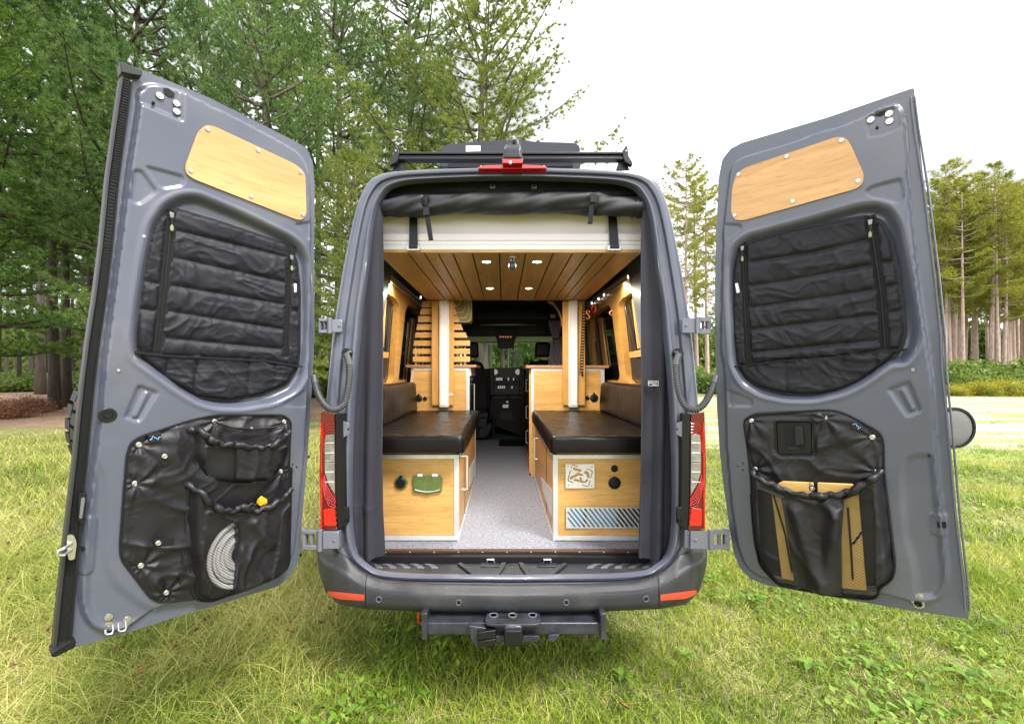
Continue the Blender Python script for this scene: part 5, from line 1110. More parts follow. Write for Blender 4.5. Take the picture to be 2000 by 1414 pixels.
# ---------------------------------------------------------------- roof rack, roof box, brake light
RK = thing('roof_rack_bar', 'black crossbar of the roof rack with angled end brackets', 'roof rack', (.045, 2.45, Z_(330, 2.45)))
Yk = 2.36
for i, (ya, yb, dy) in enumerate(((296.5, 301, 0), (301.4, 306, .012), (306.4, 311, .002))):
    MB().box((X_(770, Yk), Yk+dy, Z_(yb, Yk)), (X_(1226, Yk), Yk+.05, Z_(ya, Yk))).build('bar_profile', M['black_metal'], RK, bevel=.003)
f_ = vplane(Yk-.004)
for s_ in (0, 1):
    m2 = (lambda l: l) if s_ == 0 else (lambda l: [(1996-x, y) for x, y in l])
    MB().prism(f_, rounded(f_.pts(m2([(770, 287), (772.5, 283), (777, 290), (779, 304), (775, 316), (761, 324), (760, 318), (768, 305)])), .003, 2), -.03, 0).build('end_bracket', M['black_metal'], RK, bevel=.002)
    MB().hexa([W(*p, Y) for Y in (Yk+.01, Yk+.16) for p in m2([(766, 330), (772, 330), (790, 308), (780, 306)])] if 0 else [W(*p, Y) for Y in (Yk+.03, Yk+.08) for p in m2([(766, 334), (794, 334), (786, 311), (774, 311)])][:8]).build('rack_foot', M['black_metal'], RK, bevel=.003)
    disc(f_, *m2([(773, 295)])[0], .005, 0, .004, 'rack_bolt', M['steel'], RK, 8)
# roof box / fan housing behind the bar
Yx = 2.75
zb = crop(700, 250, 3.333)
fx = vplane(Yx)
rb_ = thing('roof_box', 'glossy dark roof box with a white sticker standing behind the rack bar', 'roof box', (.045, Yx+.3, Z_(322, Yx)))
prof_ = zb([(535, 250), (536, 150), (548, 120), (600, 100), (720, 93), (840, 84), (900, 75), (1060, 72), (1140, 84), (1260, 88), (1390, 92), (1430, 105), (1443, 140), (1446, 250)])
U_ = fx.pts(prof_); G = []
for Y, k, dz in ((0, .985, -.02), (0, 1, -.006), (.012, 1, 0), (.25, 1, .0), (.5, 1, -.01), (.62, .97, -.03)):
    G.append([(.06+(u-.06)*k, Yx+Y, v+(dz if i not in (0, 13) else 0)) for i, (u, v) in enumerate(dens([np.array(q) for q in U_], 3)) for _ in (0,)])
b = MB(); b.grid([g[::-1] for g in G]); b.add(G[0], [tuple(range(len(G[0])))])
b.build('box_shell', mat('gloss_box', (.008, .011, .022), .10, coat=.35, spec=.5), rb_, smooth=40)
fx2 = vplane(Yx-.006)
MB().prism(fx2, fx2.pts(zb([(700, 117), (795, 117), (795, 154), (700, 156)])), 0, .002).build('sticker', M['white'], rb_)
for i, (x, y, s__) in enumerate(((715, 133, .018),)): text('A', fx2, *zb([(x, y)])[0], .003, .014, M['rubber'], rb_)
MB().prism(fx2, fx2.pts(zb([(690, 205), (1290, 205), (1290, 225), (690, 225)])), -.02, .002).build('checker_strip', M['rubber'], rb_)
b = MB()
for k in range(40):
    for r in (0, 1):
        x = 692+k*15+(7.5 if r else 0)
        if 945 < x < 1070: continue
        b.prism(fx2, fx2.pts(zb([(x, 206+r*9), (x+7.5, 206+r*9), (x+7.5, 215+r*9), (x, 215+r*9)])), .002, .003)
tag(b.build('checker_print', M['white'], rb_), None, None, kind='stuff')
for x in (635, 1340): disc(fx2, *zb([(x, 227)])[0], .011, 0, .02, 'round_fitting', M['white_post'], rb_, 14, True)
MB().prism(vplane(2.62), rounded(vplane(2.62).pts(zb([(580, 240), (600, 212), (1380, 212), (1410, 250), (580, 260)])), .02), -.05, 0).build('box_base', M['black_plastic'], rb_, bevel=.005)
# brake light and camera housing
fb_ = vplane(2.235)
BLt = MB().prism(fb_, rounded(fb_.pts(zb([(778, 258), (830, 246), (960, 242), (1060, 242), (1180, 246), (1228, 254), (1226, 267), (780, 269)])), .004), -.10, .004).build('high_brake_light', M['red_glass'], van, bevel=.003)
for x in (799, 1208): disc(fb_, *zb([(x, 250)])[0], .004, .003, .006, 'brake_light_screw', M['steel'], BLt, 8)
fc_ = Frame(W(1001, 320, 2.225), (1, 0, 0), (0, .12, 1)); zc_ = crop(970, 265, 20.2)
P_ = rounded(fc_.pts(zc_([(430, 140), (850, 140), (920, 240), (960, 480), (1030, 1080), (210, 1080), (290, 600), (350, 300)])), .006)
def hcam(u, v):
    return .03*sm((fc_.uv(1000, 275)[1]-v+.0)/.04)+0*u
CM = relief('camera_housing', fc_, P_, lambda u, v: .0+.012*sm(-sdf(u, v, P_)/.012)+.02*sm((.105-v)/.05), .004, .06, M['black_metal'], van, smooth=50)
MB().prism(fc_, fc_.pts(zc_([(215, 1085), (1035, 1085), (1010, 1250), (240, 1250)])), -.05, .035).build('brake_lens_block', M['red_glass'], van, bevel=.002)
u, v = fc_.uv(*zc_([(688, 325)])[0]); MB().lathe(fc_.P(u, v, .012), fc_.n, [(.010, 0), (.010, .003), (.007, .001), (.0035, .004), (.0005, .004)], 16).build('camera_screw', M['rubber'], CM)
for x in (480, 785): u, v = fc_.uv(*zc_([(x, 740)])[0], .02); MB().lathe(fc_.P(u, v, .025), fc_.n, [(.008, 0), (.007, .003), (.0005, .004)], 12).build('camera_screw', M['steel'] if x < 500 else M['rubber'], CM)
MB().prism(fc_, fc_.pts(zc_([(440, 960), (790, 960), (780, 1030), (440, 1030)]), .03), .030, .034).build('camera_window', M['alu'], CM)
u, v = fc_.uv(*zc_([(540, 1085)])[0], .03); MB().lathe(fc_.P(u, v, .03), fc_.n, [(.008, 0), (.007, .006), (.0005, .009)], 12).build('camera_lens', M['white'], CM, smooth=60)
# ================================================================ QUILTED WINDOW COVERS AND DOOR BAGS
def add_uv(o, fr):
    me = o.data; n = len(me.vertices); co = np.empty(n*3, 'f'); me.vertices.foreach_get('co', co); co = co.reshape(-1, 3)+origin_of(o)
    q = co-fr.O; uv = np.stack([q@fr.eu, q@fr.ev], 1); li = np.empty(len(me.loops), 'i'); me.loops.foreach_get('vertex_index', li)
    l = me.uv_layers.new(name='UVMap'); l.data.foreach_set('uv', uv[li].astype('f').ravel())
def on(fr, l, h): return [fr.P(u, v, h) for u, v in fr.pts(l, h)]
def ribbon(fr, l, w_, h0, h1, name, m, parent):
    b = MB(); P_ = fr.pts(l, h0); b_ = []
    L_, R_ = [], []
    for i, p in enumerate(P_):
        a_ = np.array(P_[max(i-1, 0)]); c = np.array(P_[min(i+1, len(P_)-1)]); t = (c-a_)/np.linalg.norm(c-a_); n = np.array((-t[1], t[0]))
        L_.append(tuple(np.array(p)+n*w_)); R_.append(tuple(np.array(p)-n*w_))
    for i in range(len(P_)-1): b.prism(fr, [L_[i], L_[i+1], R_[i+1], R_[i]], h0, h1)
    return b.build(name, m, parent, smooth=30)
tagm = mat('zip_tag', (.26, .28, .15), .5)
def cover(fr, outl, seams, pkt, vert, zips, slots, label, seed, BASEH=-.038):
    t_ = thing('window_cover', label, 'window cover', tuple(fr.P(*fr.uv(*outl[0]))))
    P_ = rounded(fr.pts(outl), .02); sg = [fr.pts(s_) for s_ in seams]; pk = fr.pts(pkt); vt = [fr.pts(s_) for s_ in vert]; zp = [fr.pts(z) for z in zips]
    def dpoly(u, v, L_):
        d = np.full(len(u), 9.)
        for a_, c in zip(L_, L_[1:]): d = np.minimum(d, dseg(u, v, a_, c)[0])
        return d
    def hf(u, v):
        de = -sdf(u, v, P_); ds = np.full(len(u), 9.)
        for s_ in sg: ds = np.minimum(ds, dpoly(u, v, s_))
        dp = dpoly(u, v, pk)
        # below the pocket's top edge? signed by interpolation
        us = np.array([p[0] for p in pk]); vs = np.array([p[1] for p in pk]); o_ = np.argsort(us); below = v < np.interp(u, us[o_], vs[o_])
        dv = np.full(len(u), 9.)
        for s_ in vt: dv = np.minimum(dv, dpoly(u, v, s_))
        dz = np.full(len(u), 9.)
        for z in zp: dz = np.minimum(dz, dpoly(u, v, z))
        puck = .6+.8*noise(u*2.2, v*.5, 22, seed)
        q = .0115*(1-np.exp(-np.where(below, np.minimum(dv, de), np.minimum(ds, dp))/.012))
        edge = sm(de/.02)
        h = BASEH+.010+q*edge*(.8+.4*noise(u, v, 5, seed+1))
        # gathers running across the seams
        near = np.exp(-np.minimum(np.minimum(ds, dv), dp)/.02)
        h += .0048*near*(noise(u*3.0, v*.6, 24, seed+2))*edge
        h += (.0045*wrinkle(u, v, seed+3, 9, .9, 2.6)+.0036*wrinkle(u, v, seed+4, 7, -.5, 2.4)+.0022*wrinkle(u, v, seed+9, 17, 1.25, 2.2)+.004*noise(u, v, 11, seed+5))*edge*sm(np.minimum(ds, dz)/.02)
        h += np.where(below, .004+.004*noise(u, v, 6, seed+6)+.004*wrinkle(u, v, seed+7, 9, 1.3, 1.8), 0)*sm((de-.0)/.03)
        h = np.where(dz < .016, BASEH+.014+.001*np.sin(v*900), h)
        h = np.where(de < .016, BASEH+.012+.0015*np.sin((u+v)*500)+.002*noise(u, v, 30, 2), h)
        return h
    o = relief('quilted_panel', fr, P_, hf, .0052, .045, M['quilt'], t_, back=False, smooth=80)
    ribbon(fr, list(pkt), .004, BASEH+.021, BASEH+.031, 'pocket_binding', M['webbing'], t_)
    for i, z in enumerate(zips):
        ribbon(fr, z, .017, BASEH+.012, BASEH+.017, 'zip_tape', M['webbing'], t_)
        zt = MB().tube(on(fr, z, BASEH+.019), .0032, 6).build('zip_teeth', M['black_plastic'], t_)
        x, y = slots[i]; u, v = fr.uv(x, y, BASEH+.025)
        sl_ = MB().prism(fr, [(u-.006, v-.012), (u+.006, v-.012), (u+.008, v+.010), (u-.008, v+.010)], BASEH+.018, BASEH+.030).build('zip_slider', M['pull'], t_, bevel=.002)
        MB().prism(fr, [(u-.0035, v-.045), (u+.0035, v-.045), (u+.0035, v-.010), (u-.0035, v-.010)], BASEH+.028, BASEH+.031).build('pull_cord', M['black_plastic'], t_)
        MB().prism(fr, rounded([(u-.005, v-.062), (u+.005, v-.062), (u+.006, v-.05), (u+.003, v-.038), (u-.003, v-.038), (u-.006, v-.05)], .004), BASEH+.026, BASEH+.033).build('pull_tag', tagm, t_, bevel=.002)
    return t_
W1 = cover(FL, C1([(408, 1350), (412, 1240), (450, 960), (482, 815), (525, 748), (600, 713), (800, 772), (1130, 884), (1172, 960), (1186, 1100), (1184, 1380)])+C2([(1176, 45), (1125, 125), (1000, 178), (850, 205), (700, 190), (600, 135), (480, 45), (425, 0)]),
    [C1([(600, 820), (1110, 945)]), C1([(590, 945), (1108, 1062)]), C1([(575, 1075), (1100, 1165)]), C1([(565, 1195), (1095, 1280)]), C1([(550, 1320), (1090, 1372)]), C1([(440, 1050), (540, 1075)]), C1([(425, 1180), (530, 1200)]), C1([(1130, 1060), (1180, 1075)]), C1([(1125, 1190), (1182, 1200)])],
    C1([(400, 1385), (520, 1400), (800, 1414)])+C2([(1000, 10), (1175, 38)]), [C2([(575, 0), (560, 80), (575, 140)]), C2([(715, 5), (690, 120), (710, 195)]), C2([(950, 15), (935, 190)]), C2([(1068, 25), (1062, 120)])],
    [C1([(582, 735), (560, 950), (540, 1150), (515, 1385)]), C1([(1130, 895), (1122, 1150), (1112, 1400)])], [C1([(578, 755)])[0], C1([(1130, 950)])[0]],
    'black quilted window cover with two zips snapped into the left door', 11)
W2 = cover(FR, C3([(156, 1200), (150, 960), (162, 835), (200, 772), (250, 745), (450, 690), (780, 628), (862, 652), (905, 730), (932, 850), (962, 1050), (975, 1180), (948, 1260), (880, 1340)])+C4([(1010, 5), (930, 72), (830, 140), (720, 180), (600, 200), (430, 190), (310, 160), (232, 110), (192, 50)])+C3([(172, 1335)]),
    [C3([(250, 850), (545, 805), (800, 745)]), C3([(240, 962), (400, 940), (800, 866)]), C3([(240, 1063), (805, 982)]), C3([(240, 1166), (820, 1098)]), C3([(255, 1270), (840, 1213)]), C3([(868, 855), (925, 845)]), C3([(880, 965), (945, 955)]), C3([(890, 1085), (960, 1075)]), C3([(155, 980), (205, 975)])],
    C3([(165, 1335), (400, 1308), (660, 1290), (820, 1270), (970, 1255)]), [C3([(402, 1310), (408, 1414)])+C4([(455, 90), (460, 190)]), C3([(665, 1290), (672, 1400)])+C4([(748, 60), (745, 170)]), C3([(822, 1270), (825, 1350)])],
    [C3([(800, 640), (820, 800), (850, 1000), (868, 1250)]), C3([(212, 765), (222, 1050), (237, 1320)])], [C3([(800, 670)])[0], C3([(212, 790)])[0]],
    'black quilted window cover with two zips snapped into the right door', 31)
b = MB().prism(FL, FL.pts(C1([(1143, 1070), (1153, 1070), (1152, 1110), (1142, 1110)]), -.01), -.028, -.010).build('brand_tab', M['print_white'], W1)
b = MB().prism(FR, FR.pts(C3([(178, 952), (190, 950), (198, 992), (186, 996)]), -.01), -.028, -.010).build('brand_tab', M['print_white'], W2)

def snap(fr, px, py, h, T, r=.0098):
    u, v = fr.uv(px, py, h)
    return MB().lathe(fr.P(u, v, h), fr.n, [(r, -.004), (r, .002), (r*.8, .004), (r*.62, .003), (r*.55, .003), (r*.45, .0065), (.0005, .0065)], 18).build('snap', M['steel'], T, smooth=35)
def bag_base(fr, outl, snaps, T, seed, hole=None):
    P_ = rounded(fr.pts(outl), .03); sp = [fr.uv(x, y) for x, y in snaps]; HP = [rounded(fr.pts(hole), .012)] if hole else []
    def hf(u, v):
        de = -sdf(u, v, P_)
        h = .004+.012*sm(de/.06)
        for i, (a_, c) in enumerate(sp):
            r = np.hypot(u-a_, v-c); th = np.arctan2(v-c, u-a_)
            h += .0055*np.sin(th*7+i*2+2*noise(u, v, 6, seed))*np.exp(-r/.13)*sm(r/.02)-.006*np.exp(-(r/.022)**2)
        h += .010*(wrinkle(u, v, seed+1, 5, -.45, 2.4)-.3)+.006*noise(u, v, 5, seed+2)+.003*wrinkle(u, v, seed+3, 9, .9, 2)+.0014*wrinkle(u, v, seed+4, 20, -.7, 2.5)
        if HP:
            dh = sdf(u, v, HP[0]); h = np.where(dh < .012, .010+.001*np.sin((u-v)*600), h)
        return np.where(de < .008, .006, np.maximum(h, .001))
    o = relief('backing_cloth', fr, P_, hf, .0055, .004, M['nylon'], T, back=False, holes=HP, smooth=80)
    MB().tube([fr.P(u, v, .005) for u, v in P_], .0042, 6, closed=True).build('edge_piping', M['webbing'], T)
    if HP: MB().tube([fr.P(u, v, .011) for u, v in HP[0]], .0035, 6, closed=True).build('edge_piping', M['webbing'], T)
    for x, y in snaps: snap(fr, x, y, .008, T)
def pocket(fr, outl, ext, nets, T, seed, depth, hemline, step=.0055, folds=None):
    P_ = rounded(fr.pts(outl), .015); E_ = rounded(fr.pts(ext), .03); N_ = [fr.pts(n) for n in nets]
    def base(u, v):
        d = np.clip(-sdf(u, v, E_), 0, None)
        return .010+depth*sm(d/.035)
    def hf(u, v):
        h = base(u, v)+.010*(wrinkle(u, v, seed, 6, 1.35, 2.2)-.3)+.006*(wrinkle(u, v, seed+1, 5, -.9, 2)-.3)+.006*noise(u, v, 7, seed+2)+.0016*wrinkle(u, v, seed+7, 18, 1.1, 2.6)
        if folds: h += folds(u, v)
        for n in N_: h = np.where(np.abs(sdf(u, v, n)) < .006, base(u, v)+.004, h)
        return h
    o = relief('pocket', fr, P_, hf, step, -.008, M['nylon'], T, back=False, holes=N_, smooth=80)
    for n in N_:
        q = relief('net_panel', fr, n, lambda u, v: base(u, v)-.001+.005*noise(u, v, 8, seed+5), .012, -.012, M['net'], T, back=False, smooth=80); add_uv(q, fr)
        b = MB(); uu = np.array([p[0] for p in n]); vv = np.array([p[1] for p in n]); hh_ = base(uu, vv)
    # ruffled hem
    L_ = fr.pts(hemline, .03); n_ = 90; t = np.linspace(0, len(L_)-1, n_); U = np.interp(t, range(len(L_)), [p[0] for p in L_]); Vv = np.interp(t, range(len(L_)), [p[1] for p in L_])
    H_ = base(U, Vv)+.006; rs = np.random.RandomState(seed); rr = []
    for k in range(n_): rr.append(.0120+.0022*math.sin(k*.55+math.sin(k*.31)*2)+.0035*rs.rand())
    pth = [fr.P(U[k], Vv[k]+.004*math.sin(k*.7), H_[k]+.004*math.sin(k*.55)) for k in range(n_)]
    MB().tube(pth, rr, 10).build('gathered_hem', M['nylon'], T, smooth=80)
    MB().tube([fr.P(u, v, .012+.0) for u, v in E_ if v < max(p[1] for p in L_)+.0], .0045, 6).build('pocket_piping', M['webbing'], T)
    return base
O1 = thing('door_organizer', 'black nylon bag panel with two net pockets on the left door, hose showing through', 'organizer bag', tuple(FL.P(*FL.uv(300, 1000))))
bag_base(FL, C2([(372, 440), (392, 385), (440, 358), (660, 285), (780, 260), (1090, 260), (1126, 288), (1120, 400), (1112, 700), (1104, 930), (1060, 985), (860, 1078), (620, 1112), (520, 1120), (480, 1098), (345, 920), (340, 860), (358, 600)]),
         C2([(428, 397), (410, 575), (437, 953), (553, 1077), (1080, 519), (1096, 291), (776, 290)]), O1, 41)
up = lambda l: C2(l)
pocket(FL, up([(662, 345), (720, 340), (760, 360), (850, 372), (1000, 372), (1060, 350), (1112, 310), (1112, 400), (1088, 470), (1030, 560), (940, 572), (820, 575), (740, 560), (692, 500), (662, 440)]),
       up([(655, 250), (1120, 250), (1115, 400), (1088, 475), (1030, 563), (940, 576), (820, 578), (738, 563), (690, 502), (660, 440)]),
       [up([(718, 395), (852, 405), (850, 558), (745, 548), (708, 490)]), up([(1020, 425), (1088, 395), (1082, 460), (1028, 545), (985, 555)])], O1, 51, .045,
       up([(668, 335), (700, 330), (745, 368), (800, 392), (860, 395), (950, 405), (1020, 400), (1070, 370), (1108, 330)]), .005)
bs = pocket(FL, up([(655, 590), (700, 605), (760, 670), (820, 695), (900, 690), (960, 690), (1050, 650), (1108, 600), (1112, 950), (1060, 1000), (940, 1050), (830, 1085), (760, 1112), (692, 1105), (675, 1075), (650, 900), (648, 700)]),
       up([(640, 480), (1125, 480), (1115, 950), (1060, 1002), (940, 1052), (830, 1087), (760, 1114), (690, 1107), (672, 1075), (640, 850)]),
       [up([(718, 685), (848, 735), (858, 900), (840, 1078), (760, 1100), (690, 1078), (692, 900)]), up([(1062, 690), (1106, 640), (1104, 880), (1085, 930), (1010, 1010), (1045, 850)])], O1, 61, .06,
       up([(652, 585), (690, 600), (740, 655), (800, 690), (850, 690), (880, 672), (920, 685), (960, 690), (1020, 665), (1070, 635), (1108, 590)]),
       folds=lambda u, v: .016*np.exp(-(dseg(u, v, FL.uv(*C2([(930, 740)])[0]), FL.uv(*C2([(1000, 840)])[0]))[0]/.022)**2)+.014*np.exp(-(dseg(u, v, FL.uv(*C2([(870, 860)])[0]), FL.uv(*C2([(960, 990)])[0]))[0]/.02)**2))
ribbon(FL, C2([(655, 590), (640, 780), (628, 900), (618, 1035)]), .004, .012, .018, 'edge_piping', M['webbing'], O1)
# tabs, tag, zip, toggle
for p, s_ in (([(528, 432), (563, 434), (563, 495), (530, 495)], (546, 450)), ([(495, 832), (590, 826), (590, 862), (497, 866)], (517, 849))):
    MB().prism(FL, FL.pts(C2(p), .02), .012, .022).build('snap_tab', M['webbing'], O1, bevel=.002); x, y = C2([s_])[0]; snap(FL, x, y, .024, O1, .0095)
def zigtag(fr, quad, zz, h, T, h0=.008):
    MB().prism(fr, fr.pts(quad, h), h0, h).build('logo_tab', M['dash'], T); MB().tube(on(fr, zz, h+.001), .0014, 5).build('logo_zigzag', M['print_blue'], T)
zigtag(FL, C2([(472, 356), (527, 340), (535, 372), (482, 388)]), [(280+x/40.4, 835+y/40.4) for x, y in ((500, 990), (660, 920), (740, 660), (960, 850), (1010, 790), (1160, 960), (1230, 770), (1370, 740))], .028, O1)
MB().tube(on(FL, C2([(775, 292), (860, 318), (950, 325), (1040, 318), (1090, 308)]), .03), .004, 6).build('zip_teeth', M['black_plastic'], O1)
snap(FL, *C2([(946, 320)])[0], .034, O1, .006)
MB().tube(on(FL, C2([(930, 680), (945, 668), (962, 672), (968, 688), (950, 698), (934, 692)]), .085), .0035, 6, closed=True).build('cord_toggle', M['black_plastic'], O1)
# hose in the lower pocket
b = MB(); cu_, cv_ = FL.uv(*C2([(902, 898)])[0], .03); pts = []
for k in range(420):
    a_ = k/420*2*math.pi*6; rr = .141-.0165*(k/70)+.004*math.sin(k*.05); pts.append(FL.P(cu_+rr*.92*math.cos(a_), cv_+rr*1.05*math.sin(a_), .028+.006*math.sin(a_*.5+.4)))
o = b.tube(pts, .0095, 8).build('coiled_hose', M['hose'], None, smooth=80); tag(recentre(o), 'pale coiled hose in the lower net pocket of the left door bag', 'hose')
b = MB(); P0 = FL.P(*FL.uv(*C2([(995, 655)])[0], .05), .05)
yf = relief('yellow_pouch', FL, rounded(FL.pts(C2([(972, 670), (978, 650), (995, 634), (1012, 645), (1014, 662), (990, 680)]), .05), .004), lambda u, v: .06+.008*noise(u, v, 40, 2), .004, -.04, M['yellow'], None)
tag(recentre(yf), 'crumpled yellow cloth sticking out of the lower pocket of the left bag', 'cloth')

O2 = thing('door_organizer', 'black nylon bag panel with one wide pocket on the right door, bamboo boards showing through', 'organizer bag', tuple(FR.P(*FR.uv(1500, 950))))
bag_base(FR, C4([(250, 310), (300, 285), (400, 280), (650, 264), (722, 268), (800, 300), (940, 380), (956, 430), (958, 580), (1015, 1050), (1010, 1110), (955, 1152), (600, 1160), (400, 1100), (330, 1060), (300, 950), (285, 700), (280, 600), (262, 450), (245, 340)]),
         C4([(282, 318), (665, 306), (900, 403), (916, 578), (302, 564)]), O2, 71, C4([(405, 322), (430, 318), (590, 320), (600, 340), (604, 470), (590, 492), (430, 490), (412, 470)]))
bs2 = pocket(FR, C4([(288, 582), (330, 612), (420, 645), (500, 672), (600, 692), (700, 690), (800, 668), (900, 602), (950, 578), (962, 650), (985, 850), (1012, 1060), (1000, 1120), (930, 1170), (922, 1212), (880, 1222), (700, 1203), (500, 1165), (420, 1148), (380, 1105), (330, 1050), (300, 900), (286, 720)]),
       C4([(280, 450), (950, 450), (965, 650), (990, 850), (1015, 1060), (1003, 1122), (935, 1172), (926, 1215), (882, 1226), (700, 1206), (500, 1168), (418, 1152), (376, 1106), (326, 1052), (296, 900), (282, 720)]),
       [C4([(330, 645), (450, 692), (468, 800), (522, 1158), (420, 1138), (352, 1040)]), C4([(762, 702), (905, 640), (920, 800), (922, 1205), (750, 1195), (748, 900)])], O2, 81, .055,
       C4([(286, 578), (320, 600), (400, 636), (470, 668), (560, 690), (640, 690), (720, 685), (800, 668), (880, 620), (945, 575)]),
       folds=lambda u, v: .026*np.exp(-(dseg(u, v, FR.uv(*C4([(520, 760)])[0]), FR.uv(*C4([(640, 1150)])[0]))[0]/.03)**2)+.024*np.exp(-(dseg(u, v, FR.uv(*C4([(730, 760)])[0]), FR.uv(*C4([(670, 1150)])[0]))[0]/.028)**2)+.012*np.exp(-(dseg(u, v, FR.uv(*C4([(665, 720)])[0]), FR.uv(*C4([(720, 780)])[0]))[0]/.02)**2))
zigtag(FR, C4([(800, 320), (852, 345), (842, 372), (792, 350)]), C4([(800, 338), (815, 333), (822, 348), (830, 345), (826, 362), (842, 350)]), .03, O2)
MB().tube(on(FR, C4([(578, 650), (582, 632), (600, 628), (612, 612), (622, 622)]), .09), .0015, 5).build('draw_cord', M['webbing'], O2)
MB().tube(on(FR, C4([(588, 650), (598, 655), (606, 668), (594, 678), (582, 670), (580, 658)]), .085), .004, 6, closed=True).build('cord_toggle', M['rubber'], O2)
u, v = FR.uv(*C4([(594, 665)])[0], .085); MB().lathe(FR.P(u, v, .083), FR.n, [(.009, 0), (.009, .005), (.006, .006), (.005, .002), (.0005, .002)], 14).build('eyelet', M['steel'], O2)
FT = thing('folding_table', 'bamboo folding table boards standing in the pocket of the right door bag', 'folding table', tuple(FR.P(*FR.uv(1600, 1150))))
for p in ([(384, 655), (445, 625), (600, 632), (612, 1150), (530, 1138), (440, 1118)], [(622, 632), (800, 640), (830, 690), (872, 1180), (750, 1168), (630, 1155)]): MB().prism(FR, FR.pts(C4(p), .03), .030, .042).build('table_board', M['table_wood'], FT, bevel=.002)
MB().tube(on(FR, C4([(395, 700), (455, 900), (488, 1090)]), .044), .004, 6).build('table_cord', M['rubber'], FT)
MB().tube(on(FR, C4([(775, 760), (790, 960), (800, 1130)]), .044), .004, 6).build('table_cord', M['rubber'], FT)
MB().tube(on(FR, C4([(848, 885), (800, 950)]), .044), .004, 6).build('table_cord', M['rubber'], FT)
# ================================================================ OUTDOORS
def island_mat(name, cols, rough=.6, pos=None, trans=0, spec=.3, bscale=.35):
    """each blade or needle takes its own tone; a broad noise shifts patches"""
    m = bpy.data.materials.new(name); m.use_nodes = True; t = m.node_tree; b = t.nodes['Principled BSDF']; L = t.links.new
    g = t.nodes.new('ShaderNodeNewGeometry'); r = t.nodes.new('ShaderNodeValToRGB'); cr_ = r.color_ramp
    while len(cr_.elements) < len(cols): cr_.elements.new(.5)
    for e, (p, c) in zip(cr_.elements, cols): e.position = p; e.color = (*c, 1)
    tc_ = t.nodes.new('ShaderNodeTexCoord'); n = t.nodes.new('ShaderNodeTexNoise'); n.inputs['Scale'].default_value = bscale; n.inputs['Detail'].default_value = 3; L(g.outputs['Position'], n.inputs[0])
    a = t.nodes.new('ShaderNodeMath'); a.operation = 'MULTIPLY_ADD'; a.inputs[1].default_value = 1.1; a.inputs[2].default_value = -.30; L(n.outputs['Fac'], a.inputs[0])
    c_ = t.nodes.new('ShaderNodeMath'); c_.operation = 'MULTIPLY_ADD'; c_.inputs[1].default_value = .55; L(g.outputs['Random Per Island'], c_.inputs[0]); L(a.outputs[0], c_.inputs[2]); L(c_.outputs[0], r.inputs[0])
    L(r.outputs[0], b.inputs['Base Color']); b.inputs['Roughness'].default_value = rough; b.inputs['Specular IOR Level'].default_value = spec
    if trans:
        tl = t.nodes.new('ShaderNodeBsdfTranslucent'); L(r.outputs[0], tl.inputs[0]); mi = t.nodes.new('ShaderNodeMixShader'); mi.inputs[0].default_value = trans
        L(b.outputs[0], mi.inputs[1]); L(tl.outputs[0], mi.inputs[2]); L(mi.outputs[0], t.nodes['Material Output'].inputs[0])
    return m
G_lawn = island_mat('lawn_blade', [(0, (.045, .10, .008)), (.32, (.14, .25, .018)), (.60, (.34, .44, .04)), (.82, (.56, .56, .12)), (1, (.72, .62, .28))], .5, trans=.35, bscale=.8)
G_long = island_mat('long_grass_blade', [(0, (.045, .09, .010)), (.28, (.12, .20, .020)), (.52, (.34, .39, .06)), (.75, (.58, .54, .19)), (1, (.78, .67, .36))], .5, trans=.35, bscale=.8)
G_leaf = island_mat('weed_leaf', [(0, (.06, .13, .012)), (.5, (.17, .30, .035)), (1, (.36, .46, .09))], .45, trans=.35, bscale=2)
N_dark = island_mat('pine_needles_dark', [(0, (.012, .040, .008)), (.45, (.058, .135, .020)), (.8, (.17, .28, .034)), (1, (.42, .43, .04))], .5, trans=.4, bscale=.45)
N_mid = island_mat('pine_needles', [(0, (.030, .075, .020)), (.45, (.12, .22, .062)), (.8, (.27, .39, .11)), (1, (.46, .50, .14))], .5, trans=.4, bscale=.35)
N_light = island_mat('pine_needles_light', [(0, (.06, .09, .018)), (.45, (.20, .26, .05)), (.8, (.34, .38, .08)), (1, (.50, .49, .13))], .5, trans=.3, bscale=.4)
N_red = island_mat('red_pine_needles', [(0, (.10, .13, .022)), (.45, (.27, .30, .04)), (.8, (.46, .45, .07)), (1, (.60, .52, .12))], .5, trans=.5, bscale=.3)
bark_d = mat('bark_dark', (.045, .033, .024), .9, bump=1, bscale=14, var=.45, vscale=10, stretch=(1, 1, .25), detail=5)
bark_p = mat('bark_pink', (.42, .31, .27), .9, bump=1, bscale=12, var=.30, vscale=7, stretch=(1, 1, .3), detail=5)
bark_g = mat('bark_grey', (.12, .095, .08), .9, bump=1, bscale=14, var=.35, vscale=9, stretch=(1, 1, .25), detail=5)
# ground
gm = mat('meadow_soil', (.105, .115, .030), .95, bump=.6, bscale=40, col2=(.26, .24, .09), vscale=1.3, detail=8)
def sheet(name, pts, z, m, kind='structure'):
    o = MB().add([(x, y, z) for x, y in pts], [tuple(range(len(pts)))]).build(name, m, None, None); tag(o, None, None, kind=kind); return o
sheet('ground', [(-260, -40), (260, -40), (260, 420), (-260, 420)], 0, gm)
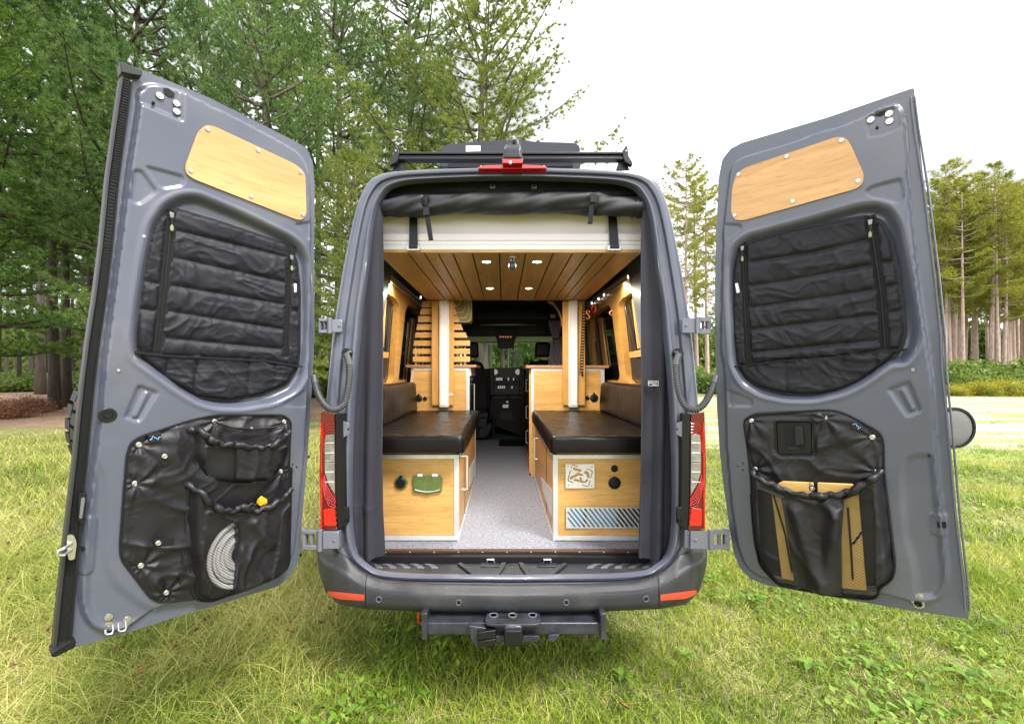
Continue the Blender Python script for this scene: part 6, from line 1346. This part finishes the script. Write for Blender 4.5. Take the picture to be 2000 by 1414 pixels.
# gravel lot, broken up by strips of grass
def lot_mat():
    m = mat('gravel_and_grass', (.5, .45, .40), .95, bump=.5, bscale=60); t = m.node_tree; b = t.nodes['Principled BSDF']; L = t.links.new
    tc_ = t.nodes.new('ShaderNodeTexCoord'); mp_ = t.nodes.new('ShaderNodeMapping'); mp_.inputs['Scale'].default_value = (.10, .55, 1); L(tc_.outputs['Object'], mp_.inputs[0])
    n = t.nodes.new('ShaderNodeTexNoise'); n.inputs['Scale'].default_value = 1.6; n.inputs['Detail'].default_value = 8; n.inputs['Roughness'].default_value = .65; L(mp_.outputs[0], n.inputs[0])
    r = t.nodes.new('ShaderNodeValToRGB'); r.color_ramp.elements[0].position = .43; r.color_ramp.elements[0].color = (.24, .27, .08, 1); r.color_ramp.elements[1].position = .57; r.color_ramp.elements[1].color = (.46, .40, .36, 1)
    L(n.outputs['Fac'], r.inputs[0]); L(r.outputs[0], b.inputs['Base Color']); return m
sheet('gravel_lot', [(4.5, 9.6), (9, 8.2), (60, 9), (60, 29), (8, 29), (5.5, 24), (4.8, 14)], .006, lot_mat())
sheet('forest_floor', [(-60, 11.5), (-7.5, 13.5), (-5.5, 20), (-4, 32), (-60, 40)], .005, mat('needle_litter', (.16, .085, .05), .95, bump=.6, bscale=30, col2=(.30, .20, .13), vscale=3, detail=8))

def blades(name, X, Y, hgt, wid, lean, mat_, seg=2, label=None, droop=1.0, z0=0):
    n = len(X); rs = np.random.RandomState(len(name)+n); az = rs.rand(n)*2*np.pi; tw = rs.rand(n)*np.pi
    dx, dy = np.cos(az), np.sin(az); wx, wy = np.cos(tw)*wid, np.sin(tw)*wid
    L = lean*hgt*(.4+rs.rand(n)); rows = []
    for k in range(seg+1):
        t = k/seg; cx_ = X+dx*L*t**1.7; cy_ = Y+dy*L*t**1.7; cz = z0+hgt*(t-.28*droop*lean*t**3); w_ = (1-t)**.7 if k < seg else 0
        if k < seg: rows.append(np.stack([np.stack([cx_-wx*w_, cy_-wy*w_, cz], 1), np.stack([cx_+wx*w_, cy_+wy*w_, cz], 1)], 1))
        else: tip = np.stack([cx_, cy_, cz], 1)[:, None]
    Vv = np.concatenate(rows+[tip], 1); m = 2*seg+1; base = (np.arange(n)*m)[:, None]; F_ = []
    for k in range(seg-1): a = 2*k; F_ += [base+np.array([[a, a+1, a+3]]), base+np.array([[a, a+3, a+2]])]
    a = 2*(seg-1); F_.append(base+np.array([[a, a+1, a+2]]))
    fs = np.concatenate(F_, 0)
    return Vv.reshape(-1, 3), fs
def patchmask(X, Y, sc, seed): return noise(X, Y, sc, seed)+.5*noise(X, Y, sc*2.7, seed+1)
rs = np.random.RandomState(5)
def scatter(n, y0, y1, xk, side, p=1.0):
    Y = y0+(y1-y0)*rs.rand(n)**p; X = (rs.rand(n)*2-1)*Y*xk; return X, Y
def stuff(parts, name, m, label=None):
    off = 0; VV, FF = [], []
    for v, f in parts: VV.append(v); FF.append(f+off); off += len(v)
    o = link(name, fast_mesh(name, np.concatenate(VV), np.concatenate(FF)), m, None); o.data.shade_smooth(); tag(o, label, None, kind='stuff'); return o
# boundary between long grass (left) and mown lawn (right): x of the edge as a function of depth
def leftness(X, Y): return sm((-.55+.10*(Y-2)-X+.9*noise(X, Y, .8, 3))/.9)
P = []
for n, y0, y1, hs, wd, seg in ((105000, 1.6, 4.2, 1.15, 1.35, 3), (90000, 4.2, 10, 1.2, 2.4, 2), (60000, 10, 30, 1.2, 4.2, 1)):
    X, Y = scatter(n, y0, y1, 1.5, 0, .9); l = leftness(X, Y); k = (rs.rand(n) > l) & ~((X > 4.8+.12*(Y-9)) & (Y > 9.3) & (Y < 29) & (patchmask(X*.25, Y, .9, 4) < .12)) & (patchmask(X, Y, 2.2, 8)+.35*(rs.rand(n)-.5) > -.52)
    X, Y = X[k], Y[k]; pm = patchmask(X, Y, 1.6, 14)
    h = (.035+.055*rs.rand(len(X))**1.5)*(1+.9*pm)*hs
    P.append(blades('lawn', X, Y, np.clip(h, .02, .3), (.0016+.0012*rs.rand(len(X)))*wd, .8, None, seg))
X, Y = scatter(26000, 1.95, 7, 1.2, 0, .9); n = len(X); P2 = [blades('straw', X, Y, .012+.02*rs.rand(n), .0017+.001*rs.rand(n), 5.5, None, 2, droop=.15)]
stuff(P2, 'dead_straw', island_mat('straw', [(0, (.30, .22, .10)), (.5, (.52, .44, .24)), (1, (.72, .64, .42))], .7), 'dry cut straw lying between the green blades')
stuff(P, 'lawn_grass', G_lawn, 'short sunlit lawn grass behind and to the right of the van')
P = []
for n, y0, y1, hs, wd, seg in ((78000, 1.6, 4.4, 1.15, 1.35, 4), (72000, 4.4, 11, 1.1, 2.5, 2), (36000, 11, 30, .8, 4.5, 1)):
    X, Y = scatter(n, y0, y1, 1.5, 0, .9); l = leftness(X, Y); k = (rs.rand(n) < l) & ~((X < -7.5) & (Y > 12.5) & (rs.rand(n) < .93))
    X, Y = X[k], Y[k]; pm = patchmask(X, Y, 1.1, 24)
    h = (.08+.20*rs.rand(len(X))**1.3)*(1+.8*pm)*hs*(.42+.58*sm((-.6+.05*Y-X)/1.2))
    P.append(blades('long', X, Y, np.clip(h, .04, .5), (.0013+.0011*rs.rand(len(X)))*wd, 1.1, None, seg, droop=1.3))
stuff(P, 'long_grass', G_long, 'long tangled seeding grass to the left of the van')
# low broad leaves: clover and plantain
def leaves(n, y0, y1, size, side):
    X, Y = scatter(n, y0, y1, 1.2, 0); l = leftness(X, Y); k = (rs.rand(n) > l) & (patchmask(X, Y, 1.5, 33) > .02); X, Y = X[k], Y[k]; n = len(X)
    cz = .02+.05*rs.rand(n); s_ = size*(.5+rs.rand(n)); az = rs.rand(n)*6.283; d = np.stack([np.cos(az), np.sin(az), .25+.5*rs.rand(n)], 1); e = np.stack([-np.sin(az), np.cos(az), .3*(rs.rand(n)-.5)], 1)
    c = np.stack([X, Y, cz], 1); q = [c, c+(d*.45+e*.33)*s_[:, None], c+d*s_[:, None]*[1, 1, .8], c+(d*.45-e*.33)*s_[:, None]]
    v = np.stack(q, 1).reshape(-1, 3); b_ = (np.arange(n)*4)[:, None]; f = np.concatenate([b_+[[0, 1, 2]], b_+[[0, 2, 3]]]); return v, f
stuff([leaves(16000, 1.95, 5, .032, 0), leaves(9000, 5, 12, .06, 0), leaves(900, 1.95, 5, .05, 0)], 'clover_leaves', G_leaf, 'low clover and broad weed leaves in the lawn')
# a few broad-leaved weeds as plants of their own
def weed(x, y, s_, label, n=8):
    s_ *= .62; b = MB(); rr = random.Random(int(x*100+y*37))
    for k in range(n):
        a_ = k*2.4+rr.random(); L_ = s_*(.7+.5*rr.random()); d = V3(math.cos(a_), math.sin(a_), 0); e = V3(-d[1], d[0], 0); G = []
        for i in range(6):
            t = i/5; w_ = .20*L_*math.sin(math.pi*min(1, t*.92+.08))**.8; c = d*L_*t+V3(0, 0, .02+L_*(.9*t-.75*t*t)); G.append([c-e*w_+V3(0, 0, w_*.3), c, c+e*w_+V3(0, 0, w_*.3)])
        b.grid(G)
    o = b.build('weed_plant', G_leaf, None, smooth=80); o.location = (x, y, .01); tag(o, label, 'weed', 'broad-leaved weeds in the lawn'); return o
for px, py, s_, l in ((1165, 1285, .13, 'broad-leaved weed just behind the right end of the tow hitch'), (1215, 1330, .10, 'pale weed rosette right of the hitch in the mown grass'), (1340, 1290, .10, 'weed rosette in the lawn between the bumper corner and the right door'), (1580, 1310, .13, 'large weed rosette below the bottom edge of the right door'), (1700, 1310, .12, 'weed rosette below the rubber buffer of the right door'), (1880, 1330, .14, 'broad weed at the far right of the lawn'), (1800, 1390, .12, 'weed at the bottom right corner of the lawn'), (1480, 1180, .12, 'weed growing under the lower hinge corner of the right door'), (830, 1370, .10, 'clover-leaved weed in shade below the left end of the hitch')):
    d = F*CH/(py-CY); weed((px-CX)/F*d, d, s_, l)
# ---------------------------------------------------------------- trees
def tri_needles(Pt, Dr, K, Ln, Wd, rs, spread=.5):
    n = len(Pt); P = np.repeat(Pt, K, 0); D = np.repeat(Dr, K, 0); r = rs.normal(size=(n*K, 3)); d = D+spread*r; d /= np.linalg.norm(d, axis=1)[:, None]
    s_ = np.cross(d, rs.normal(size=(n*K, 3))); s_ /= np.linalg.norm(s_, axis=1)[:, None]+1e-9
    L = Ln*(.6+.7*rs.rand(n*K))[:, None]; st = P+d*L*.08
    return np.stack([st-s_*Wd, st+s_*Wd, st+d*L], 1).reshape(-1, 3)
TW = 4.6
def pine_mesh(name, seed, H, R, base, dens_, needle, K=9, upturn=.35, kind='white', trunk_r=.22, clump=1.0, wd=.011, gaps=.0, sweep=0):
    rs = np.random.RandomState(seed); rr = random.Random(seed); T = MB(); pts = []; drs = []
    nseg = 12; bend = [(rr.uniform(-.012, .012)*H, rr.uniform(-.012, .012)*H) for _ in range(3)]
    def tp(t): return V3(bend[0][0]*math.sin(t*3)+bend[1][0]*t*t, bend[0][1]*math.sin(t*2.6)+bend[1][1]*t*t, H*t)
    T.tube([tp(i/nseg) for i in range(nseg+1)], [max(.02, trunk_r*(1-i/nseg)**.75*(1.25 if i == 0 else 1)) for i in range(nseg+1)], 9)
    z = base; lev = 0
    while z < .985*H:
        t = z/H; k = (z-base)/(H-base)
        if kind == 'white': rad = R*(min(1, .55+k*2.2) if k < .2 else 1)*(1-k**2.0)**.85*rr.uniform(.55, 1.18)+.3
        else: rad = R*math.sin(math.pi*min(.97, .18+k*.80))**.8*rr.uniform(.6, 1.15)+.2
        nb = rr.randint(5, 7) if kind == 'white' else rr.randint(3, 5)
        a0 = rr.random()*6.28
        for j in range(nb):
            if rr.random() < gaps: continue
            a_ = a0+j*6.283/nb+rr.uniform(-.35, .35); L = rad*rr.uniform(.65, 1.15); d = V3(math.cos(a_), math.sin(a_), 0); e = V3(-d[1], d[0], 0)
            o = tp(t); rise = (.12+.75*k) if kind == 'white' else rr.uniform(-.05, .5)
            def bp(s_): return o+d*L*s_+V3(0, 0, L*(rise*s_-.28*s_*(1-k)+upturn*s_*s_*s_))+e*L*.08*math.sin(s_*3+a_*3)
            m = max(4, int(L/.55)); T.tube([bp(i/m) for i in range(m+1)], [max(.010, .028*L**.7*(1-i/m*.85)) for i in range(m+1)], 5, caps=False)
            # side twigs, each with tufts
            ns = max(3, int(L*(3.3 if kind == 'white' else 2.4)))
            for q in range(ns+1):
                s_ = (.34 if kind == 'white' else .42)+(1-(.34 if kind == 'white' else .42))*(q+rr.random()*.6)/(ns+.6); b0 = bp(min(1, s_))
                for sd in (-1, 1):
                    tl = L*.34*(1.15-s_*.75)*rr.uniform(.6, 1.2)+.12
                    dv = d*.75+e*sd*rr.uniform(.5, 1.1)+V3(0, 0, rr.uniform(.0, .35)); dv /= np.linalg.norm(dv); nt_ = max(2, int(tl*dens_))
                    for w_ in range(nt_+1):
                        f = (w_+rr.random()*.5)/(nt_+.5)
                        pts.append(b0+dv*tl*f+V3(rr.gauss(0, .035), rr.gauss(0, .035), rr.gauss(0, .022)+tl*.15*f*f)*clump); drs.append(dv*.8+V3(0, 0, .6) if kind == 'white' else dv*.4+V3(0, 0, .5))
            pts.append(bp(1)); drs.append(d+V3(0, 0, .6))
        z += (rr.uniform(.62, 1.0) if kind == 'white' else rr.uniform(.42, .85))*(1-.35*k)*(H/14)**.5; lev += 1
    pts, drs = np.array(pts), np.array(drs); nv = tri_needles(pts, drs, K, needle, wd, rs, .62 if kind == 'white' else .95)
    me_t = bpy.data.meshes.new(name+'_trunk'); me_t.from_pydata(T.v, [], T.f); me_t.shade_smooth()
    me_c = fast_mesh(name+'_crown', nv, np.arange(len(nv)).reshape(-1, 3))
    return me_t, me_c, len(pts)*K
def place(v, x, y, rz, s_, label, needles, bark, name='pine_tree', cat='tree', group=None, sz=None):
    t_ = thing(name, label, cat, (x, y, -.02), group)
    t_.rotation_euler.z = rz; t_.scale = (s_, s_, sz or s_)
    for nm, me, m in (('trunk', v[0], bark), ('crown', v[1], needles)):
        key = (me.name, m.name)
        if key not in PM: c = me.copy(); c.materials.clear(); c.materials.append(m); PM[key] = c
        o = bpy.data.objects.new(nm, PM[key]); COL.objects.link(o); o.parent = t_
    return t_
PM = {}
WA = pine_mesh('white_a', 1, 17, 3.9, 3.0, 3.4, .17, 28, wd=.0080)
WB = pine_mesh('white_b', 2, 21, 4.7, 2.4, 3.0, .18, 28, wd=.0092, gaps=.20)
WC = pine_mesh('white_c', 3, 23, 4.4, 8.2, 2.8, .18, 26, wd=.0100, gaps=.20)
RA = pine_mesh('red_a', 4, 22, 3.0, 8.2, 3.0, .22, 13, .35, 'red', .24, 1.9, .020, .16)
RB = pine_mesh('red_b', 5, 23, 2.8, 11.0, 3.0, .22, 13, .35, 'red', .22, 1.9, .020, .16)
print('TREE TRIS', [q[2] for q in (WA, WB, WC, RA, RB)])
def at(px, d): return (px-CX)/F*d, d
# (pixel, distance, variant, rot, scale, needles, bark, label)
near = [
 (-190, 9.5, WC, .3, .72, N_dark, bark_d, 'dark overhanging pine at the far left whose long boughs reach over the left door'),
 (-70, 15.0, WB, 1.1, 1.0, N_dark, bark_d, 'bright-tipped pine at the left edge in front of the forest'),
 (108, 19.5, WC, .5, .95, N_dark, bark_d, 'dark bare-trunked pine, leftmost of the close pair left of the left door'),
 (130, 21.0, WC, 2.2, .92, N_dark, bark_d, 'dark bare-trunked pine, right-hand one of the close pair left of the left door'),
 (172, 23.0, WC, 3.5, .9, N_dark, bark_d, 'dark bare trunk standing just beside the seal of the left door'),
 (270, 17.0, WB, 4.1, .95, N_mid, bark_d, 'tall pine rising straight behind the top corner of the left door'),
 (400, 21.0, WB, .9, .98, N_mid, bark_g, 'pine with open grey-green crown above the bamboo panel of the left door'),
 (520, 15.5, WA, 2.6, .95, N_mid, bark_g, 'full pine behind the hinge side of the left door'),
 (655, 20.0, WB, 5.2, 1.05, N_mid, bark_g, 'soft green pine filling the gap between the left door and the van'),
 (690, 13.5, WA, 1.9, .50, N_light, bark_g, 'young pale green pine behind the left shoulder of the van roof'),
 (795, 19.0, WC, 3.0, .92, N_mid, bark_g, 'pine with a bare leader rising left of the roof rack'),
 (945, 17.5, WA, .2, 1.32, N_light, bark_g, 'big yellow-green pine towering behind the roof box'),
 (860, 27.0, WB, 5.0, .95, N_mid, bark_g, 'pine half hidden between the bare leader tree and the big yellow-green pine'),
 (1005, 30.0, WA, 1.5, .52, N_mid, bark_g, 'small pine seen through the windscreen'),
 (1085, 24.0, WA, 3.3, .50, N_mid, bark_g, 'low pine peeping out behind the right end of the roof box'),
]
for px, d, v, rz, s_, nd, bk, l in near:
    x, y = at(px, d); place(v, x, y, rz, s_, l, nd, bk, sz=.98 if px == 945 else None)
rr = random.Random(11)
# second rank of the left forest
for k in range(9):
    px = -330+k*135+rr.uniform(-15, 15); d = rr.uniform(27, 36); x, y = at(px, d)
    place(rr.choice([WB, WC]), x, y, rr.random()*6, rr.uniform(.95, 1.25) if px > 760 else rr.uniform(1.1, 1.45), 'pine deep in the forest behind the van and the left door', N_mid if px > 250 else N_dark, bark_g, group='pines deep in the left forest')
for k in range(16):
    px = -60+k*17+rr.uniform(-6, 6); d = rr.uniform(40, 58); x, y = at(px, d)
    place(RB, x, y, rr.random()*6, rr.uniform(.8, 1.0), 'slender bare trunk far back in the left forest', N_dark, bark_g if k % 3 else bark_d, group='far trunks of the left forest')
# red pines right of the van
for px, d, v, rz, s_, l in ((1338, 36, RA, .4, .88, 'tall red pine nearest the van in the gap before the right door'), (1362, 39, RB, 1.9, .86, 'red pine in the middle of the gap before the right door'), (1382, 37, RA, 3.7, .80, 'red pine touching the edge of the right door in the gap'),
                           (1312, 46, RB, 2.9, .85, 'red pine half hidden by the right shoulder of the van'),
                           (1856, 40, RB, .9, .93, 'tallest lone red pine just right of the right door')):
    x, y = at(px, d); place(v, x, y, rz, s_, l, N_red, bark_p, 'red_pine')
for k in range(52):
    px = 1835+rr.random()*230; d = rr.uniform(38, 64); x, y = at(px, d)
    place(rr.choice([RA, RB]), x, y, rr.random()*6, rr.uniform(.80, 1.0)*(d/48)**.5, 'slender pink-barked pine in the stand across the gravel lot', N_red, bark_p, 'red_pine', group='stand of red pines across the gravel lot')
for k in range(10):
    px = 1405+k*42+rr.uniform(-10, 10); d = rr.uniform(42, 60); x, y = at(px, d)
    place(rr.choice([RA, RB]), x, y, rr.random()*6, rr.uniform(.62, .74), 'pink-barked pine of the stand mostly hidden by the right door', N_red, bark_p, 'red_pine', group='red pines behind the right door')
# ---------------------------------------------------------------- shrubs
def shrub_mesh(name, seed, n, leaf, K=1):
    rs = np.random.RandomState(seed); nc = 26; C = rs.normal(size=(nc, 3)); C /= np.linalg.norm(C, axis=1)[:, None]; C *= (.35+.6*rs.rand(nc))[:, None]; C[:, 2] = np.abs(C[:, 2])*.9+.15
    ci = rs.randint(0, nc, n); p = C[ci]+rs.normal(size=(n, 3))*.20; p = p[p[:, 2] > .02]; n = len(p)
    a = rs.normal(size=(n, 3)); a /= np.linalg.norm(a, axis=1)[:, None]; b_ = np.cross(a, rs.normal(size=(n, 3))); b_ /= np.linalg.norm(b_, axis=1)[:, None]; s_ = leaf*(.5+rs.rand(n))[:, None]
    v = np.stack([p, p+(a*.5+b_*.35)*s_, p+a*s_, p+(a*.5-b_*.35)*s_], 1).reshape(-1, 3); k = (np.arange(n)*4)[:, None]
    me = fast_mesh(name, v, np.concatenate([k+[[0, 1, 2]], k+[[0, 2, 3]]]))
    T = MB(); rq = random.Random(seed)
    for j in range(6): a_ = j*1.05+rq.random(); T.tube([(0, 0, -.03), (.2*math.cos(a_), .2*math.sin(a_), .35), (.45*math.cos(a_), .45*math.sin(a_), .75)], [.03, .02, .008], 5)
    mt = bpy.data.meshes.new(name+'_stem'); mt.from_pydata(T.v, [], T.f); return mt, me, n
SH = shrub_mesh('shrub_a', 3, 9000, .11); SH2 = shrub_mesh('shrub_b', 8, 8000, .10); SHF = shrub_mesh('shrub_fine', 12, 15000, .05)
S_g = island_mat('shrub_leaf', [(0, (.05, .09, .02)), (.5, (.16, .24, .045)), (1, (.34, .40, .10))], .5, trans=.45, bscale=.6)
S_y = island_mat('goldenrod', [(0, (.14, .20, .035)), (.55, (.26, .30, .05)), (.72, (.60, .48, .02)), (1, (.80, .60, .02))], .6, trans=.3, bscale=1.5)
def shrub(px, d, w_, h_, label, m=None, v=None, group=None, name='shrub'):
    x, y = at(px, d); t_ = place(v or SH, x, y, rr.random()*6, w_, label, m or S_g, bark_g, name, 'shrub', group, h_); t_.children[0].name = 'stem'; t_.children[1].name = 'foliage'
for px, d, w_, h_, l in ((1872, 33.5, 1.6, 2.2, 'leafy green shrub at the foot of the lone red pine'), (1930, 34, 2.3, 2.3, 'broad rounded shrub at the edge of the gravel lot'), (1990, 36, 2.4, 2.7, 'shrub at the right edge of the picture beyond the lot'), (1850, 34, 1.4, 1.6, 'small shrub peeping out right of the right door'),
                      (1370, 36, 2.0, 1.8, 'shrub under the red pines in the gap before the right door'), (1395, 34, 1.6, 1.5, 'low shrub right beside the right door hinge edge')):
    shrub(px, d, w_, h_, l)
for px, d, w_, h_, l in ((1880, 31.5, .9, .9, 'goldenrod clump with yellow plumes left of the broad shrub'), (1912, 31, 1.0, 1.1, 'goldenrod clump in front of the broad shrub'), (1975, 31, 1.3, 1.2, 'goldenrod clump near the right edge of the picture'), (1856, 31, .8, .8, 'goldenrod clump close beside the right door')):
    shrub(px, d, w_, h_, l, S_y, SHF, name='goldenrod')
for k in range(22): shrub(1290+k*36+rr.uniform(-9, 9), rr.uniform(64, 74), rr.uniform(3.5, 5), rr.uniform(6, 9), 'tall dim thicket far behind the red pine trunks', v=SH2, group='thickets behind the red pine stand', name='bush')
for k in range(18): shrub(-160+k*40+rr.uniform(-9, 9), rr.uniform(60, 70), rr.uniform(4, 5), rr.uniform(6, 10), 'tall dim thicket far behind the left forest trunks', v=SH2, group='thickets behind the left forest', name='bush')
for k in range(26): shrub(1290+k*30+rr.uniform(-9, 9), rr.uniform(37, 46), rr.uniform(1.8, 2.8), rr.uniform(1.2, 2.2), 'undergrowth bush beneath the red pines across the lot', v=SH2, group='undergrowth bushes under the red pines', name='bush')
for k in range(16): shrub(-120+k*24+rr.uniform(-9, 9), rr.uniform(32, 46), rr.uniform(1.8, 2.8), rr.uniform(.8, 1.5), 'undergrowth bush among the left forest trunks', v=SH2, group='undergrowth bushes in the left forest', name='bush')
for k in range(10): shrub(560+k*62+rr.uniform(-9, 9), rr.uniform(30, 38), rr.uniform(2.6, 3.8), rr.uniform(3.4, 5.4), 'tall leafy bush behind the van at the forest edge', v=SH, group='tall bushes at the forest edge behind the van', name='bush')
for px, d, l in ((15, 16, 'twiggy dry shrub at the left edge among the pine needles'), (60, 18, 'dry low shrub between the left edge and the close pair of trunks')): shrub(px, d, .9, .7, l, mat('dry_leaf_%d' % px, (.22, .10, .05), .8, var=.4, vscale=3), SHF)
# tall trunks seen through the windscreen
for px, w_, l in ((955, .30, 'thick pale trunk seen through the windscreen, leftmost of three'), (979, .24, 'pale trunk seen through the windscreen, in the middle of three'), (991, .15, 'thin pale trunk seen through the windscreen, rightmost of three')):
    x, y = at(px, 19+w_*4); place(RB, x, y, px, w_*2.1, l, N_mid, bark_g, 'pine_tree', sz=.44)

lm = mat('fallen_leaf', (.30, .12, .05), .7, var=.3, vscale=20)
for px, py, l in ((1140, 1262, 'reddish dead leaf on the grass right of the tow hitch'), (575, 1268, 'pale dead leaf caught in the long grass below the left door'), (335, 1300, 'dry curled leaf near the bottom of the left door'), (1228, 1405, 'small brown leaf at the bottom edge of the lawn'), (265, 1355, 'brown leaf low in the left grass')):
    d = F*CH/(py-CY); x = (px-CX)/F*d; G = []
    for i in range(5):
        w_ = .018*math.sin(math.pi*(i+.3)/4.8); G.append([(i*.013, -w_, .010*math.sin(i)), (i*.013, 0, .0), (i*.013, w_, .012)])
    o = MB().grid(G).build('fallen_leaf', lm, None, smooth=80); o.location = (x, d, .05 if px > 800 else .10); o.rotation_euler = (.3, -.4, px); tag(o, l, 'leaf', 'dead leaves on the grass')

# dark seed heads on thin stalks in the long grass
X, Y = scatter(900, 2.0, 8, 1.2, 0, .9); k = rs.rand(len(X)) < leftness(X, Y)*.55; X, Y = X[k], Y[k]; n = len(X); sv, sf = blades('stalks', X, Y, .22+.2*rs.rand(n), .0013+0*X, .35, None, 3, droop=.6)
stuff([(sv, sf)], 'seed_stalks', island_mat('stalk', [(0, (.16, .11, .05)), (1, (.42, .32, .15))], .7), 'thin dry stalks standing in the long grass')
tips = sv.reshape(n, 7, 3)[:, 6]; hd = tri_needles(np.repeat(tips, 3, 0), rs.normal(size=(n*3, 3))+np.array([[0, 0, 1.]]), 6, .022, .0035, rs, .9)
stuff([(hd, np.arange(len(hd)).reshape(-1, 3))], 'seed_heads', island_mat('seed_head', [(0, (.05, .03, .02)), (.6, (.16, .09, .05)), (1, (.34, .22, .10))], .8), 'small dark seed heads on dry stalks in the long grass')
